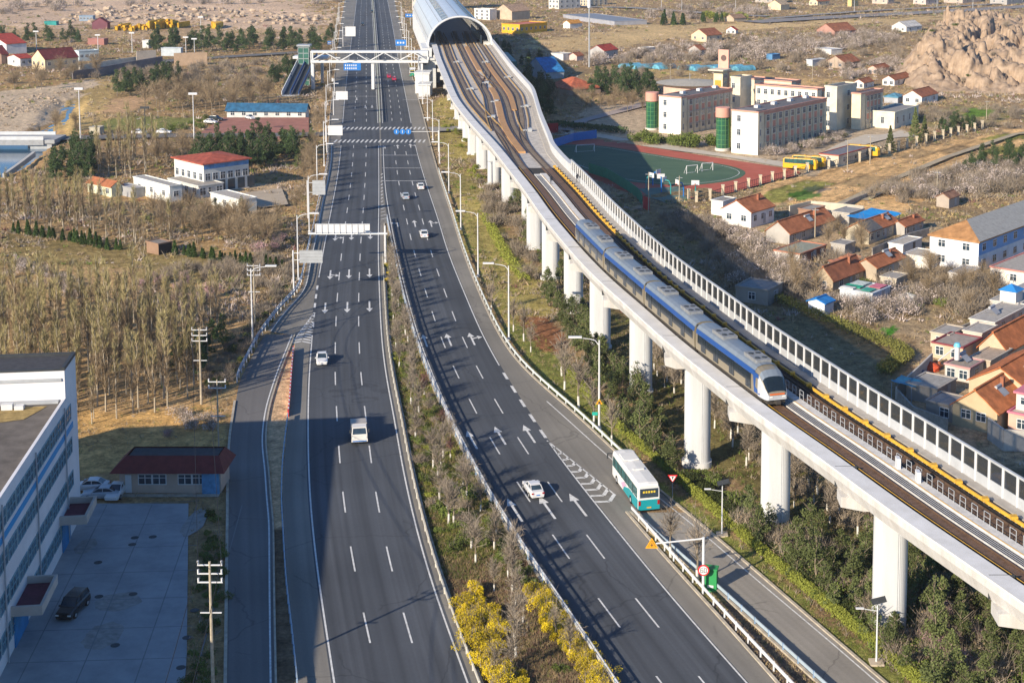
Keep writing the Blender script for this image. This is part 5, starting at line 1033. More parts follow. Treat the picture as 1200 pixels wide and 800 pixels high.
wall_run('red_gate', 'red gate panel at the corner of the green mesh fence', [(754,244),(761,247)], 2.8, mat('red_gate', (.40, .05, .05), .7, .1), .2, 'gate')
for k, (px, py, s) in enumerate(((757, 224, 1), (775, 226, 1), (786, 229, -1), (801, 231, -1), (815, 231, 1), (765, 218, -1))):
    X, Y = G(px, py); o = empty('basketball_hoop', (X, Y, .16), .6 + k, ['basketball stand nearest the green fence', 'second basketball stand from the green fence, blue post', 'middle basketball stand of the court', 'basketball stand left of the first fence pillars', 'basketball stand nearest the school fence', 'basketball stand at the back of the court'][k], 'basketball hoop')
    b = MB(); b.path([(0, 0, 0), (0, 0, 2.2), (.5, 0, 3.2), (1.6, 0, 3.3)], .13); b.build('post', mat('teal_post', (.03, .28, .28), .5, .05) if k % 2 == 0 else M['blue'], o); b = MB(); b.box(1.6, -.9, 2.9, 1.68, .9, 4.0); b.build('backboard', M['white'], o); b = MB(); b.tube((1.95, 0, 3.0), (1.95, 0, 3.06), .25, n=10); b.build('rim', M['orange'], o)

# --- left side buildings
o = house('restaurant_hall', 'two-storey white hall with bright red hip roof in the poplar wood', 239.5, 227, 205, 292, 205, 46, 'hip', (.66, .66, .62), (.42, .10, .06), rh=1.1, wins=((5, 6, 1, 1.4, 1.7),), cat='building', h=7.0, over=.6)
L_, W_, h_ = o['LW']
for i in range(5): b = MB(); b.box(1 + i * 2.6, -.06, .2, 2.9 + i * 2.6, .01, 2.7); b.build('shop_front', M['glass'], o)
b = MB(); b.box(0, -.05, 5.6, L_, -.004, 6.9); b.build('blue_band', mat('blue_glazing', (.10, .25, .5), .3, .3, 1), o)
house('flat_extension', 'flat-roofed dining extension to the left of the red-roofed hall', 233, 232, 196, 262, 219, 46, 'flat', (.62, .62, .58), (.33, .30, .26), wins=((4, 3, 1, 1.6, 1.8),), cat='building', W=14)
house('white_row', 'long white crenellated wall-fronted house left of the red-roofed hall', 199.5, 238, 157, 206, 219, 46, 'flat', (.78, .80, .72), (.36, .34, .31), wins=((3, 1),))
house('white_row', 'separate white flat-roofed house to the right, in front of the red-roofed hall', 280.5, 249, 247, 301, 235, 46, 'flat', (.78, .80, .72), (.40, .37, .33), wins=((3, 0),))
house('shed', 'pale green-walled shed with orange tile roof at the left of the white row', 131, 231, 103, 140, 219, 40, 'gable', (.60, .62, .46), ORG, wins=((3, 0),), ridge='y', rh=1.0, cat='shed')
house('shed', 'grey flat shed between the orange-roofed shed and the white row', 158, 232, 137, 166, 222, 40, 'flat', (.35, .36, .38), (.3, .3, .33), wins=(), cat='shed')
house('long_shed', 'long white shed with blue roof at the red paved yard', 358, 139, 266, 362, 129, 4, 'gable', (.62, .62, .6), (.03, .13, .25), wins=((7, 0),), ridge='y', rh=1.6, cat='building', over=.8)
house('cream_house', 'cream gabled house with dark maroon roof near the river', 53, 82, 37.5, 92, 70, 40, 'gable', (.74, .60, .38), MAR, wins=((3, 4, 1, 1.4, 1.4),), rh=3.6)
house('white_hall', 'white hall with red roof and arched windows at the left edge', 8, 64, -25, 31.5, 52, 46, 'gable', (.66, .66, .68), RED, wins=((0, 6, 1, 1.6, 2.2),), ridge='x', rh=3.4)
house('white_house', 'small white house with red roof in front of the white hall', 24, 78, 9, 39, 69, 44, 'gable', (.6, .6, .6), RED, wins=((1, 2),), rh=1.2)
house('stone_house', 'brown stone house at the left edge below the white hall', 2, 76, -12, 10, 64, 44, 'gable', (.3, .2, .15), MAR, wins=())
house('teal_house', 'pale blue flat-roofed house right of the maroon roof', 93, 72, 88, 116, 61, 50, 'flat', (.50, .60, .64), (.45, .45, .45), wins=((1, 4),))
house('site_cabin', 'long pale blue site cabin at the end of the walled yard', 212, 66, 189, 214, 57, 4, 'flat', (.50, .56, .60), (.55, .58, .62), wins=((6, 0),), cat='cabin')
house('transformer_box', 'white transformer house beside the dark tree row', 174, 57, 167, 177, 48, 10, 'flat', (.62, .64, .62), (.5, .5, .5), wins=(), cat='hut')
house('shed', 'long low reddish shed in front of the quarry', 122, 53, 103, 127, 46, 20, 'flat', (.34, .16, .14), (.4, .36, .33), wins=(), cat='shed')
house('site_cabin', 'blue-grey cabin among the quarry boulders', 109, 25, 93, 112, 19, 8, 'flat', (.22, .30, .40), (.34, .4, .45), wins=((4, 0),), cat='cabin')
house('shed', 'dark maroon shed at the left of the yellow formwork piles', 126, 34, 108, 129, 27, 12, 'gable', (.16, .06, .08), MAR, wins=(), cat='shed')
house('teal_container', 'long teal container at the edge of the quarry', 66, 30, 52, 69, 26.5, 6, 'flat', (.03, .28, .27), (.04, .3, .3), wins=(), cat='container')
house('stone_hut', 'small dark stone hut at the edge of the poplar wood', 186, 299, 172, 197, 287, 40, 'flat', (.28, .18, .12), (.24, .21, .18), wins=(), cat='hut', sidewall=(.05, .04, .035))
house('white_shack', 'pale wall-fronted shack by the riverside road', 117, 158, 105, 119, 150, 5, 'flat', (.5, .46, .36), (.4, .36, .3), wins=(), cat='hut')
wall_run('river_wall', 'dark stone river wall below the walled yard', [(85,93),(110,90),(150,82),(190,75)], 3.2, mat('river_wall', (.17, .16, .17), .9, .2, .3), .6)
wall_run('yard_balustrade', 'white balustrade on top of the river wall', [(93,84),(112,80),(135,76.5),(162,73)], 2.4, wmat((.66, .62, .52)), .3)
wall_run('yard_wall', 'beige yard wall beside the pale blue site cabin', [(160,74),(183,72.5)], 5.0, wmat((.55, .47, .38)), .4)
wall_run('retaining_wall', 'tan brick retaining wall right of the site cabin', [(204,77),(243,76)], 5.2, mat('tan_brick', (.40, .29, .20), .9, .15, .5), .5)
# guard house by the yard
X, Y = G(259, 577); X2, Y2 = G(139, 579); o = empty('guard_house', (X2, Y + .0, 0), 0, 'low cream guard house with dark red skirt roof at the yard gate', 'building'); L2 = X - X2; FOOT.append([(X2 - 2, Y - 1), (X + 1, Y - 1), (X + 1, Y + 6), (X2 - 2, Y + 6)])
b = MB(); b.box(0, 0, -.3, L2, 4.2, 2.7); b.build('wall', wmat((.58, .45, .36)), o); b = MB(); e = .9; k_ = .7
b.add([(-e, -e, 2.55), (L2 + e * .7, -e, 2.55), (L2 + e * .7, 4.2 + e, 2.55), (-e, 4.2 + e, 2.55), (k_, k_, 4.1), (L2 - k_ * .4, k_, 4.1), (L2 - k_ * .4, 3.6, 4.1), (k_, 3.6, 4.1)], [(0, 1, 5, 4), (1, 2, 6, 5), (2, 3, 7, 6), (3, 0, 4, 7), (3, 2, 1, 0)]); b.add([(k_ + .15, k_ + .15, 4.0), (L2 - .45, k_ + .15, 4.0), (L2 - .45, 3.45, 4.0), (k_ + .15, 3.45, 4.0)], [(0, 1, 2, 3)], 1); b.build('roof', [mat('maroon_tile', (.15, .03, .028), .8, .2, 1.5), rmat((.05, .05, .055))], o)
for xa in (2.1, 6.6):
    for d_ in (0, 1.62): fm_, gm2 = window_mesh(1.6, 1.25, 'x3'); q_ = obj('window', fm_, o, (xa + d_, -.06, .95)); obj('pane', gm2, q_)
b = MB(); b.box(.65, -.06, 0, 1.35, .02, 2.1); b.build('door', M['white'], o); b = MB(); b.box(L2 - 2.0, -.5, 0, L2 - .1, -.02, 2.5); b.build('blue_booth', mat('booth_blue', (.10, .28, .48), .3, .3, 1.5), o)
b = MB(); b.box(-.6, -1.3, .0, L2, -.55, .07); b.build('step', M['kerb'], o)
# --- big white factory
fx, fy = -55.3, 161.0; fdx = (-49.0 + 55.3); d = Vector((-55.0 - -50.6, 161.0 - 127.0)).normalized(); ang = math.atan2(d.y, d.x)
fac = empty('factory', (fx, fy, 0), ang + math.pi, 'large white factory building with blue window bands at the left edge', 'building')   # local +x runs toward us, +y away from the road?
FL = 62; side = -1  # local y<0 is toward the left of the photo
def fl(x, y, z): return (x, y, z)
wallm = mat('factory_plaster', (.70, .69, .70), .8, .08, .3); froof = mat('factory_roof', (.14, .122, .105), .9, .3, .5)
# find which local y points left (-X)
c_, s_ = math.cos(ang + math.pi), math.sin(ang + math.pi); sg = 1 if (-s_) < 0 else -1
DW = 34
b = MB()
def fbox(x0, y0, z0, x1, y1, z1, m=0):
    ya, yb_ = sorted((y0 * sg, y1 * sg)); b.box(x0, ya, z0, x1, yb_, z1, m)
fbox(0, 0, -.5, 5.6, DW, 18.0); fbox(5.6, 0, -.5, FL, DW, 14.6); fbox(5.62, 0, 14.6, FL, .3, 15.0); b.build('wall', [wallm], fac)
b = MB(); fbox(.3, .3, 18.0, 5.3, DW, 18.06); b.build('upper_roof', rmat((.06, .06, .065)), fac)
b = MB(); fbox(-.05, -.05, 18.0, 5.65, .3, 18.35); fbox(-.05, .3, 18.0, .25, DW, 18.35); fbox(5.35, .3, 18.0, 5.65, DW, 18.2); b.build('parapet', M['dark'], fac)
b = MB(); fbox(5.62, .3, 14.6, FL, DW, 14.68); b.build('lower_roof', froof, fac)
b = MB(); fbox(5.61, .3, 16.9, 5.75, DW, 17.2); fbox(5.62, .6, 14.7, 6.3, DW, 14.95, 0); b.build('gutter', M['grey'], fac)
FOOT.append([(-62, 100), (-47, 100), (-47.5, 130), (-54, 163), (-62, 165), (-110, 165), (-110, 100)])
mb_ = mat('blue_band', (.02, .30, .62), .5, .05); wg = mat('factory_glass', (.08, .16, .22), .2, .5, 1.2, spec=.6); wf = mat('teal_frame', (.17, .32, .38), .5, .08)
for zz, xs in ((12.2, 3.4), (8.6, 3.4), (5.0, 3.4), (1.6, 3.4)):
    g_ = MB(); f_ = MB(); x = xs
    while x < FL - 4:
        for (B, a0_, a1_, z0_, z1_, dd) in ((g_, x, x + 3.1, zz, zz + 1.45, .03),): ya, yb_ = sorted((-dd * sg, .05 * sg)); B.box(a0_, ya, z0_, a1_, yb_, z1_)
        for i in range(4): xa = x + i * 1.0; ya, yb_ = sorted((-.08 * sg, .0)); f_.box(xa, ya, zz, xa + .1, yb_, zz + 1.45)
        ya, yb_ = sorted((-.09 * sg, .0)); f_.box(x, ya, zz - .1, x + 3.1, yb_, zz); f_.box(x, ya, zz + 1.45, x + 3.1, yb_, zz + 1.55); f_.box(x, ya, zz + .7, x + 3.1, yb_, zz + .78)
        x += 3.5
        if x > 12 and x < 13 : pass
    wo = g_.build('window_band', wg, fac); f_.build('frame', wf, wo)
b = MB(); ya, yb_ = sorted((-.06 * sg, .0)); b.box(2.6, ya, 10.95, FL, yb_, 11.55); b.build('blue_stripe', mb_, fac)
for x in (6.9, 20.0, 33): b = MB(); b.tube((x, -.16 * sg, 0), (x, -.16 * sg, 14.4), .08, n=6); b.build('drain_pipe', M['grey'], fac)
for x0, x1 in ((5.2, 10.6), (24.5, 31)):
    b = MB(); ya, yb_ = sorted((-2.7 * sg, .0)); b.box(x0, ya, 3.3, x1, yb_, 3.5, 0)
    for q_ in ((x0, -2.7, x1, -2.45), (x0, -2.45, x0 + .25, 0), (x1 - .25, -2.45, x1, 0)): ya, yb_ = sorted((q_[1] * sg, q_[3] * sg)); b.box(q_[0], ya, 3.5, q_[2], yb_, 4.2, 0)
    ya, yb_ = sorted((-2.4 * sg, -.05 * sg)); b.box(x0 + .3, ya, 3.5, x1 - .3, yb_, 3.56, 1); co = b.build('canopy', [wmat((.55, .48, .42)), mat('maroon_membrane', (.13, .03, .05), .8, .2, 1)], fac)
    pass
    b = MB(); ya, yb_ = sorted((-.12 * sg, .0)); b.box(x0 + .8, ya, 0, x1 - .8, yb_, 2.9); b.build('gate', mat('blue_gate', (.02, .20, .45), .5, .2), fac)
for k, (x, y) in enumerate(((7.2, 5.5), (7.4, 8.2))): b = MB(); b.box(x, sg * y - .4, 14.7, x + .7, sg * y + .7, 15.3); b.box(x + .1, sg * y + .9, 14.7, x + .8, sg * y + 1.8, 15.15); o = b.build('sacks', M['white'], fac)
b = MB(); p_ = [(7.0, 1.5), (11, 3), (12.5, 8), (9, 13), (7, 12)]; b.add([(x, y * sg, 14.72 + .0) for x, y in p_], [tuple(range(5))]); b.build('moss_patch', mat('roof_moss', (.34, .24, .09), .95, .35, 1.5), fac)
# yard paving
X0y, Y0y = -54, 96
b = MB(); b.poly([(-56, 96, .03), (float(LE(96)) - 3.6, 96, .03), (float(LE(130)) - 3.6, 130, .03), (float(LE(170)) - 3.2, 164.5, .03), (-62, 164.5, .03), (-62, 120, .03)]); my = mat('yard_concrete', (.25, .26, .265), .85, .3, .3, c2=(.36, .365, .37)); tag(b.build('factory_yard', my), kind='structure')
b = MB()
for k in range(1, 12): y = 98 + k * 6.0; b.poly([(-54, y, .036), (float(LE(y)) - 3.6, y + 1.2, .036), (float(LE(y)) - 3.6, y + 1.3, .036), (-54, y + .1, .036)])
for k in range(4): x = -52 + k * 5.0; b.poly([(x + 6.5, 96, .037), (x + 6.6, 96, .037), (x - 1.4, 164, .037), (x - 1.5, 164, .037)])
tag(b.build('yard_joints', mat('joint_tar', (.20, .205, .21), .9, .1)), kind='structure')
b = MB()
for px, py in ((155,638),(158,630),(179,629),(115,659),(116,699),(156,696),(228,715),(135,756),(219,747),(212,782)): x, y = G(px, py); b.prism([(x + .42 * math.cos(t), y + .42 * math.sin(t)) for t in np.linspace(0, 2 * math.pi, 12)[:-1]], .03, .045)
tag(b.build('manhole_covers', M['dark']), kind='structure')
b = MB(); r9 = np.random.default_rng(3)
for px, py, sx, sy in ((138, 705, 4.2, 4.0), (120, 745, 3.4, 5.5), (228, 612, 2.2, 7.5), (100, 640, 2.0, 4.0)):
    x, y = G(px, py); b.poly([(x + sx * .5 * (1 + .06 * r9.normal()) * math.cos(t), y + sy * .5 * (1 + .06 * r9.normal()) * math.sin(t), .034) for t in np.linspace(0, 2 * math.pi, 22)[:-1]])
tag(b.build('yard_stains', mat('sandy_stain', (.285, .275, .255), .95, .25, 1.2)), kind='structure')
for nm, pts, c in (('red_paving', [(232,159),(262,139),(362,139),(362,160),(340,165),(235,165)], (.34, .15, .11)), ('concrete_yard', [(262,231),(330,222),(338,241),(305,245),(285,238)], (.42, .35, .26))): sheet(nm, pts, .35, mat(nm, c, .9, .15, .3))
# side street, river bridge, far railway and roads
def pxstrip(name, pts, w_, z, mt, kind='structure'):
    P_ = [Vector((*G(*p), 0)) for p in pts]; b = MB(); L_, R__ = [], []
    for i, p in enumerate(P_):
        d = (P_[min(i + 1, len(P_) - 1)] - P_[max(i - 1, 0)]).normalized(); n_ = Vector((-d.y, d.x, 0)) * w_ / 2; L_.append(p + n_); R__.append(p - n_)
    for i in range(len(P_) - 1): b.poly([(R__[i].x, R__[i].y, z), (R__[i + 1].x, R__[i + 1].y, z), (L_[i + 1].x, L_[i + 1].y, z), (L_[i].x, L_[i].y, z)])
    return tag(b.build(name, mt), kind=kind)
ms = mat('street_asphalt', (.15, .145, .14), .9, .12, .3); msl = mat('far_road', (.26, .25, .24), .9, .1, .1)
pxstrip('side_street', [(60,163.5),(120,162),(180,160.5),(230,160),(300,160),(392,158)], 7.5, .38, ms)
pxstrip('side_street', [(503,152),(545,150.5),(565,150)], 9, .12, msl)
pxstrip('yard_lane', [(90,88),(130,82),(200,72),(260,68),(385,60)], 9, .42, ms)
pxstrip('far_railway', [(880,27),(960,22),(1040,18),(1130,13),(1260,5)], 18, .5, mat('railway_ballast', (.24, .22, .21), .95, .15, .2))
pxstrip('far_road', [(640,8),(740,10),(810,15),(870,19),(900,20)], 10, .5, msl); pxstrip('far_road', [(900,23),(1000,15),(1130,8),(1260,0)], 6, .62, msl)
pxstrip('field_path', [(1250,150),(1190,158),(1110,185),(1050,210),(985,240)], 2.0, .3, mat('path_dirt', (.40, .33, .22), .95, .2, .5))
pxstrip('orchard_path', [(1100,215),(1040,222),(1012,236)], 2.0, .3, MAT['path_dirt'])
bo = empty('river_bridge', (0, 0, 0), 0, 'pale concrete road bridge over the river at the left edge', 'bridge'); xa, xb = G(-60, 163)[0], G(64, 163)[0]; yb = G(0, 166)[1]
b = MB(); b.box(xa, yb - 4, .0, xb + 3, yb + 6, 1.1); b.box(xa, yb - 4.3, -.4, xb, yb - 4, 1.1); b.build('deck', mat('bridge_concrete', (.30, .31, .32), .85, .2, .5), bo); b = MB(); b.box(xa, yb - 4.2, 1.1, xb, yb - 3.9, 2.1); b.build('railing', mat('rail_concrete', (.5, .52, .54), .8, .1), bo); b = MB(); b.box(xa, yb + 5.7, 1.1, xb, yb + 6, 2.0); b.build('railing', MAT['rail_concrete'], bo)
for px in (3, 11): x = G(px, 180)[0]; b = MB(); b.tube((x, yb, -4), (x, yb, 0), .9, n=10); b.build('pillar', M['concrete'], bo)
b = MB(); b.box(xb - 4, yb - 3.5, -4, xb + 2, yb + 5.5, .0); b.build('abutment', M['grey'], bo)
wall_run('river_ramp_wall', 'sloping pale concrete wall running down to the river below the bridge', [(5,208),(22,196),(40,182)], 1.0, mat('ramp_conc', (.5, .48, .44), .85, .1), .8)
# ------------------------------------------------------------------ vehicles
def car_proto(name, label, col, kind='sedan'):
    o = empty(name, (0, 0, -50), 0, label, 'car'); L = 4.6 if kind == 'sedan' else 4.7; hw = .9; roof = 1.45 if kind == 'sedan' else 1.75
    pm = mat('carpaint_%d_%d' % (int(col[0] * 99), int(col[2] * 99)), col, .25, 0, spec=.6)
    # stations along the length (front at -y)
    if kind == 'sedan': ST_ = [(-2.3, .55, .72), (-2.15, .72, .86), (-1.2, .88, .9), (-.95, .92, .9), (.0, .95, .9), (1.35, .98, .9), (1.6, 1.0, .88), (2.2, .92, .82), (2.3, .6, .75)]; CB = [(-.95, .93, .74), (-.15, roof - .03, .64), (.7, roof, .64), (1.1, roof - .08, .62), (1.75, .98, .7)]
    else: ST_ = [(-2.35, .6, .78), (-2.2, .85, .86), (-1.3, 1.02, .9), (0, 1.08, .9), (2.1, 1.1, .9), (2.35, .8, .84)]; CB = [(-1.15, 1.04, .78), (-.45, roof - .04, .7), (.7, roof, .7), (1.9, roof - .06, .68), (2.25, 1.1, .74)]
    secs = []
    for y, zt, w_ in ST_: secs.append([(-w_ * .93, y, .24), (w_ * .93, y, .24), (w_, y, .5), (w_ * .97, y, zt - .12), (w_ * .82, y, zt), (-w_ * .82, y, zt), (-w_ * .97, y, zt - .12), (-w_, y, .5)])
    b = loft(secs)
    secs = [[(-w_ - .02, y + 0, .9), (w_ + .02, y, .9), (w_, y, z), (-w_, y, z)] for y, z, w_ in CB]
    roofq = [(i) for i in range(1, len(CB) - 2)]
    for i in range(1, len(CB) - 2):
        (y0, z0, w0), (y1, z1, w1) = CB[i], CB[i + 1]; b.add([(-w0 * .97, y0, z0 + .02), (w0 * .97, y0, z0 + .02), (w1 * .97, y1, z1 + .02), (-w1 * .97, y1, z1 + .02), (-w0 * 1.02, y0, z0 - .08), (w0 * 1.02, y0, z0 - .08), (w1 * 1.02, y1, z1 - .08), (-w1 * 1.02, y1, z1 - .08)], [(0, 1, 2, 3), (4, 0, 3, 7), (1, 5, 6, 2), (5, 4, 0, 1), (7, 3, 2, 6)])
    for s in (-1, 1):   # pillars
        for i in (0, len(CB) - 2):
            (y0, z0, w0), (y1, z1, w1) = CB[i], CB[i + 1]; b.tube((s * w0, y0, z0), (s * w1, y1, z1), .05, n=4)
        b.tube((s * .76, .35, .95), (s * .66, .35, roof - .04), .05, n=4)
        b.box(s * .98 - .1, -.95, .88, s * .98 + .1, -.8, 1.02)
    b.build('body', pm, o); g = loft([[(-w_, y, .85), (w_, y, .85), (w_ * .98, y, z - .02), (-w_ * .98, y, z - .02)] for y, z, w_ in CB]); g.build('windows', M['glass'], o)
    w_ = MB(); w_.tube((-.11, 0, 0), (.11, 0, 0), .32, n=14); wm = w_.mesh('wheel', [M['black']]); h_ = MB(); h_.tube((-.12, 0, 0), (.12, 0, 0), .18, n=10); hm = h_.mesh('rim', [M['grey']])
    for s in (-1, 1):
        for y in (-1.42, 1.38): q_ = obj('wheel', wm, o, (s * .82, y, .32)); obj('rim', hm, q_)
        b = MB(); b.box(s * .62 - .16, ST_[0][0] - .02, .56, s * .62 + .16, ST_[0][0] + .2, .68); b.build('headlight', mat('lamp_glass', (.8, .8, .75), .2, 0), o)
        b = MB(); b.box(s * .66 - .13, ST_[-1][0] - .12, .66, s * .66 + .13, ST_[-1][0] + .03, .82); b.build('tail_light', mat('tail_red', (.35, .01, .01), .3, 0), o)
    b = MB(); b.box(-.22, ST_[-1][0] - .02, .48, .22, ST_[-1][0] + .04, .6); b.build('number_plate', M['blue'], o)
    return treeof(o), o
def truck_proto():
    o = empty('box_truck', (0, 0, -50), 0, 'small white truck with low cargo bed driving toward us in the factory shadow', 'truck'); p = mat('truck_white', (.66, .64, .60), .4, .05)
    b = MB(); b.box(-.95, -3.0, .5, .95, -1.35, 1.3); b.add([(-.95, -3.0, 1.3), (.95, -3.0, 1.3), (.95, -1.35, 1.3), (-.95, -1.35, 1.3), (-.85, -2.6, 2.15), (.85, -2.6, 2.15), (.88, -1.4, 2.2), (-.88, -1.4, 2.2)], [(4, 5, 6, 7), (0, 4, 7, 3), (1, 2, 6, 5), (2, 3, 7, 6), (0, 1, 5, 4)]); b.box(-.99, -3.1, .45, .99, -2.95, .8); b.build('cab', p, o)
    b = MB(); b.add([(-.84, -2.97, 1.38), (.84, -2.97, 1.38), (.76, -2.66, 2.05), (-.76, -2.66, 2.05)], [(0, 1, 2, 3)])
    for s in (-1, 1): b.add([(s * .955, -2.7, 1.4), (s * .955, -1.7, 1.4), (s * .9, -1.7, 2.0), (s * .88, -2.4, 2.0)], [(0, 1, 2, 3)])
    b.build('windscreen', M['glass'], o); b = MB(); b.box(-.98, -1.2, .85, .98, 1.5, 1.9); b.box(-1.0, -1.28, .85, 1.0, -1.18, 2.2); b.build('cargo_box', mat('box_grey', (.40, .37, .33), .5, .15), o); b = MB(); b.box(-.5, -1.3, .45, .5, 1.45, .8); b.build('chassis', M['dark'], o)
    b = MB(); b.box(-.85, -3.13, .5, .85, -3.09, .62); b.build('number_plate', M['blue'], o)
    for y in (-2.2, .6):
        for s in (-1, 1): b = MB(); b.tube((s * .98, y, .42), (s * .7, y, .42), .42, n=14); b.build('wheel', M['black'], o)
    for s in (-1, 1): b = MB(); b.box(s * .72 - .14, -3.04, .9, s * .72 + .14, -2.98, 1.1); b.build('headlight', MAT['lamp_glass'], o); b = MB(); b.box(s * 1.12 - .1, -2.75, 1.5, s * 1.12 + .1, -2.68, 1.9); b.build('mirror', M['dark'], o)
    return o
def bus_proto(name, label, c1, c2, L=11.5, W=2.5, Hh=3.35, cat='bus'):
    o = empty(name, (0, 0, -50), 0, label, cat); hw = W / 2; tl = mat('bus_%d%d%d' % tuple(int(q * 99) for q in c2), c2, .3, .03, spec=.5); wh = mat('busw_%d%d%d' % tuple(int(q * 99) for q in c1), c1, .35, .03, spec=.5)
    def sec(y, k, zt): return [(-hw * k, y, .35), (hw * k, y, .35), (hw * k, y, 1.2), (hw * k * .985, y, zt - .45), (hw * k * .86, y, zt - .08), (0, y, zt), (-hw * k * .86, y, zt - .08), (-hw * k * .985, y, zt - .45), (-hw * k, y, 1.2)]
    b = loft([sec(-L / 2, .86, Hh - .5), sec(-L / 2 + .3, .96, Hh - .12), sec(-L / 2 + 1, 1, Hh), sec(L / 2 - .5, 1, Hh), sec(L / 2 - .12, .99, Hh - .12), sec(L / 2, .95, Hh - .25)]); b.build('body', wh, o)
    b = MB()
    for s in (-1, 1): x = s * (hw + .012); b.add([(x, L / 2 - .1, .36), (x, L / 2 - .1, 1.55), (x, L * .18, 1.5), (x, .0, .95), (x, -L * .05, .36)], [(0, 1, 2, 3, 4)])
    b.box(-hw * .97, L / 2 - .02, .36, hw * .97, L / 2 + .03, 1.5); b.build('lower_panel', tl, o)
    b = MB()
    for s in (-1, 1): x = s * (hw + .016); b.add([(x, -L * .05, .5), (x, .05, .95), (x, L * .1, 1.4), (x, -L * .0, 1.5), (x, -L * .12, .9)], [(0, 1, 2, 3, 4)])
    b.build('swoosh', mat('bus_pink', (.55, .36, .50), .4, .03), o) if c2[1] > .2 and c2[0] < .1 else None
    b = MB()
    for s in (-1, 1): x = s * hw * 1.005; x2 = s * hw * .995; b.add([(x, -L / 2 + .55, 1.55), (x, L / 2 - .35, 1.62), (x2, L / 2 - .35, 2.72), (x2, -L / 2 + .75, 2.72)], [(0, 1, 2, 3)])
    b.build('side_windows', mat('bus_glass', (.02, .10, .10), .12, .4, .9, spec=.7), o); b = MB()
    for s in (-1, 1):
        for i in range(6): y = -L / 2 + 1.4 + i * (L - 2) / 6; b.box(s * hw * 1.0 - .02, y - .06, 1.55, s * hw * 1.0 + .025, y + .06, 2.75)
    b.build('window_pillars', M['dark'], o)
    b = MB(); b.box(-hw * .82, L / 2 - .02, 1.75, hw * .82, L / 2 + .045, 2.75); rw_ = b.build('rear_window', M['glass'], o); b = MB()
    for i in range(5): b.box(-.7 + i * .3, L / 2 + .05, 2.28, -.5 + i * .3, L / 2 + .07, 2.5)
    b.build('lit_lettering', mat('led_yellow', (.75, .55, .05), .5, .05), rw_)
    b = MB(); b.add([(-hw * .84, -L / 2 - .02, 1.2), (hw * .84, -L / 2 - .02, 1.2), (hw * .86, -L / 2 + .22, 2.75), (-hw * .86, -L / 2 + .22, 2.75)], [(0, 1, 2, 3)]); b.build('windscreen', M['glass'], o)
    b = MB(); b.box(-hw * .7, -L * .32, Hh, hw * .7, -L * .12, Hh + .12); b.box(-hw * .5, .1 * L, Hh, hw * .5, .14 * L, Hh + .1); b.build('roof_unit', wh, o)
    for y in (-L / 2 + 2.4, L / 2 - 3.0):
        for s in (-1, 1): b = MB(); b.tube((s * (hw - .28), y, .48), (s * (hw + .03), y, .48), .48, n=16); q_ = b.build('wheel', M['black'], o); b = MB(); b.tube((s * (hw - .2), y, .48), (s * (hw + .05), y, .48), .24, n=10); b.build('rim', M['grey'], q_)
    for s in (-1, 1): b = MB(); b.box(s * hw * .86 - .12, L / 2 + .02, .9, s * hw * .86 + .12, L / 2 + .06, 1.4); b.build('tail_light', MAT['tail_red'], o); b = MB(); b.path([(s * hw * .9, -L / 2, 2.7), (s * (hw + .35), -L / 2 - .45, 2.6), (s * (hw + .35), -L / 2 - .5, 2.0)], .09, 5); b.build('mirror', wh if s < 0 else M['dark'], o)
    b = MB(); b.box(-.25, L / 2 + .04, .55, .25, L / 2 + .07, .7); b.build('number_plate', M['yellow'], o)
    return o
def heading(f, Y): return math.atan((float(f(Y + 5)) - float(f(Y - 5))) / 10)
WCAR, wproto = car_proto('car', 'white saloon car driving away past the left-turn arrows, rear toward us', (.66, .66, .66)); SILV, sproto = car_proto('car', 'silver estate car', (.36, .40, .44)); REDC, rproto = car_proto('car', 'red car', (.42, .02, .06)); DKS, dproto = car_proto('car', 'black van', (.012, .014, .016), 'suv')
used = set()
def place(tree, root, px, py, rz, label, name=None, scale=.93, group=None):
    X, Y = G(px, py)
    z = .02 if True else 0
    if name and name.startswith('@'): z = float(name[1:]); name = None
    if root.name not in used:
        used.add(root.name); root.scale = (scale,) * 3; root.location = (X, Y, z); root.rotation_euler = (0, 0, rz); root['label'] = label
        if group: root['group'] = group
        return root
    return dup(tree, (X, Y, z), rz, scale, label, group)
def away(f, px, py): return math.pi - heading(f, G(px, py)[1])      # front is -y : driving away
def toward(f, px, py): return -heading(f, G(px, py)[1])
place(WCAR, wproto, 625, 577, away(ROUT, 625, 577), 'white hatchback driving away between the upward arrows near the coach')
place(WCAR, wproto, 377.5, 424, toward(LIN, 377, 424), 'white car driving toward us on the left carriageway, behind the box truck')
place(WCAR, wproto, 497, 277, away(ROUT, 497, 277), 'white saloon on the right carriageway just past the turn arrows')
place(SILV, sproto, 475.5, 232.5, away(ROUT, 475, 232), 'silver car in the middle lane, second farthest of three leaving cars')
place(WCAR, wproto, 493, 221, away(ROUT, 493, 221), 'white car in the right lane, farthest of three leaving cars')
place(REDC, rproto, 456, 91, away(ROUT, 456, 91), 'red car past the footbridge, left of the pair'); place(REDC, rproto, 462, 94, away(ROUT, 462, 94), 'red car past the footbridge, right of the pair')
place(SILV, sproto, 119, 583, R(-88), 'silver-blue saloon parked beside the factory corner and guard house')
place(DKS, dproto, 86, 716, R(-6), 'black van parked against the factory wall between the two canopies')
place(WCAR, wproto, 163, 158.5, R(92), 'white car on the riverside street, left of the two', '@.4'); place(WCAR, wproto, 192, 158, R(88), 'white car on the riverside street, right of the two', '@.4')
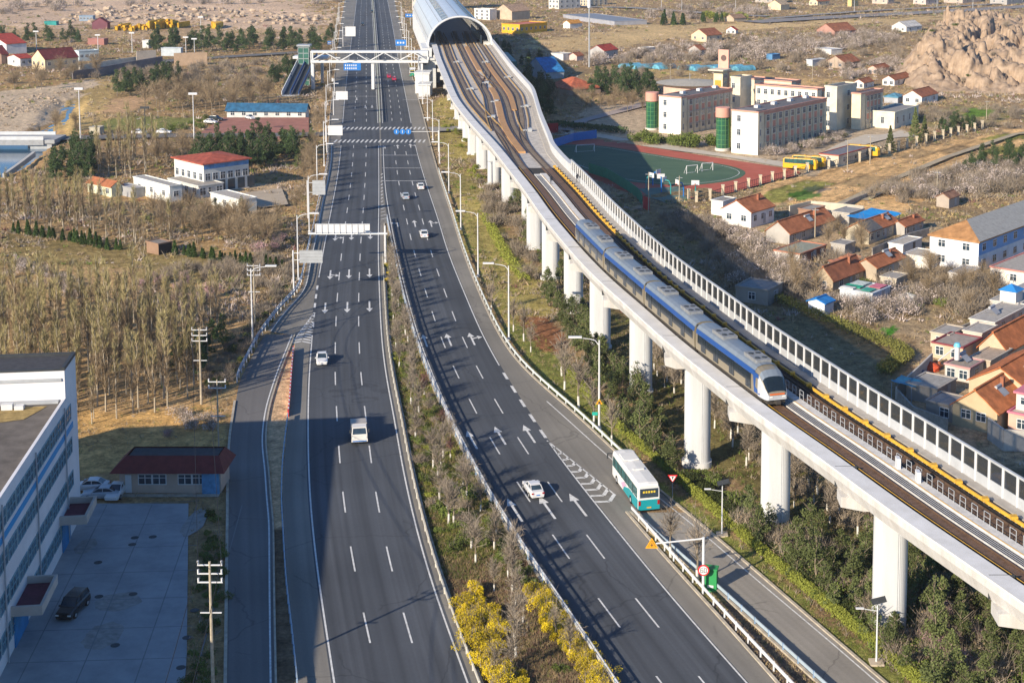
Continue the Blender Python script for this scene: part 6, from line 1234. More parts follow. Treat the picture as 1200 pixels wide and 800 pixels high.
place(WCAR, wproto, 247, 146, R(70), 'white car parked at the red paved yard', '@.4'); place(DKS, dproto, 253, 143, R(75), 'black car parked behind the white one at the red paved yard', '@.4'); place(WCAR, wproto, 293, 141, R(40), 'white car parked in front of the blue-roofed shed', '@.4')
place(WCAR, wproto, 137, 580, R(0), 'white car tucked behind the left end of the guard house')
place(WCAR, wproto, 106, 574, R(-88), 'white car parked behind the silver-blue saloon')
for px, py, lb in ((425, 30, 'dark car far up the left carriageway, under the first sign mast'), (436, 15, 'dark car at the far top of the left carriageway')): place(DKS, dproto, px, py, toward(LIN, px, py), lb)
t_ = truck_proto(); X, Y = G(420.5, 512); t_.location = (X, Y, .02); t_.rotation_euler = (0, 0, toward(LIN, 420, 512))
bb = bus_proto('coach', 'white and teal coach pulling up the service road, rear toward us', (.72, .72, .70), (.01, .29, .33)); X, Y = G(744, 578); bb.location = (X, Y, .02); bb.rotation_euler = (0, 0, math.pi + math.atan((745 - 690) / 1800 * 0 + .245))
b2 = bus_proto('minibus', 'white and green minibus stopped beneath the footbridge on the right', (.7, .7, .68), (.02, .28, .18), 7.5, 2.2, 2.9); X, Y = G(483, 89); b2.location = (X, Y, .02); b2.rotation_euler = (0, 0, away(ROUT, 483, 89))
ys_ = bus_proto('school_bus', 'yellow school bus parked nearest the running track', (.72, .40, .015), (.72, .40, .02), 8.5, 2.3, 2.9); X, Y = G(938, 199); ys_.location = (X, Y, .15); ys_.rotation_euler = (0, 0, R(68)); yt_ = treeof(ys_)
dup(yt_, (*G(948, 196), .15), R(66), None, 'yellow school bus parked behind the nearest one, beside the gatehouse'); dup(yt_, (*G(1012, 183), .15), R(60), None, 'yellow school bus standing behind the gatehouse roof')
for px, py, lb in ((447 / 1, 2, ''),): pass

# ------------------------------------------------------------------ street furniture
def lamp_mesh():
    b = MB(); b.tube((0, 0, 0), (0, 0, 11.6), .15, .09, n=8); b.path([(0, 0, 10.9), (-.5, 0, 11.55), (-1.2, 0, 11.75)], .06, 6); b.tube((-1, 0, 11.72), (-2.9, 0, 11.95), .05, n=6); b.box(-.25, -.25, 0, .25, .25, .35)
    h_ = MB(); h_.box(-3.9, -.22, 11.9, -2.2, .22, 12.1); return b.mesh('pole', [M['white']]), h_.mesh('lamp_head', [M['white']])
pm_, hm_ = lamp_mesh(); lp = empty('street_lamp', (0, 0, 0), 0, 'x', 'street lamp'); obj('pole', pm_, lp); obj('lamp_head', hm_, lp); lpt = treeof(lp); first = True
rightlab = {0: 'white street lamp rising beside the yellow-green hedge, with an orange warning triangle on its pole', 1: 'white street lamp on the right verge, next beyond the one with the orange triangle', 2: 'third white street lamp up the right verge, opposite the white saloon', 3: 'fourth white street lamp up the right verge, past the turn arrows', 4: 'fifth white street lamp up the right verge, level with the leaving cars'}
Yl = 188.9; k = 0
while Yl < 900:
    lab = rightlab.get(k, 'white street lamp in the receding row on the far right verge'); x = float(RK(Yl)) + 1.1
    if k == 0: lp.location = (x, Yl, 0); lp['label'] = lab; lp['group'] = 'street lamps on the right verge'
    else: dup(lpt, (x, Yl, 0), 0, None, lab, 'street lamps on the right verge' if k < 5 else 'far street lamps on the right')
    Yl += 40.3; k += 1
leftlab = {0: 'white street lamp on the left bank beside the blue guardrail', 1: 'white street lamp on the left, behind the gantry end board', 2: 'white street lamp on the left just above the grey sign back'}
Yl = 227.5; k = 0
while Yl < 900:
    x = float(LE(Yl)) - 1.0; dup(lpt, (x, Yl, 0), math.pi, None, leftlab.get(k, 'white street lamp in the receding row on the far left verge'), 'street lamps on the left verge' if k < 3 else 'far street lamps on the left'); Yl += 40; k += 1
for k, (px, py) in enumerate(((846, 626), (1027, 776))):
    X, Y = G(px, py); o = empty('solar_lamp', (X, Y, 0), R(0), ['solar street lamp on the grass by the service road, farther one', 'solar street lamp on a square base in the near right grass'][k], 'street lamp', 'solar lamps'); b = MB(); b.tube((0, 0, 0), (0, 0, 5.7), .09, .05, n=8); b.tube((0, 0, 4.75), (-1.3, 0, 4.95), .035, n=6); b.build('pole', M['white'], o)
    b = MB(); b.box(-.65, -.35, 0, .65, .35, .04); q_ = b.build('solar_panel', M['dark'], o, (0.1, 0, 5.7)); q_.rotation_euler = (.35, -.25, 0); b = MB(); b.box(-1.9, -.12, 4.95, -1.2, .12, 5.05); b.build('lamp_head', M['white'], o); b = MB(); b.box(-.6, -.6, -.1, .6, .6, .12); b.build('base', mat('base_conc', (.5, .42, .32), .9, .1), o)
def tri(b, cx, cz, r, y, up=True, m=0):
    s = 1 if up else -1; b.prism([], 0, 0) if False else b.add([(cx - r, y, cz - s * r * .6), (cx + r, y, cz - s * r * .6), (cx, y, cz + s * r * 1.1), (cx - r, y + .04, cz - s * r * .6), (cx + r, y + .04, cz - s * r * .6), (cx, y + .04, cz + s * r * 1.1)], [(0, 1, 2), (5, 4, 3), (0, 3, 4, 1), (1, 4, 5, 2), (2, 5, 3, 0)], m)
mwarn = mat('warning_orange', (.80, .36, .015), .5, .05)
x0, y0 = lp.location.x, lp.location.y; b = MB(); tri(b, 0, 0, .42, 0); o = b.build('warning_sign', mwarn, None, (x0, y0 - .2, 3.6)); tag(o, 'orange warning triangle fixed to the lamp pole by the hedge', 'sign'); b = MB(); b.box(-.12, -.03, -.12, .12, -.005, .1); b.box(-.2, -.03, -.2, .2, -.005, -.12); b.build('symbol', M['dark'], o)
b = MB(); b.box(-.35, 0, -.22, .35, .05, .22); o = b.build('small_sign', mat('teal_sign', (.02, .38, .30), .5, .05), None, (x0 - .55, y0 - .2, 2.1)); tag(o, 'small teal sign low on the lamp pole by the hedge', 'sign')
X, Y = G(824, 694); o = empty('sign_mast', (X, Y, 0), 0, 'white mast with a long arm over the shoulder, beside the green cabinet', 'sign mast'); b = MB(); b.tube((0, 0, 0), (0, 0, 5.6), .13, n=8); b.tube((0, 0, 5.45), (-4.6, 0, 4.95), .08, n=6); b.build('mast', M['white'], o)
b = MB(); tri(b, 0, 0, .62, 0); o = b.build('warning_sign', mwarn, None, (X - 5.0, Y - .15, 4.9)); tag(o, 'large orange warning triangle at the end of the mast arm', 'sign'); b = MB(); tri(b, 0, .02, .40, -.02, m=0); b.build('border', M['dark'], o); b = MB(); tri(b, 0, .02, .34, -.04); b.build('field', mwarn, o); b = MB(); b.box(-.03, -.06, -.2, .03, -.045, .2); b.box(-.15, -.06, -.05, .15, -.045, .02); b.build('symbol', M['dark'], o)
b = MB(); b.tube((0, .02, 0), (0, -.03, 0), .55, n=24); o = b.build('speed_sign', mat('sign_red', (.62, .02, .03), .5, 0), None, (X, Y - .2, 2.35)); tag(o, 'round red-bordered 60 speed limit sign on the mast', 'sign'); b = MB(); b.tube((0, 0, 0), (0, -.045, 0), .42, n=24); b.build('face', mat('sign_white', (.75, .75, .73), .5, 0), o)
def glyph(b, s, x, z, h, y=-.06, t=.05):
    w_ = h * .55; seg = {'6': 'afgedc', '0': 'abcdef'}[s]
    P_ = {'a': (0, h, w_, h), 'b': (w_, h / 2, w_, h), 'c': (w_, 0, w_, h / 2), 'd': (0, 0, w_, 0), 'e': (0, 0, 0, h / 2), 'f': (0, h / 2, 0, h), 'g': (0, h / 2, w_, h / 2)}
    for c in seg: a0_, b0, a1_, b1 = P_[c]; b.box(x + a0_ - t / 2, y, z + b0 - t / 2, x + a1_ + t / 2, y + .02, z + b1 + t / 2)
b = MB(); glyph(b, '6', -.28, -.2, .4); glyph(b, '0', .06, -.2, .4); b.build('digits', M['dark'], o)
X2, Y2 = G(832, 692); b = MB(); b.box(-.6, -.45, .1, .6, .45, 2.1); b.box(-.68, -.53, 2.1, .68, .53, 2.2); b.box(-.7, -.6, -.1, .7, .6, .1); o = b.build('green_cabinet', mat('cabinet_green', (.03, .26, .08), .5, .08), None, (X2 + .15, Y2 + .5, 0), R(-15)); tag(o, 'green electrical cabinet at the foot of the speed sign mast', 'cabinet'); b = MB(); b.box(-.3, -.47, .3, .3, -.455, .55); b.build('plate', M['white'], o)
X, Y = G(788, 583); o = empty('yield_sign', (X, Y, 0), 0, 'red-bordered yield triangle on a thin post behind the coach', 'sign'); b = MB(); b.tube((0, 0, 0), (0, 0, 2.3), .04, n=6); b.build('post', M['grey'], o); b = MB(); tri(b, 0, 2.35, .55, -.06, False); b.build('border', MAT['sign_red'], o); b = MB(); tri(b, 0, 2.32, .36, -.09, False); b.build('face', MAT['sign_white'], o); b = MB(); b.box(-.05, -.11, 2.2, .05, -.095, 2.5); b.box(-.14, -.11, 2.4, .14, -.095, 2.46); b.build('symbol', M['dark'], o)
# gantry with blank backs of signs
X, Y = G(452, 312); o = empty('sign_gantry', (X, Y, 0), 0, 'white cantilever gantry with a long panelled board over the left carriageway', 'gantry'); xl = G(362, 312)[0] - X
b = MB(); b.tube((0, 0, 0), (0, 0, 7.6), .22, .16, n=8); b.box(xl, -.2, 6.0, .4, .2, 6.3); b.build('mast', M['white'], o); b = MB(); a0_, a1_ = G(371, 312)[0] - X, G(434, 312)[0] - X; b.box(a0_, -.3, 6.4, a1_, -.2, 7.9)
n_ = 9
for i in range(n_ + 1): xx_ = a0_ + (a1_ - a0_) * i / n_; b.box(xx_ - .07, -.42, 6.3, xx_ + .07, -.3, 8.0)
b.box(a0_, -.4, 7.9, a1_, -.2, 8.0); b.build('sign_board', M['white'], o)
for k, (px, py, x0, x1, z0, z1, lb) in enumerate(((344.5, 345, 352, 379, 5.6, 7.7, 'grey ribbed back of a road sign on a roadside post near the gore'), (361, 256, 367, 382, 5.2, 8.2, 'grey ribbed back of a road sign beside the left lamp row'), (383, 180, 385, 402, 5, 7.6, 'white sign back over the left lane near the crossing'), (391, 135, 394, 408, 5, 7.6, 'white sign back next beyond the zebra crossings'), (402, 55, 405, 417, 5, 9.5, 'white sign back far up the left lane'), (392, 112, 389, 391, 5, 6, 'thin bare mast arm past the crossing'))):
    X, Y = G(px, py); xa = G(x0, py)[0] - X; xb = G(x1, py)[0] - X; o = empty('road_sign', (X, Y, 0), 0, lb, 'road sign'); b = MB(); b.tube((0, 0, 0), (0, 0, z1), .14, n=8)
    for z in (z0 + .4, z1 - .5): b.tube((0, 0, z), (xb, 0, z), .07, n=6)
    b.build('post', M['white'], o); b = MB(); b.box(xa, -.16, z0, xb, -.08, z1)
    for i in range(5): z = z0 + (z1 - z0) * i / 4; b.box(xa, -.22, z - .05, xb, -.16, z + .05)
    b.build('board', M['grey'] if k < 2 else M['white'], o)
X, Y = G(514, 178); o = empty('round_sign_mast', (X, Y, 0), 0, 'mast arm carrying three round blue lane signs above the crossing', 'sign mast'); b = MB(); b.tube((0, 0, 0), (0, 0, 5.8), .13, n=8); xe = G(462, 178)[0] - X; b.tube((0, 0, 5.5), (xe, 0, 5.5), .08, n=6); b.build('mast', M['white'], o)
for px in (465, 472, 479): b = MB(); x = G(px, 178)[0] - X; b.tube((x, -.1, 5.5), (x, -.16, 5.5), .75, n=20); q_ = b.build('round_sign', M['blue'], o); b = MB(); b.box(x - .08, -.2, 5.1, x + .08, -.17, 5.9); b.build('arrow', M['white'], q_)
for px, py, w2, h2, z, lb in ((470, 70, 4.5, 2.6, 6.0, 'blue direction sign board on the right beyond the footbridge'), (481, 30, 5.5, 2.0, 4.5, 'blue bus shelter board high on the right'), (388, 60, 3, 1.6, 3, 'small blue board near the lift tower')):
    X, Y = G(px, py); o = empty('blue_sign', (X, Y, 0), 0, lb, 'road sign'); b = MB(); b.tube((0, 0, 0), (0, 0, z + h2), .14, n=6); b.build('post', M['white'], o); b = MB(); b.box(-w2 / 2, -.25, z, w2 / 2, -.15, z + h2); q_ = b.build('board', M['blue'], o); b = MB()
    for i in range(3): b.box(-w2 * .36 + i * w2 * .27, -.3, z + h2 * .35, -w2 * .36 + i * w2 * .27 + w2 * .15, -.26, z + h2 * .65)
    b.build('lettering', M['white'], q_)
# power poles
def power_pole(px, py, h_, lb, r=.17, arms=3, rz=0.0):
    X, Y = G(px, py); o = empty('power_pole', (X, Y, 0), rz, lb, 'power pole', 'power poles'); b = MB(); b.tube((0, 0, -.3), (0, 0, h_), r, r * .6, n=8); b.build('pole', M['paletrunk'], o)
    for i in range(arms): z = h_ - .35 - i * .75; b = MB(); b.box(-1.05, -.05, z, 1.05, .05, z + .1); a_ = b.build('crossarm', M['white'], o); b = MB(); [b.tube((s, 0, z + .1), (s, 0, z + .42), .09, n=6) for s in (-.98, .98)]; b.build('insulator', M['white'], a_)
    b = MB(); b.box(-.9, -.05, h_ - 4.5, .9, .05, h_ - 4.42); b.build('crossarm', M['white'], o); return X, Y, h_
pp1 = power_pole(250, 812, 11.6, 'power pole with three crossarms on the strip beside the factory yard'); pp2 = power_pole(236, 472, 10.3, 'power pole at the edge of the poplars above the guard house roof'); pp3 = power_pole(299, 386, 10.5, 'power pole on the bank behind the left street lamp'); pp4 = power_pole(257, 545, 10.5, 'slim power pole behind the guard house', .12, 2)
for k, (px, py, h_) in enumerate(((94.5, 166, 15), (227.5, 163, 13), (170.5, 163, 9), (43, 60, 9), (155, 62, 9), (115, 59, 7), (236, 55, 14), (218, 62, 7), (228, 64, 7))):
    X, Y = G(px, py); o = empty('lamp_mast', (X, Y, 0), 0, ['tall white floodlight mast by the riverside street', 'white mast by the red paved yard', 'dark lamp post on the riverside street between two white cars', 'pole beside the dark tree row at the left', 'pole in front of the low red shed', 'pole by the maroon-roofed house yard', 'tall pole in the dark tree row', 'short pole left of the dark trees', 'second short pole left of the dark trees'][k], 'mast'); b = MB(); b.tube((0, 0, 0), (0, 0, h_), .2, .12, n=6); b.build('pole', M['white'] if k != 2 else M['dark'], o)
    b = MB(); b.box(-1.2, -.3, h_ - .3, 1.2, .3, h_ + .3); b.build('lamp_head', M['white'] if k != 2 else M['dark'], o)
X, Y = G(690.5, 79); o = empty('telecom_mast', (X, Y, 0), 0, 'very tall thin telecom mast with white antenna drum in the orchard', 'mast'); b = MB(); b.tube((0, 0, 0), (0, 0, 27), .35, .25, n=8); b.build('pole', M['grey'], o); b = MB(); b.tube((0, 0, 24.5), (0, 0, 32), .75, n=10); b.build('drum', M['white'], o)
for k, (px, py, h_) in enumerate(((785.5, 96, 7), (993, 200, 8), (1019.5, 192, 7.5), (1075, 167, 5), (952, 95, 6), (978, 80, 6), (862, 13, 8), (1001, 15, 9), (1098, 9, 9), (1140, 11, 9), (799, 12, 9), (775, 12, 9), (760, 250, 9), (796, 237, 6), (1098, 225, 5), (955, 278, 6), (1156, 140, 6))):
    X, Y = G(px, py); o = empty('utility_pole', (X, Y, 0), 0, ['thin pole in the scrub above the rear classrooms', 'pole in front of the gatehouse', 'pole beside the gatehouse end', 'pole by the spruce near the school fence', 'thin pole in the orchard right of the corridor block', 'thin pole in the scrub above the stair tower', 'pole by the far road', 'pole by the far railway, left', 'pole by the far railway, right', 'pole at the far railway near the warehouse', 'pole at the far road bend', 'pole left of the far road bend', 'dark pole with blue box below the basketball court', 'wooden pole at the corner of the court', 'short pole in the orange plots', 'pole in front of the long grey farmhouse', 'pole near the end of the school fence'][k], 'pole'); b = MB(); b.tube((0, 0, 0), (0, 0, h_), .14, .09, n=6); b.build('pole', M['paletrunk'] if py > 60 else M['white'], o); b = MB(); b.box(-.7, -.05, h_ - .5, .7, .05, h_ - .4); b.build('crossarm', M['grey'], o)

# wires between the near poles
def wire(a, b_, sag, name, lb):
    pts = [(a[0] + (b_[0] - a[0]) * t, a[1] + (b_[1] - a[1]) * t, a[2] + (b_[2] - a[2]) * t - sag * 4 * t * (1 - t)) for t in np.linspace(0, 1, 13)]; b = MB(); b.path(pts, .03, 4); o = b.build(name, M['cable']); tag(o, lb, 'wire', 'overhead wires')
for s in (-.98, .98): wire((pp1[0] + s, pp1[1], pp1[2] + .05), (pp2[0] + s, pp2[1], pp2[2] + .05), 1.2, 'overhead_wire', 'thin overhead wire between the yard pole and the pole above the guard house')
for s in (-.98, .98): wire((pp2[0] + s, pp2[1], pp2[2] + .05), (pp3[0] + s, pp3[1], pp3[2] + .05), 1.6, 'overhead_wire', 'thin overhead wire climbing from the pole above the guard house to the bank pole')
for s in (-.98, .98): wire((pp1[0] + s, pp1[1], pp1[2] + .05), (pp1[0] + s + 4, 92, 11.6), .8, 'overhead_wire', 'thin overhead wire running from the yard pole toward us')
# guardrails
def guardrail(name, lb, f, y0, y1, mt, pmt=None, every=4.0, h_=.75, off=0, group=None, double=False):
    o = empty(name, (0, 0, 0), 0, lb, 'guardrail', group); ys = ysamp(y0, y1); b = MB(); g = lambda d: (lambda Y: f(Y) + off + d)
    sweep(b, [(g(-.04), h_ - .32), (g(.06), h_ - .32), (g(.06), h_), (g(-.04), h_)], y0, y1)
    if double: sweep(b, [(g(-.05), h_ + .25), (g(.05), h_ + .25), (g(.05), h_ + .35), (g(-.05), h_ + .35)], y0, y1)
    b.build('rail', mt, o); p = MB(); p.box(-.07, -.07, -.1, .07, .07, h_ + (.35 if double else .05)); pm2 = p.mesh('post', [pmt or mt]); y = y0; n_ = 0
    while y < y1 and n_ < 99: obj('post', pm2, o, (float(f(y)) + off, y, 0)); y += every; n_ += 1
    return o
bl = mat('rail_blue', (.20, .30, .44), .5, .1, 1); wt = M['white']; gr_ = mat('rail_greyblue', (.36, .44, .50), .5, .1, 1)
guardrail('guardrail', 'white guardrail along the left edge of the planted median', LIN, 100, yv(300), mat('rail_cream', (.55, .53, .46), .6, .1), None, 3.0, .6, .75)
guardrail('median_barrier', 'tall blue and white barrier along the right edge of the planted median', RIN, 100, yv(258), wt, bl, 2.6, .9, -.45, double=True)
guardrail('guardrail', 'blue-grey guardrail between the ramp strip and the left carriageway', LGR, 100, yv(490), gr_, bl, 2.0, .8, -.15)
guardrail('guardrail', 'white guardrail along the right verge up to the coach', RK, yv(545), yv(200), mat('rail_pale', (.55, .60, .60), .5, .1), None, 3.2, .8, .35)
guardrail('guardrail', 'white guardrail on the narrow island before the service road', NG, 112, yv(601), wt, None, 2.5, .8)
guardrail('guardrail', 'low blue-white rail on the service road side of the narrow island', NR, 108, yv(608), gr_, bl, 2.5, .7, -.15)
guardrail('guardrail', 'blue guardrail curving along the left bank of the ramp', LE, yv(448), yv(282), bl, wt, 2.4, .95, -.35, double=True)
guardrail('guardrail', 'thin white guardrail on the far left verge', LE, yv(280), yv(172), wt, None, 5, .8, -.4)
guardrail('centre_fence', 'long pale centre fence dividing the far highway', lambda Y: (LIN(Y) + RIN(Y)) / 2, yv(144), 1300, mat('fence_pale', (.45, .52, .46), .6, .2), None, 8, 1.0, 0, double=True)
b = MB(); y = yv(488); k = 0; oo = empty('striped_barrier', (0, 0, 0), 0, 'red and white striped low barrier beside the bare dirt wedge', 'barrier')
b1, b2 = MB(), MB()
while y < yv(412): x = float(LGR(y)) - .15; x2 = float(LGR(y + .8)) - .15; (b1 if k % 2 == 0 else b2).add([(x - .08, y, 0), (x + .08, y, 0), (x2 + .08, y + .8, 0), (x2 - .08, y + .8, 0), (x - .08, y, .8), (x + .08, y, .8), (x2 + .08, y + .8, .8), (x2 - .08, y + .8, .8)], [(3, 2, 1, 0), (4, 5, 6, 7), (0, 1, 5, 4), (1, 2, 6, 5), (2, 3, 7, 6), (3, 0, 4, 7)]); y += .8; k += 1
b1.build('red_blocks', MAT['sign_red'], oo); b2.build('white_blocks', M['white'], oo)
# two track workers on the viaduct
def person(loc, rz, lb, shirt):
    me = bpy.data.meshes.new('person'); P_ = [(0, 0, .95), (0, 0, 1.2), (0, 0, 1.45), (0, 0, 1.56), (0, -.02, 1.7), (.1, 0, .88), (.12, -.03, .48), (.12, 0, .06), (-.1, 0, .88), (-.13, .06, .48), (-.13, .1, .06), (.2, 0, 1.42), (.27, -.03, 1.15), (.26, -.14, .92), (-.2, 0, 1.42), (-.27, -.02, 1.15), (-.27, -.1, .9), (.12, -.14, .04), (-.13, -.04, .04)]
    E_ = [(0, 1), (1, 2), (2, 3), (3, 4), (0, 5), (5, 6), (6, 7), (0, 8), (8, 9), (9, 10), (2, 11), (11, 12), (12, 13), (2, 14), (14, 15), (15, 16), (7, 17), (10, 18)]
    me.from_pydata(P_, E_, []); o = obj('person', me, None, loc, rz); md = o.modifiers.new('skin', 'SKIN'); rr = [.15, .16, .17, .06, .11, .09, .065, .045, .09, .065, .045, .06, .045, .035, .06, .045, .035, .04, .04]
    for v, r in zip(me.skin_vertices[0].data, rr): v.radius = (r, r)
    me.skin_vertices[0].data[0].use_root = True; s = o.modifiers.new('sub', 'SUBSURF'); s.levels = 1; s.render_levels = 1; me.materials.append(shirt); tag(o, lb, 'person')
wk = mat('dark_clothes', (.03, .035, .05), .9, .1); Yp = 318.0
for px, py, lb in ((646, 216, 'person in dark work clothes standing on the walkway between the tracks'), (676.5, 214, 'person in dark clothes at the screen of the viaduct')): X, Y = G(px, py, 14.87); person((X, Y, 14.87), .4, lb, wk)
# ------------------------------------------------------------------ vegetation
def unit(v): return v / np.maximum(np.linalg.norm(v, axis=1, keepdims=True), 1e-9)
def sliv(B, D, L, W):
    """thin twigs: base points, directions, lengths, widths -> triangles"""
    n = len(B); D = unit(D); S = unit(np.cross(D, rng.normal(size=(n, 3)))); L = np.broadcast_to(L, n)[:, None]; W = np.broadcast_to(W, n)[:, None]
    V = np.stack([B - S * W / 2, B + S * W / 2, B + D * L], 1).reshape(-1, 3); return V
def leaves(Pt, s):
    n = len(Pt); a = unit(rng.normal(size=(n, 3))); b = unit(np.cross(a, rng.normal(size=(n, 3)))); s = (s * rng.uniform(.6, 1.4, n))[:, None]
    return np.stack([Pt - b * s * .5, Pt + b * s * .5, Pt + a * s], 1).reshape(-1, 3)
def trimesh(name, parts, mats):
    V = np.concatenate([p for p, m in parts]); mi = np.concatenate([np.full(len(p) // 3, m) for p, m in parts]); return arrmesh(name, V, np.arange(len(V)).reshape(-1, 3), mats, mi)
L_olive = leafmat('twig_olive', (.33, .28, .135), .3, .25); L_brown = leafmat('twig_brown', (.25, .19, .12), .3, .25); L_grey = leafmat('twig_grey', (.25, .21, .165), .25, .4); L_tan = leafmat('dry_grass', (.34, .255, .13), .3, .3)
L_pine = leafmat('pine_needles', (.095, .115, .042), .45, .5); L_dark = leafmat('dark_needles', (.052, .082, .032), .4, .5); L_green = leafmat('green_leaves', (.10, .13, .03), .45, .5); L_lime = leafmat('lime_leaves', (.20, .22, .04), .35, .6)
L_yel = leafmat('forsythia_bloom', (.58, .44, .02), .35, 1.5); L_blo = leafmat('blossom', (.46, .39, .36), .2, .6); L_pink = leafmat('pink_blossom', (.42, .26, .28), .2, .6); L_purp = leafmat('plum_twigs', (.20, .10, .09), .3, .6)
def tree_obj(name, trunk, crown, label, cat, group=None):
    o = empty(name, (0, 0, -60), 0, label, cat, group)
    if trunk: obj('trunk', trunk, o)
    obj('crown', crown, o); return treeof(o)
def trunk_mesh(h, r, lime=0, lean=0.0, limbs=0, m0=None):
    b = MB(); n = 5; pts = [(0, 0, -.4)] + [((rng.random() - .5) * lean * i, (rng.random() - .5) * lean * i, h * i / n) for i in range(1, n + 1)]
    for i in range(n): b.tube(pts[i], pts[i + 1], r * (1 - i / n * .8), r * (1 - (i + 1) / n * .8), n=6, m=0)
    if lime: b.tube((0, 0, 0), (pts[1][0] * lime / pts[1][2], pts[1][1] * lime / pts[1][2], lime), r * 1.12, r * 1.08, n=7, m=1)
    for i in range(limbs):
        z = h * rng.uniform(.35, .8); a = rng.uniform(0, 6.28); l_ = h * rng.uniform(.2, .38); b.tube((0, 0, z), (l_ * .75 * math.cos(a), l_ * .75 * math.sin(a), z + l_ * .8), r * .45, r * .12, n=4)
    return b.mesh('trunk', [m0 or M['trunk'], M['lime']])
def mk_poplar(h):
    tr = trunk_mesh(h * .97, .13, 0, .12, m0=M['paletrunk']); n = 84; z = h * rng.uniform(.2, .97, n); t = z / h; a = rng.uniform(0, 6.28, n); ln = np.interp(t, [.15, .45, 1], [.9, 2.1, .7]) * rng.uniform(.6, 1.2, n) * h / 12
    D = np.stack([np.cos(a) * .42, np.sin(a) * .42, np.ones(n)], 1); B = np.stack([np.zeros(n), np.zeros(n), z - ln * .2], 1); P1 = sliv(B, D, ln, .085)
    k = 7; Bi = np.repeat(B, k, 0); Di = np.repeat(unit(D), k, 0); li = np.repeat(ln, k); tt = rng.uniform(.25, 1, n * k); Q = Bi + Di * (li * tt)[:, None]; D2 = Di + rng.normal(size=(n * k, 3)) * .32 + np.array([0, 0, .35]); P2 = sliv(Q, D2, rng.uniform(.45, 1.15, n * k), .055)
    hi = np.repeat(Q[:, 2] > h * rng.uniform(.5, .75), 3); return tree_obj('poplar_tree', tr, trimesh('crown', [(P1, 1), (P2[hi], 0), (P2[~hi], 1)], [L_olive, L_brown]), 'x', 'tree')
def mk_bare(h, r, mt, lime=1.1, n=70, name='bare_tree'):
    tr = trunk_mesh(h * .8, .11, lime, .1, 6); z = h * rng.uniform(.35, .75, n); a = rng.uniform(0, 6.28, n); el = rng.uniform(.3, 1.4, n); D = np.stack([np.cos(a) * np.cos(el), np.sin(a) * np.cos(el), np.sin(el)], 1); ln = r * rng.uniform(.5, 1.1, n); B = np.stack([np.zeros(n), np.zeros(n), z], 1)
    P1 = sliv(B, D, ln, .07); k = 7; Bi = np.repeat(B, k, 0); Di = np.repeat(D, k, 0); Q = Bi + Di * (np.repeat(ln, k) * rng.uniform(.3, 1, n * k))[:, None]; P2 = sliv(Q, Di + rng.normal(size=(n * k, 3)) * .5 + np.array([0, 0, .25]), rng.uniform(.3, .8, n * k) * r / 1.8, .04)
    return tree_obj(name, tr, trimesh('crown', [(P1, 0), (P2, 0)], [mt]), 'x', 'tree')
def cloud(n, cl, sq=1.0):
    """points on and inside clumps; cl rows x,y,z,r"""
    cl = np.array(cl); w_ = cl[:, 3] ** 2; i = rng.choice(len(cl), n, p=w_ / w_.sum()); d = unit(rng.normal(size=(n, 3))); rr = cl[i, 3] * rng.uniform(.25, 1, n) ** .45; d[:, 2] *= sq; return cl[i, :3] + d * rr[:, None]
def mk_pine(h, mt, n=1500, spread=.28, name='pine_tree', leaf=.26):
    cl = []
    for i in range(16): t = rng.uniform(.2, 1); a = rng.uniform(0, 6.28); R_ = h * spread * (1.08 - t) * rng.uniform(.4, 1.1); cl.append((R_ * math.cos(a), R_ * math.sin(a), h * t * .95, h * (.07 + .07 * (1.1 - t)) * rng.uniform(.8, 1.4)))
    cl.append((0, 0, h * .95, h * .06)); P = cloud(n, cl, .6); return tree_obj(name, trunk_mesh(h * .9, .14, 0, .15, 5), trimesh('crown', [(leaves(P, leaf), 0)], [mt]), 'x', 'tree')
def mk_spruce(h, mt, n=2200, name='spruce_tree', r=.3, leaf=.3):
    t = rng.uniform(.05, 1, n) ** .8; ring = (t * 9 % 1); R_ = h * r * (1.02 - t) * (.55 + .45 * ring) * rng.uniform(.55, 1, n) ** .4; a = rng.uniform(0, 6.28, n); P = np.stack([R_ * np.cos(a), R_ * np.sin(a), h * t - R_ * .25], 1); return tree_obj(name, trunk_mesh(h * .9, .14), trimesh('crown', [(leaves(P, leaf), 0)], [mt]), 'x', 'tree')
def mk_bush(r, h, mt, n=700, leaf=.2, twig=0, tm=None, name='shrub', k=7, cat='shrub'):
    cl = [(rng.normal() * r * .42, rng.normal() * r * .42, h * rng.uniform(.35, .7), min(r, h) * rng.uniform(.3, .55)) for _ in range(k)]; parts = []
    if n: P = cloud(n, cl, .85); P = P[P[:, 2] > .02]; parts.append((leaves(P, leaf), 0))
    if twig:
        a = rng.uniform(0, 6.28, twig); el = rng.uniform(.35, 1.5, twig); D = np.stack([np.cos(a) * np.cos(el), np.sin(a) * np.cos(el), np.sin(el)], 1); B = np.stack([rng.normal(size=twig) * r * .3, rng.normal(size=twig) * r * .3, rng.uniform(0, h * .55, twig)], 1); parts.append((sliv(B, D, rng.uniform(.35, .9, twig) * h, .06), 1))
    me = trimesh('shrub', parts, [mt, tm or L_grey]); o = obj(name, me, None, (0, 0, -60)); tag(o, 'x', cat); return (o, [])
POP = [mk_poplar(h) for h in (9.5, 10.5, 11.5, 12.5, 10.8)]; BARE = [mk_bare(h, 1.7, L_grey) for h in (4.6, 5.4, 5.0)]; BIG = [mk_bare(h, 3.2, L_brown, 0, 110) for h in (6.0, 7.0)]; PURP = [mk_bare(h, 1.6, L_purp, .9, 90, 'plum_tree') for h in (3.6, 4.2)]
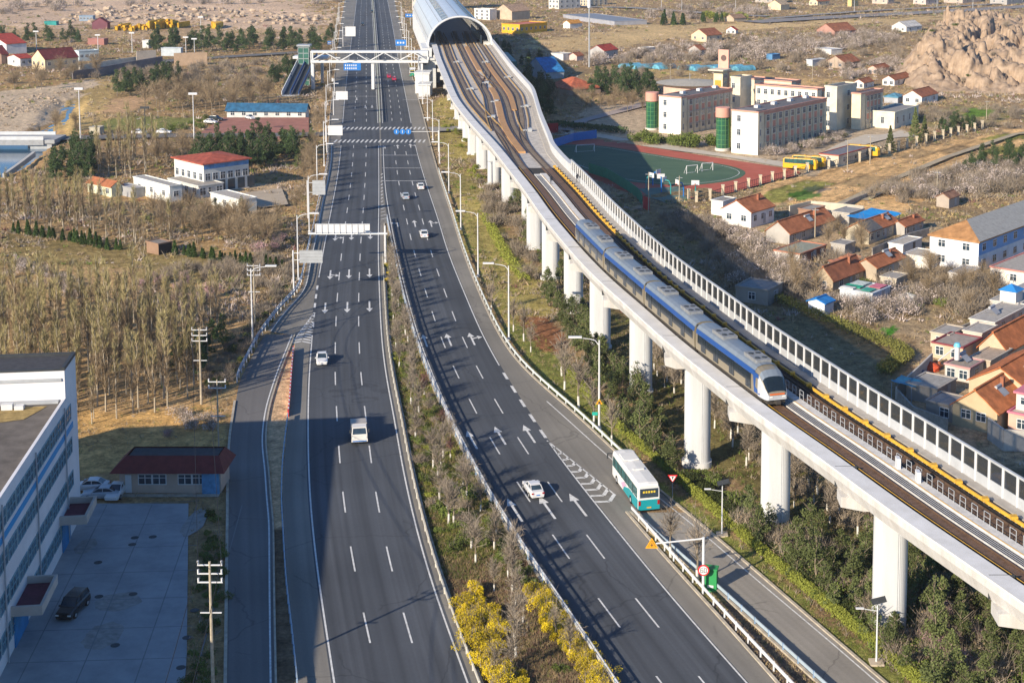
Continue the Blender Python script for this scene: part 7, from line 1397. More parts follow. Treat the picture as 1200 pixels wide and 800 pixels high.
PINE = [mk_pine(h, L_pine, 1300, .3, 'pine_tree', .2) for h in (4.6, 5.6, 6.4, 5.0)]; DARK = [mk_pine(h, L_dark, 2400, .27, 'evergreen_tree', .22) for h in (6.5, 8.0, 7.2)]; CYP = [mk_spruce(h, leafmat('cypress_green', (.05, .085, .024), .4, .5), 800, 'cypress', .3, .2) for h in (2.3, 2.7)]; SPR = [mk_spruce(h, L_pine) for h in (9, 7.5)]
SB = [mk_bush(r, h, L_brown, 160, .13, 320, L_grey, 'bare_shrub') for r, h in ((1.6, 1.7), (2.1, 2.2), (1.3, 1.4))]; SBR = [mk_bush(r, h, L_brown, 160, .13, 320, L_grey, 'orchard_shrub') for r, h in ((1.6, 1.7), (2.1, 2.2))]; SG = [mk_bush(r, h, L_green, 800, .17, 40, name='green_shrub') for r, h in ((1.3, 1.2), (1.7, 1.6), (1.0, .9))]; SBL = [mk_bush(r, h, L_blo, 420, .17, 260, L_grey, 'blossom_shrub') for r, h in ((1.8, 2.0), (2.4, 2.4))]
SP = [mk_bush(1.5, 2.4, L_pink, 500, .14, 200, L_grey, 'pink_blossom_shrub')]; SY = [mk_bush(r, h, L_yel, 2600, .09, 160, L_grey, 'forsythia_bush', 14) for r, h in ((1.25, 1.5), (1.5, 1.7), (1.0, 1.3))]; SL = [mk_bush(r, h, L_lime, 800, .16, 20, name='lime_shrub') for r, h in ((1.1, 1.0), (1.4, 1.2))]
TOP = [mk_bush(2.2, 2.6, L_green, 1400, .22, 0, name='clipped_bush', k=16)]
FW = [np.array(f) for f in FOOT]
def blocked(X, Y):
    r = roadmask(np.array([X]), np.array([Y]), .6)[0]
    if r: return True
    for f in FOOT:
        if abs(f[0][0] - X) < 90 and inpoly(np.array([X]), np.array([Y]), f)[0]: return True
    if 90 < Y < 560:
        for px_, py_ in PIERS:
            if abs(px_ - X) < 1.9 and abs(py_ - Y) < 1.8: return True
    return False
BANS = [pxpoly(p) for p in ([(620,168),(700,162),(760,170),(850,184),(940,200),(905,214),(830,236),(745,232),(690,205)], [(940,205),(1010,200),(1100,180),(1020,190)], [(262,139),(362,139),(362,162),(240,162)])]
_used = set()
def put(pool, X, Y, s=1.0, label=None, group=None, z=-.12, ban=True):
    if blocked(X, Y): return None
    if ban:
        for f in BANS:
            if inpoly(np.array([X]), np.array([Y]), f)[0]: return None
    t = pool[rng.integers(len(pool))]; s = s * (rng.uniform(.62, 1.2) if pool is POP else rng.uniform(.8, 1.2))
    if t[0].name not in _used:
        _used.add(t[0].name); o = t[0]; o.location = (X, Y, z); o.rotation_euler = (0, 0, rng.uniform(0, 6.28)); o.scale = (s, s, s * rng.uniform(.9, 1.1)); o['label'] = label
        if group: o['group'] = group
        return o
    return dup(t, (X, Y, z), rng.uniform(0, 6.28), (s, s, s * rng.uniform(.9, 1.12)), label, group)
def fill(pool, poly, n, label, group, s=1.0, gap=1.5, world=False, yb=0.0):
    W_ = poly if world else pxpoly(poly); xs = [p[0] for p in W_]; ys = [p[1] for p in W_]; got = []; tries = 0
    while len(got) < n and tries < n * 40:
        tries += 1; Y = rng.uniform(min(ys), max(ys)); X = rng.uniform(min(xs), max(xs))
        if not inpoly(np.array([X]), np.array([Y]), W_)[0]: continue
        if any((X - a) ** 2 + (Y - b) ** 2 < gap * gap for a, b in got): continue
        if put(pool, X, Y, s, label, group): got.append((X, Y))
    return got
def along(pool, pts, step, label, group, s=1.0, jit=.4):
    P_ = [np.array(G(*p)) for p in pts]
    for a, b in zip(P_, P_[1:]):
        L_ = np.linalg.norm(b - a); n = max(1, int(L_ / step))
        for i in range(n): q = a + (b - a) * (i + .5) / n + rng.normal(size=2) * jit; put(pool, q[0], q[1], s, label, group)
# left woods
T = 'tall bare poplar'
fill(POP, [(-20,268),(8,268),(60,272),(120,285),(195,300),(205,290),(195,284),(150,275),(110,250),(60,238),(-20,240)], 70, T + ' in the wood below the white houses', 'poplars below the white houses', .84, 2.6)
fill(POP, [(-25,520),(-20,368),(60,368),(150,372),(190,380),(235,420),(232,470),(180,486),(130,494),(92,496),(85,480)], 190, T + ' in the wood above the factory', 'poplars above the factory', .92, 2.1)
fill(POP, [(112,208),(150,210),(200,198),(195,186),(150,182),(112,188)], 26, T + ' between the riverside street and the red-roofed hall', 'poplars behind the red-roofed hall', 1.0, 3.0)
fill(POP, [(205,350),(250,372),(262,395),(240,420),(205,400)], 8, T + ' near the power poles', 'poplars near the power poles', .9, 3.0)
fill(BIG, [(178,252),(240,262),(330,268),(325,300),(290,300),(220,285),(180,275)], 34, 'bare brown broad tree in the thicket in front of the white houses', 'bare trees before the white houses', .85, 3.5)
fill(BIG, [(165,130),(180,118),(330,118),(300,130),(240,134)], 30, 'bare brown tree in the grove left of the blue-roofed shed', 'bare grove by the blue-roofed shed', 1.2, 5)
fill(BIG, [(0,100),(40,95),(110,82),(130,88),(60,104),(0,108)], 16, 'bare tree on the river bank below the village', 'bare trees on the river bank', 1.0, 6)
fill(BIG, [(175,195),(240,192),(250,182),(190,180)], 14, 'bare tree behind the red-roofed hall', 'bare trees behind the hall', .9, 3.5)
fill(BIG, [(60,158),(95,162),(90,150),(62,148)], 5, 'bare bush-like tree at the bridge head', 'bare trees at the bridge', .8, 4)
fill(DARK, [(225,205),(300,200),(345,190),(345,172),(290,172),(235,180)], 55, 'dark pine in the dense clump right of the red-roofed hall', 'dark pines by the hall', .95, 3.0)
fill(DARK, [(62,214),(108,212),(112,190),(85,184),(62,196)], 24, 'dark evergreen in the clump beside the bridge', 'dark evergreens by the bridge', .9, 3.2)
fill(DARK, [(172,64),(390,62),(392,50),(172,52)], 46, 'dark pine in the long row below the quarry', 'dark pines below the quarry', 1.25, 7)
fill(DARK, [(-5,50),(100,52),(98,46),(0,45)], 14, 'dark pine behind the white hall at the left edge', 'dark pines behind the white hall', 1.0, 8)
fill(DARK, [(134,114),(160,112),(212,98),(205,92),(150,100)], 20, 'dark pine in the small belt above the bare mound', 'dark pines above the mound', 1.0, 4.5)
fill(DARK, [(315,100),(345,108),(345,85),(320,80)], 10, 'green tree left of the escalator', 'green trees by the escalator', 1.0, 4)
fill(DARK, [(208,262),(230,268),(290,262),(285,252),(240,258)], 12, 'young pine in front of the separate white house', 'young pines before the white house', .55, 2.5)
along(CYP, [(16,272),(60,279),(100,286),(139,293)], .95, 'small dark cypress in the hedge row under the poplars', 'cypress row, left run'); along(CYP, [(213,299),(250,305),(300,316),(335,318)], 1.0, 'small dark cypress in the hedge row right of the stone hut', 'cypress row, right run'); put(CYP, *G(205, 298), 1.5, 'lone dark cypress beside the stone hut')
fill(DARK, [(205,432),(232,442),(262,430),(262,405),(240,395),(215,405)], 9, 'dark evergreen between the poplars and the ramp', 'evergreens by the ramp', .65, 2.6)
fill(SBL, [(5,330),(85,352),(90,330),(20,305)], 12, 'pale blossoming bush on the terrace left of the wood', 'pale bushes on the terrace', .8, 3)
fill(SP, [(150,350),(240,372),(262,330),(180,322)], 9, 'pinkish bush beside the bank of the ramp', 'pinkish bushes by the bank', 1.0, 3); put(SP, *G(197, 512), .55, 'small pink blossoming shrub in the dry field'); fill(SP, [(300,300),(330,292),(325,275),(305,280)], 4, 'mauve blossoming shrub left of the grey sign back', 'mauve shrubs', 1.2, 3)
fill(SBL, [(205,500),(245,510),(250,495),(210,485)], 5, 'pale bare bush at the right of the dry field', 'pale bushes in the dry field', .7, 2)
fill(SB, [(180,330),(330,345),(345,318),(335,300),(250,310),(190,320)], 30, 'brown bare bush on the slope above the ramp', 'bare bushes above the ramp', 1.0, 2.4)
fill(SB, [(240,470),(290,430),(335,365),(345,345),(320,345),(270,400),(238,440)], 30, 'brown bare bush on the bank of the ramp', 'bare bushes on the ramp bank', .7, 1.6); fill(SG, [(246,470),(290,430),(335,365),(320,355),(270,410),(240,450)], 16, 'green bush on the bank of the ramp', 'green bushes on the ramp bank', .7, 1.6)
along(TOP, [(285,178),(330,176),(372,172)], 6, 'round green bush on the left verge beyond the crossing', 'round bushes on the left verge', .6); fill(BIG, [(345,275),(368,240),(380,180),(384,140),(372,140),(355,200),(340,260)], 22, 'bare tree on the left verge of the highway', 'bare trees on the left verge', .75, 4)
fill(PINE, [(336,195),(352,205),(372,165),(362,150),(340,165)], 9, 'green bush-like pine by the left verge near the crossing', 'pines by the left verge', .7, 4)
fill(SG, [(195,155),(240,150),(245,140),(205,148)], 12, 'clipped dark hedge bush along the lawn', 'hedge bushes by the lawn', 1.1, 3.5)
for sd, n_, lb in ((LE, 26, 'left'),):
    fill(BIG, [(386,140),(392,110),(404,20),(396,18),(380,60),(374,130)], n_, 'bare tree on the far left verge', 'bare trees on the far left verge', 1.0, 8)
# median
def medX(Y, t): a, b = float(LIN(Y)) + 1.7, float(RIN(Y)) - 1.2; return a + (b - a) * t
yme = yv(300); Y = 126.0; k = 0
while Y < yme:
    wd = medX(Y, 1) - medX(Y, 0)
    for r_ in range(2 if wd > 5 and rng.random() < .5 else 1):
        put(BARE if rng.random() < .94 else PURP, medX(Y, rng.uniform(.05, .95)), Y, .85 if Y > 150 else .8, 'thin bare young tree with whitewashed trunk in the planted median', 'young trees in the median')
    Y += 3.3
Y = 128.0
while Y < yme + 4:
    for r_ in range(3): 
        if Y > 158 or rng.random() < .12: put(SG if rng.random() < .55 else (SL if rng.random() < .5 else SB), medX(Y, rng.uniform(0, 1)), Y + rng.uniform(-1, 1), .55, 'low bush in the planted median', 'low bushes in the median')
    Y += 2.1 if Y < 200 else 2.8
fill(SY, [(541,700),(560,695),(580,730),(588,775),(597,810),(562,810),(548,760)], 26, 'bright yellow forsythia bush at the near left of the median', 'forsythia at the near left of the median', .84, .9); fill(SY, [(622,690),(636,686),(672,730),(705,775),(725,808),(702,812),(664,765),(634,722)], 32, 'bright yellow forsythia bush along the near right edge of the median', 'forsythia along the median barrier', .82, .9); fill(SY, [(604,790),(618,790),(622,812),(606,812)], 2, 'yellow forsythia bush in the middle of the median at the bottom', 'forsythia at the bottom', .6, .9)
for px, py in ((453, 300), (454, 312), (456, 322), (455, 330)): put(SY, *G(px, py), .6, 'small yellow bush at the narrow tip of the median', 'yellow bushes at the median tip')
fill(SG, [(600,640),(640,655),(640,690),(612,690),(575,660),(570,640)], 6, 'green bush in the median just above the forsythia', 'green bushes above the forsythia', .7, 1.6); put(PURP, *G(602, 672), .8, 'dark plum-coloured bush in the median above the forsythia'); fill(SG, [(505,580),(560,570),(590,600),(600,640),(520,650)], 12, 'dark green bush in the middle of the median', 'green bushes mid median', .8, 2)
# right verge and under the viaduct
fill(PINE, [(548,150),(575,190),(600,250),(640,330),(700,400),(690,330),(650,270),(615,230),(590,190),(565,160)], 42, 'green pine on the slope beside the far piers', 'pines by the far piers', .75, 3.0)
fill(SL, [(515,142),(545,150),(580,200),(570,230),(545,200),(520,150)], 14, 'yellow-green bush on the far right verge', 'yellow-green bushes far right verge', .9, 3)
fill(SB, [(560,190),(600,240),(640,320),(620,330),(575,260),(555,210)], 26, 'bare brown bush beside the far piers', 'bare bushes by the far piers', 1.1, 2.5)
fill(PINE, [(640,335),(690,395),(715,425),(700,440),(672,410),(655,375),(635,350)], 26, 'green pine in the belt beside the middle piers', 'pines by the middle piers', .72, 2.0)
fill(PINE, [(690,420),(760,470),(800,560),(760,540),(715,480),(690,450)], 34, 'green pine in the belt by the orange triangle lamp', 'pines by the orange triangle lamp', .72, 1.9)
fill(PINE, [(850,600),(900,650),(960,700),(1060,790),(1110,830),(1180,830),(1240,800),(1180,720),(1090,690),(1000,640),(940,620),(880,600)], 58, 'green pine in the near right thicket under the viaduct', 'pines in the near right thicket', .72, 1.9)
fill(SG, [(850,600),(960,700),(1110,830),(1240,800),(1180,720),(1000,640)], 60, 'green bush in the near right thicket under the viaduct', 'green bushes in the near right thicket', 1.0, 1.6); fill(SBR, [(850,600),(960,700),(1110,830),(1240,800),(1180,720),(1000,640)], 70, 'brown bare bush in the near right thicket under the viaduct', 'brown bushes in the near right thicket', .9, 1.4)
fill(PINE, [(1040,650),(1100,690),(1210,760),(1240,740),(1130,670),(1060,630)], 25, 'green pine behind the nearest pier', 'pines behind the nearest pier', .75, 2.2)
fill(BARE, [(760,440),(830,500),(930,600),(1010,640),(1060,660),(1000,590),(900,520),(820,450),(770,410)], 60, 'thin pale bare sapling under the viaduct', 'pale saplings under the viaduct', .9, 1.9)
fill(SB, [(760,420),(840,500),(960,610),(1040,640),(1000,580),(900,510),(800,420)], 45, 'brown bare bush under the viaduct', 'bare bushes under the viaduct', .7, 1.8); fill(SP, [(1080,760),(1130,790),(1150,760),(1100,720)], 5, 'pinkish bare bush in the near right thicket', 'pinkish bushes near right', .8, 1.5)
fill(SG, [(790,560),(850,600),(950,690),(1060,790),(1090,790),(1000,700),(900,620),(820,550)], 50, 'green bush behind the yellow-green hedge', 'green bushes behind the hedge', .75, 1.4)
along(BARE, [(650,430),(680,488),(728,530)], 6.5, 'bare roadside tree between the guardrail and the hedge', 'bare trees behind the guardrail', 1.15); along(BARE, [(600,380),(630,420)], 6, 'bare roadside tree on the right verge', 'bare trees on the right verge', 1.0)
for px, py in ((786, 652), (817, 682), (556, 345), (561, 372)): put(BARE, G(px, py)[0], G(px, py)[1], 1.1, 'slender bare tree on the narrow island before the service road' if px > 700 else 'slender bare tree by the right street lamps', 'bare trees on the island' if px > 700 else 'bare trees by the lamps')
along(BARE, [(513,205),(530,255),(546,310),(575,372)], 7, 'bare roadside tree beside the right guardrail', 'bare trees along the right guardrail', 1.0)
# hedges
def hedge(name, lb, f, y0, y1, w_, h_, mt, n, leaf=.15):
    Y = 1 / rng.uniform(1 / y1, 1 / y0, n) if y1 / y0 > 1.5 else rng.uniform(y0, y1, n); d = rng.uniform(-1, 1, n); X = f(Y) + d * w_ / 2; Z = h_ * (rng.uniform(0, 1, n) ** .5) * (1 - .25 * d * d) * (1 + .25 * (vnoise(X, Y, 1.3, 4) - .5)); P = np.stack([X, Y, Z], 1); me = trimesh('hedge', [(leaves(P, leaf), 0)], [mt]); o = obj(name, me); tag(o, lb, 'hedge'); return o
HG = course([(655,425),(672,442),(695,470),(720,500),(750,525),(795,562),(840,602),(900,657),(960,705),(1025,752),(1068,797)])
hedge('hedge', 'long yellow-green clipped hedge along the service road', HG, 118, yv(430), 1.3, .95, L_lime, 60000, .13)
hedge('hedge', 'dark green low hedge behind the yellow-green one', lambda Y: HG(Y) + 1.6, 118, yv(560), 1.6, .9, leafmat('dark_hedge', (.05, .065, .022), .4, .6), 30000, .14)
HF = course([(575,265),(585,290),(600,312),(620,335)]); hedge('hedge', 'yellow-green hedge strip on the grassy right verge', HF, yv(330), yv(255), 2.2, 1.0, L_lime, 6000, .2)
HD = course([(900,352),(960,374),(1010,388),(1060,408),(1075,420)]); 
pts_ = [G(x, y) for x, y in ((905,350),(940,366),(980,382),(1020,398),(1050,410),(1062,420),(1048,430),(1035,440))]
def hedge_pts(lb, pts_, w_, h_, mt, n, leaf, name='hedge'):
    P_ = np.array(pts_); seg = rng.integers(0, len(P_) - 1, n); t = rng.random(n)[:, None]; Q = P_[seg] * (1 - t) + P_[seg + 1] * t + rng.uniform(-1, 1, (n, 2)) * w_ / 2; Z = h_ * rng.random(n) ** .5; o = obj(name, trimesh(name, [(leaves(np.concatenate([Q, Z[:, None]], 1), leaf), 0)], [mt])); tag(o, lb, 'hedge')
hedge_pts('olive hedge bordering the dark field below the village', pts_, 2.4, 1.3, leafmat('olive_hedge', (.13, .13, .035), .4, .5), 9000, .22)
hedge_pts('dark green hedge under the school playground path', [G(650,148), G(690,152), G(730,156)], 4, 1.6, L_dark, 3500, .35)
# orchards and far trees on the right
fill(DARK, [(690,112),(770,118),(765,104),(700,100)], 34, 'dark pine in the row left of the rear classrooms', 'dark pines by the classrooms', 1.05, 4); fill(DARK, [(600,110),(645,140),(650,118),(620,95)], 26, 'dark tree in the shade beside the station', 'dark trees in the station shade', 1.0, 5); fill(DARK, [(560,60),(600,80),(640,80),(600,56)], 8, 'dark tree behind the teal station block', 'dark trees behind the station block', .9, 7)
fill(BIG, [(640,132),(760,134),(765,120),(650,122)], 22, 'bare tree on the shaded playground', 'bare trees on the playground', .8, 5)
OB = 'pale grey blossoming orchard bush'
fill(SBL, [(690,78),(780,72),(880,70),(1000,60),(1060,45),(1000,40),(880,52),(780,58),(700,70)], 95, OB + ' in the far scrub above the school', 'orchard bushes above the school', 1.7, 6); fill(SBR, [(700,95),(880,88),(1060,70),(1060,40),(900,46),(720,66)], 95, 'bare brown orchard bush in the far scrub above the school', 'bare bushes above the school', 1.7, 6)
fill(SBL, [(990,96),(1060,84),(1050,70),(980,78)], 18, 'pale orchard bush near the rock outcrop', 'orchard bushes by the rocks', 1.4, 5); fill(SBL, [(760,25),(900,22),(900,10),(760,10)], 22, 'pale bush near the far road', 'pale bushes by the far road', 1.8, 9)
fill(SBR, [(760,250),(830,300),(880,345),(960,360),(930,320),(880,285),(830,262)], 55, 'bare bush in the shaded orchard behind the viaduct screen', 'bare bushes in the shaded orchard', 1.1, 2.6); fill(SBL, [(790,255),(870,290),(930,335),(960,345),(930,310),(870,272)], 26, 'pale blossoming bush in the orchard below the white farmhouse', 'blossom bushes below the farmhouse', 1.1, 3)
fill(SBL, [(960,345),(1010,378),(1060,372),(1100,352),(1090,330),(1030,345)], 22, 'pale bush in the village gardens', 'pale bushes in the gardens', 1.0, 3); fill(SBR, [(960,300),(1000,312),(1070,345),(1140,375),(1180,350),(1150,325),(1090,322),(1040,335)], 62, 'bare bush between the village houses', 'bare bushes between the houses', 1.25, 2.2); fill(SG, [(940,322),(990,330),(1060,350),(1120,360),(1080,335)], 12, 'green bush between the village houses', 'green bushes between the houses', .9, 4)
fill(SBR, [(1000,230),(1060,240),(1210,225),(1210,190),(1150,188),(1060,210)], 60, 'bare bush in the thicket beyond the big blue and white building', 'bare thicket beyond the building', 1.3, 3.0); fill(SBL, [(1030,228),(1110,235),(1210,215),(1210,195),(1130,195)], 26, 'pale bush in the thicket beyond the big blue and white building', 'pale thicket beyond the building', 1.3, 3.5); fill(DARK, [(1125,205),(1200,198),(1215,175),(1160,185)], 16, 'dark green tree at the right edge above the thicket', 'dark trees above the thicket', .7, 3)
fill(BIG, [(955,290),(1010,300),(1020,285),(970,280)], 7, 'leafless tree by the brick-sided house', 'leafless trees by the brick house', .7, 3); fill(BIG, [(920,345),(960,360),(950,335),(925,325)], 4, 'spreading bare tree left of the blue-roofed hut', 'spreading trees by the hut', .8, 3)
for px, py, s in ((748, 166, 1.0), (757, 168, 1), (768, 169, 1), (778, 168, .8), (793, 170, 1.1), (806, 172, 1.3), (815, 172, 1.1), (832, 170, 1.0), (838, 170, .8), (868, 176, 1.1), (876, 177, 1.2)): put(TOP, *G(px, py), s * 1.25, 'round clipped bush in front of the rear classroom block', 'round bushes in front of the school')
fill(SBL, [(895,184),(930,180),(985,165),(1000,158),(960,160),(905,172)], 16, 'pale blossoming bush in front of the long classroom wall', 'blossom bushes by the classroom wall', 1.0, 2.6); fill(SG, [(895,180),(940,172),(1000,158),(970,158)], 12, 'green bush in front of the long classroom wall', 'green bushes by the classroom wall', 1.1, 3)
put(SPR, *G(1072, 167), .95, 'big dark spruce beside the school fence', ban=False); put(SPR, *G(1083, 163), .75, 'smaller spruce just right of the big one by the school fence'); put(SPR, *G(1043, 178), .75, 'spruce beside the yellow bus road by the school fence'); fill(DARK, [(1095,158),(1150,152),(1145,146),(1100,150)], 12, 'green tree behind the school fence pillars', 'green trees behind the fence', .6, 3)
fill(CYP, [(776,30),(808,30),(808,28),(776,28)], 6, 'small dark cypress in the far row above the orchard', 'far cypresses', 2.6, 4); fill(CYP, [(820,27),(848,26),(848,24),(820,24)], 5, 'dark cypress by the far road', 'cypresses by the far road', 2.2, 5); fill(SL, [(822,24),(870,24),(870,20),(822,20)], 4, 'light green tree by the far road', 'light green trees by the far road', 3.0, 8)
fill(BIG, [(1000,300),(1060,350),(1150,375),(1180,345),(1120,325)], 12, 'bare spreading tree among the village gardens', 'bare trees in the gardens', .75, 4)
fill(SBR, [(1060,120),(1200,128),(1200,150),(1120,165),(1090,150)], 24, 'bare bush in the gardens beyond the school fence', 'bare bushes beyond the fence', 1.2, 4)
fill(SBL, [(860,300),(905,325),(935,345),(900,345),(865,330)], 12, 'pale bush around the old stone shed', 'pale bushes by the stone shed', 1.2, 2.6)
fill(SB, [(0,100),(60,92),(180,98),(330,104),(380,80),(380,68),(200,80),(60,88)], 60, 'brown bush on the meadow above the riverside street', 'bushes on the left meadow', 1.6, 5)
fill(SBL, [(0,20),(120,8),(395,6),(395,2),(0,5)], 24, 'pale bush above the quarry at the top left', 'pale bushes above the quarry', 2.2, 12)
# the ground growth nobody could count
def tufts(n, seed, ymin, ymax, zone, size, mats, wts, per=7, dens=True, name='undergrowth', a0=-.46, a1=.34, up=.9, wid=.09, leafy=0.0):
    r = np.random.default_rng(seed); Y = np.exp(r.uniform(np.log(ymin), np.log(ymax), n)); X = r.uniform(a0, a1, n) * Y; keep = zone(X, Y) & ~roadmask(X, Y, .25)
    if dens: c, d = cover(X, Y); nn_ = vnoise(X, Y, 9, 61) * .6 + vnoise(X, Y, 3, 62) * .4; keep &= r.random(n) < d * np.clip((nn_ - .22) * 2.2, .05, 1)
    for f in FOOT + BANS + [[(-56, 90), (float(LE(96)) - 3.2, 90), (float(LE(130)) - 3.4, 130), (float(LE(170)) - 3, 166), (-64, 166)]]: keep &= ~inpoly(X, Y, f)
    rvm = riverdist(X, Y) < .05; keep &= rvm
    X = X[keep]; Y = Y[keep]; n = len(X); s = size(Y) * r.uniform(.5, 1.5, n); off = (X < LE(Y) - 4) | (X > RK(Y) + 4)
    Z = np.where(off, (fbm(X, Y, 25, 41) - .5) * 1.1 - .12, -.05); w_ = np.array(wts(X, Y)); cw = np.cumsum(w_, 0); cw /= cw[-1]; u = r.random(n); m_ = (u[None] > cw).sum(0)
    B = np.repeat(np.stack([X, Y, Z], 1), per, 0); ss = np.repeat(s, per); mi = np.repeat(m_, per); k = n * per; B[:, :2] += r.normal(size=(k, 2)) * (ss * .32)[:, None]
    D = r.normal(size=(k, 3)) * .55; D[:, 2] = np.abs(D[:, 2]) * .4 + up; D = unit(D); S = unit(np.cross(D, r.normal(size=(k, 3)))); wd = (ss * wid * (1 + leafy * r.random(k)))[:, None]; L_ = (ss * r.uniform(.5, 1.1, k))[:, None]
    V = np.stack([B - S * wd, B + S * wd, B + D * L_], 1).reshape(-1, 3); me = arrmesh(name, V, np.arange(len(V)).reshape(-1, 3), mats, mi); o = obj(name, me); return tag(o, kind='stuff')
UM = [L_tan, L_brown, L_grey, L_green, L_blo, L_olive]
def wfield(X, Y):
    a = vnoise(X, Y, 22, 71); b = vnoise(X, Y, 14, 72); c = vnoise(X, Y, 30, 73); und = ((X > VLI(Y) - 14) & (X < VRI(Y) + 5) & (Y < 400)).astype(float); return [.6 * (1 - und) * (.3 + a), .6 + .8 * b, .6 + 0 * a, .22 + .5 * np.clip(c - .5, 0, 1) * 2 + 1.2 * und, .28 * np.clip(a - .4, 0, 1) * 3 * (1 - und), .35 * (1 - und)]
everywhere = lambda X, Y: (X < LE(Y) - .8) | (X > RK(Y) + .8)
tufts(64000, 1, 118, 420, everywhere, lambda Y: .36 + .0008 * Y, UM, wfield, 8, wid=.055, up=.6)
tufts(90000, 2, 280, 1150, everywhere, lambda Y: .35 + .0009 * Y, UM, wfield, 11, wid=.10, leafy=.6, up=.35)
tufts(70000, 9, 240, 1050, lambda X, Y: everywhere(X, Y) & (fbm(X, Y, 14, 91) > .5) & (fbm(X, Y, 60, 93) > .42), lambda Y: .8 + .0011 * Y, [L_brown, L_grey, L_green, L_blo, L_purp], lambda X, Y: [.9 + 0 * X, 1.0 + 0 * X, .25 * (vnoise(X, Y, 25, 5) > .5), .5 * (vnoise(X, Y, 18, 6) > .5), .06 + 0 * X], 13, wid=.05, leafy=.8, up=.5, name='scrub')
inmed = lambda X, Y: (X > LIN(Y) + 1.3) & (X < RIN(Y) - .6) & (Y < yme)
tufts(150000, 3, 112, 305, inmed, lambda Y: .26 + .0006 * Y, [L_tan, L_brown, L_green, L_lime, L_purp], lambda X, Y: [.8 + 0 * X, .6 + 1.0 * (Y < 148) * (X > LIN(Y) + 5), 1.1 * (Y > 145) + .2, .8 * (Y > 150) + .1, .06 + .35 * (Y < 150)], 6, dens=False, name='median_grass', a0=-.14, a1=.05, wid=.06)
tufts(60000, 4, 112, 330, lambda X, Y: (X > RK(Y) + .5) & (X < RK(Y) + 7), lambda Y: .13 + .0006 * Y, [L_tan, L_green, L_lime], lambda X, Y: [.45 + 0 * X, .8 + 0 * X, .35 + 0 * X], 5, dens=False, name='verge_grass', a0=-.12, a1=.2, wid=.07)
tufts(14000, 5, 108, 170, lambda X, Y: ((X > NL(Y) + .4) & (X < NR(Y) - .3)) | ((X > float(0)) & False), lambda Y: .25 + 0 * Y, [L_tan, L_green, L_brown], lambda X, Y: [.4 + 0 * X, .5 * (Y > 138) + .05, .5 + 0 * X], 5, dens=False, name='island_grass', a0=.03, a1=.2, wid=.07)
# ------------------------------------------------------------------ rocks
def rock_mass(name, lb, poly, hfun, step, mt, seed):
    W_ = pxpoly(poly); xs = [p[0] for p in W_]; ys = [p[1] for p in W_]; X, Y = np.meshgrid(np.arange(min(xs) - 6, max(xs) + 6, step), np.arange(min(ys) - 8, max(ys) + 8, step)); m_ = np.zeros(X.shape)
    for dx, dy in [(a, b) for a in (-5, -2.5, 0, 2.5, 5) for b in (-6, -3, 0, 3, 6)]: m_ += inpoly(X + dx, Y + dy, W_)
    m_ /= 25
    def vor(X, Y, sc_, sd):
        gx, gy = np.floor(X / sc_), np.floor(Y / sc_); best = np.full(X.shape, 1e9); sec = best.copy(); cid = np.zeros(X.shape); bx_ = X.copy(); by_ = Y.copy()
        for a in (-1, 0, 1):
            for c in (-1, 0, 1):
                ix, iy = gx + a, gy + c; h1 = (np.sin(ix * 127.1 + iy * 311.7 + sd) * 43758.5453) % 1; h2 = (np.sin(ix * 269.5 + iy * 183.3 + sd) * 43758.5453) % 1; px_ = (ix + h1) * sc_; py_ = (iy + h2) * sc_; d = np.hypot(X - px_, Y - py_)
                nb = d < best; sec = np.where(nb, best, np.minimum(sec, d)); cid = np.where(nb, (h1 * 7.3 + h2 * 3.1) % 1, cid); bx_ = np.where(nb, px_, bx_); by_ = np.where(nb, py_, by_); best = np.where(nb, d, best)
        return cid, (sec - best) / sc_, X - bx_, Y - by_
    Z = hfun(X, Y) * m_ * (.75 + .35 * fbm(X, Y, 30, seed))
    for sc_, amp, tl, ck in ((17, 4.5, .30, 2.2), (7.5, 2.4, .42, 1.3), (3.4, 1.3, .5, .7)):
        wx = X + (fbm(X, Y, sc_, seed + 5) - .5) * sc_ * .5; c_i, e_, dx_, dy_ = vor(wx, Y * .8, sc_, seed + sc_); tx_ = np.sin(c_i * 91) * tl; ty_ = np.cos(c_i * 57) * tl
        Z = Z + m_ * (amp * (c_i - .5) + dx_ * tx_ + dy_ * ty_ - ck * (e_ < .12))
    Z = Z + (fbm(X, Y, 1.5, seed + 2) - .5) * .5 * m_ - 1.2 * (m_ < .02) - .15
    V = np.stack([X, Y, Z], -1).reshape(-1, 3); idx = np.arange(X.size).reshape(X.shape); q_ = np.stack([idx[:-1, :-1], idx[:-1, 1:], idx[1:, 1:], idx[1:, :-1]], -1).reshape(-1, 4); q_ = q_[(m_.ravel()[q_] > 0).any(1)]
    T_ = np.concatenate([q_[:, [0, 1, 2]], q_[:, [0, 2, 3]]]); me = arrmesh(name, V, T_, [mt]); o = obj(name, me); tag(o, lb, 'rock'); return X, Y, Z, m_
mrk = mat('granite', (.24, .17, .115), .9, .3, .35, c2=(.45, .335, .235), bump=.8)
RK_ = rock_mass('rock_outcrop', 'big craggy tan rock outcrop beyond the school at the right', [(1062,94),(1075,72),(1110,56),(1160,52),(1230,50),(1280,60),(1280,112),(1200,108),(1140,106),(1090,104)], lambda X, Y: np.interp(Y, [545, 575, 610, 680, 780], [5, 11, 15, 16, 12]), .8, mrk, 5)
rr = np.random.default_rng(12); k = 0; bases = [tuple(G(x, y)) for x, y in ()]
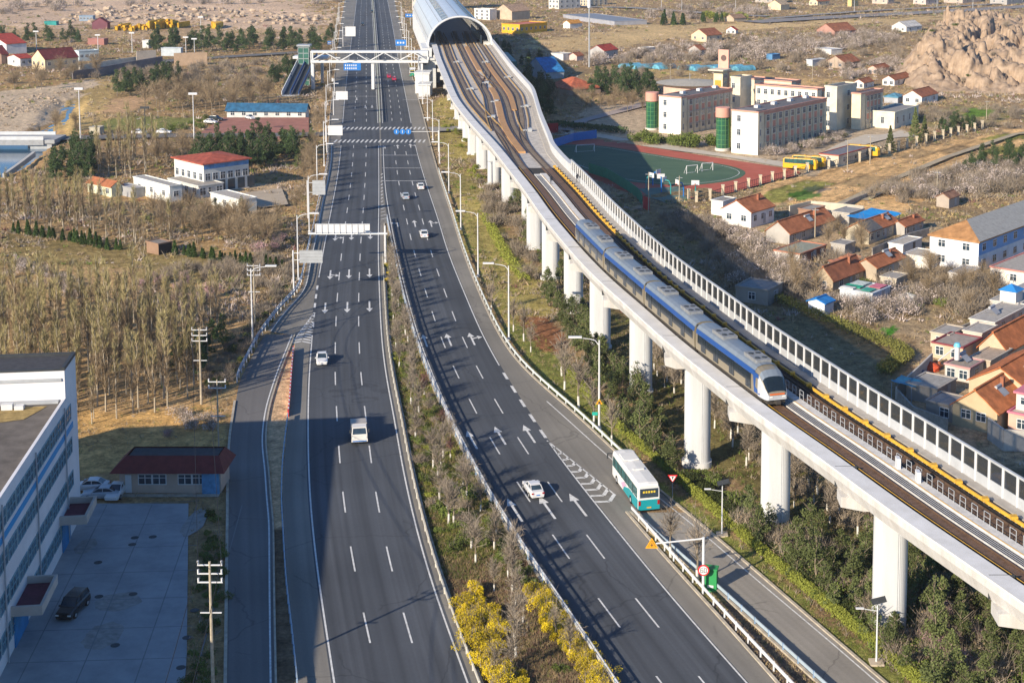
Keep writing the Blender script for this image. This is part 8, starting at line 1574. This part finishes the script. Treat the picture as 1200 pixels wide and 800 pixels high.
while k < 70:
    i, j = rr.integers(0, RK_[0].shape[0]), rr.integers(0, RK_[0].shape[1])
    if RK_[3][i, j] < .3 or RK_[1][i, j] > 720: continue
    k += 1; pool, lb, g_ = ((SG, 'green bush growing on the rock outcrop', 'green bushes on the rock'), (SBR, 'brown bush growing on the rock outcrop', 'brown bushes on the rock'), (SB, 'bare grey bush growing on the rock outcrop', 'grey bushes on the rock'))[k % 3]
    put(pool, float(RK_[0][i, j]), float(RK_[1][i, j]), .9, lb, g_, z=float(RK_[2][i, j]) - .35, ban=False)
bm = []
for k in range(5):
    r = np.random.default_rng(40 + k); P = unit(r.normal(size=(26, 3))) * r.uniform(.75, 1.1, (26, 1)) * np.array([1.2, .9, .75]); import bmesh; bq = bmesh.new(); [bq.verts.new(p) for p in P]; bmesh.ops.convex_hull(bq, input=bq.verts); me = bpy.data.meshes.new('boulder'); bq.to_mesh(me); bq.free(); me.materials.append(mat('boulder_stone', (.30, .23, .165), .9, .2, .3, c2=(.50, .40, .30))); bm.append(me)
qp = pxpoly([(60,27),(100,12),(180,6),(300,12),(395,22),(395,31),(250,26),(200,24),(120,27)]); c_ = 0; r = np.random.default_rng(77)
while c_ < 290:
    X = r.uniform(min(p[0] for p in qp), max(p[0] for p in qp)); Y = r.uniform(min(p[1] for p in qp), max(p[1] for p in qp))
    if not inpoly(np.array([X]), np.array([Y]), qp)[0]: continue
    s = r.uniform(.7, 2.6) ** 1.0; o = obj('boulder', bm[c_ % 5], None, (X, Y, s * .1), r.uniform(0, 6), (s, s * r.uniform(.6, 1.2), s * r.uniform(.6, 1.1))); tag(o, 'tan quarry boulder in the rubble at the top left', 'boulder', 'quarry boulders'); c_ += 1
rb_ = pxpoly([(5,140),(60,128),(95,108),(85,104),(0,118)]); c_ = 0
while c_ < 120:
    X = r.uniform(min(p[0] for p in rb_), max(p[0] for p in rb_)); Y = r.uniform(min(p[1] for p in rb_), max(p[1] for p in rb_))
    if not inpoly(np.array([X]), np.array([Y]), rb_)[0]: continue
    s = r.uniform(.2, .7); o = obj('river_stone', bm[c_ % 5], None, (X, Y, s * .2), r.uniform(0, 6), (s, s, s * .7)); tag(o, 'pale stone on the river bank left of the water', 'stone', 'river bank stones'); c_ += 1
my_ = mat('formwork_yellow', (.62, .36, .02), .7, .3, .4); lbs = ['yellow formwork stack %s of the quarry yard' % w_ for w_ in ('at the left end', 'left of the middle', 'in the middle', 'right of the middle', 'next to the maroon frame', 'at the right end', 'by the trees')]
for k, (x0, x1, y) in enumerate(((132, 146, 36.5), (147, 160, 37), (160, 172, 36.5), (173, 183, 36), (184, 196, 35), (196, 207, 34), (240, 256, 34))):
    xa, ya = G(x0, y); xb = G(x1, y)[0]; b = MB(); r = np.random.default_rng(k); h0 = 3 + 2.2 * (k in (3, 4))
    for i in range(9): u = r.uniform(0, .8); b.box(xa + (xb - xa) * u, ya + r.uniform(0, 14), 0, xa + (xb - xa) * (u + .2), ya + 14 + r.uniform(0, 8), h0 * r.uniform(.4, 1), rz=r.uniform(-.3, .3))
    o = b.build('formwork_stack', my_); tag(o, lbs[k], 'stack')

fill(SG, [(244,600),(268,600),(266,812),(218,812),(232,700)], 26, 'dark low bush on the strip between the yard and the ramp', 'low bushes beside the yard', .6, 1.2) 

# prototypes that found no place are taken out again
for o_ in [q for q in bpy.data.objects if q.get('label') == 'x']:
    for c_2 in [k_ for k_ in bpy.data.objects if k_.parent == o_]: bpy.data.objects.remove(c_2)
    bpy.data.objects.remove(o_)
# ------------------------------------------------------------------ the air over the plain
b = MB(); b.box(-2600, -150, -5.0, 2400, 3400, 69.0); m = bpy.data.materials.new('haze'); m.use_nodes = True; n = m.node_tree.nodes; n.remove(n['Principled BSDF']); v = n.new('ShaderNodeVolumePrincipled'); v.inputs['Color'].default_value = (.86, .90, 1.0, 1); v.inputs['Density'].default_value = .00008; v.inputs['Anisotropy'].default_value = .2
m.node_tree.links.new(v.outputs[0], n['Material Output'].inputs['Volume']); o = b.build('haze', m); tag(o, kind='stuff')
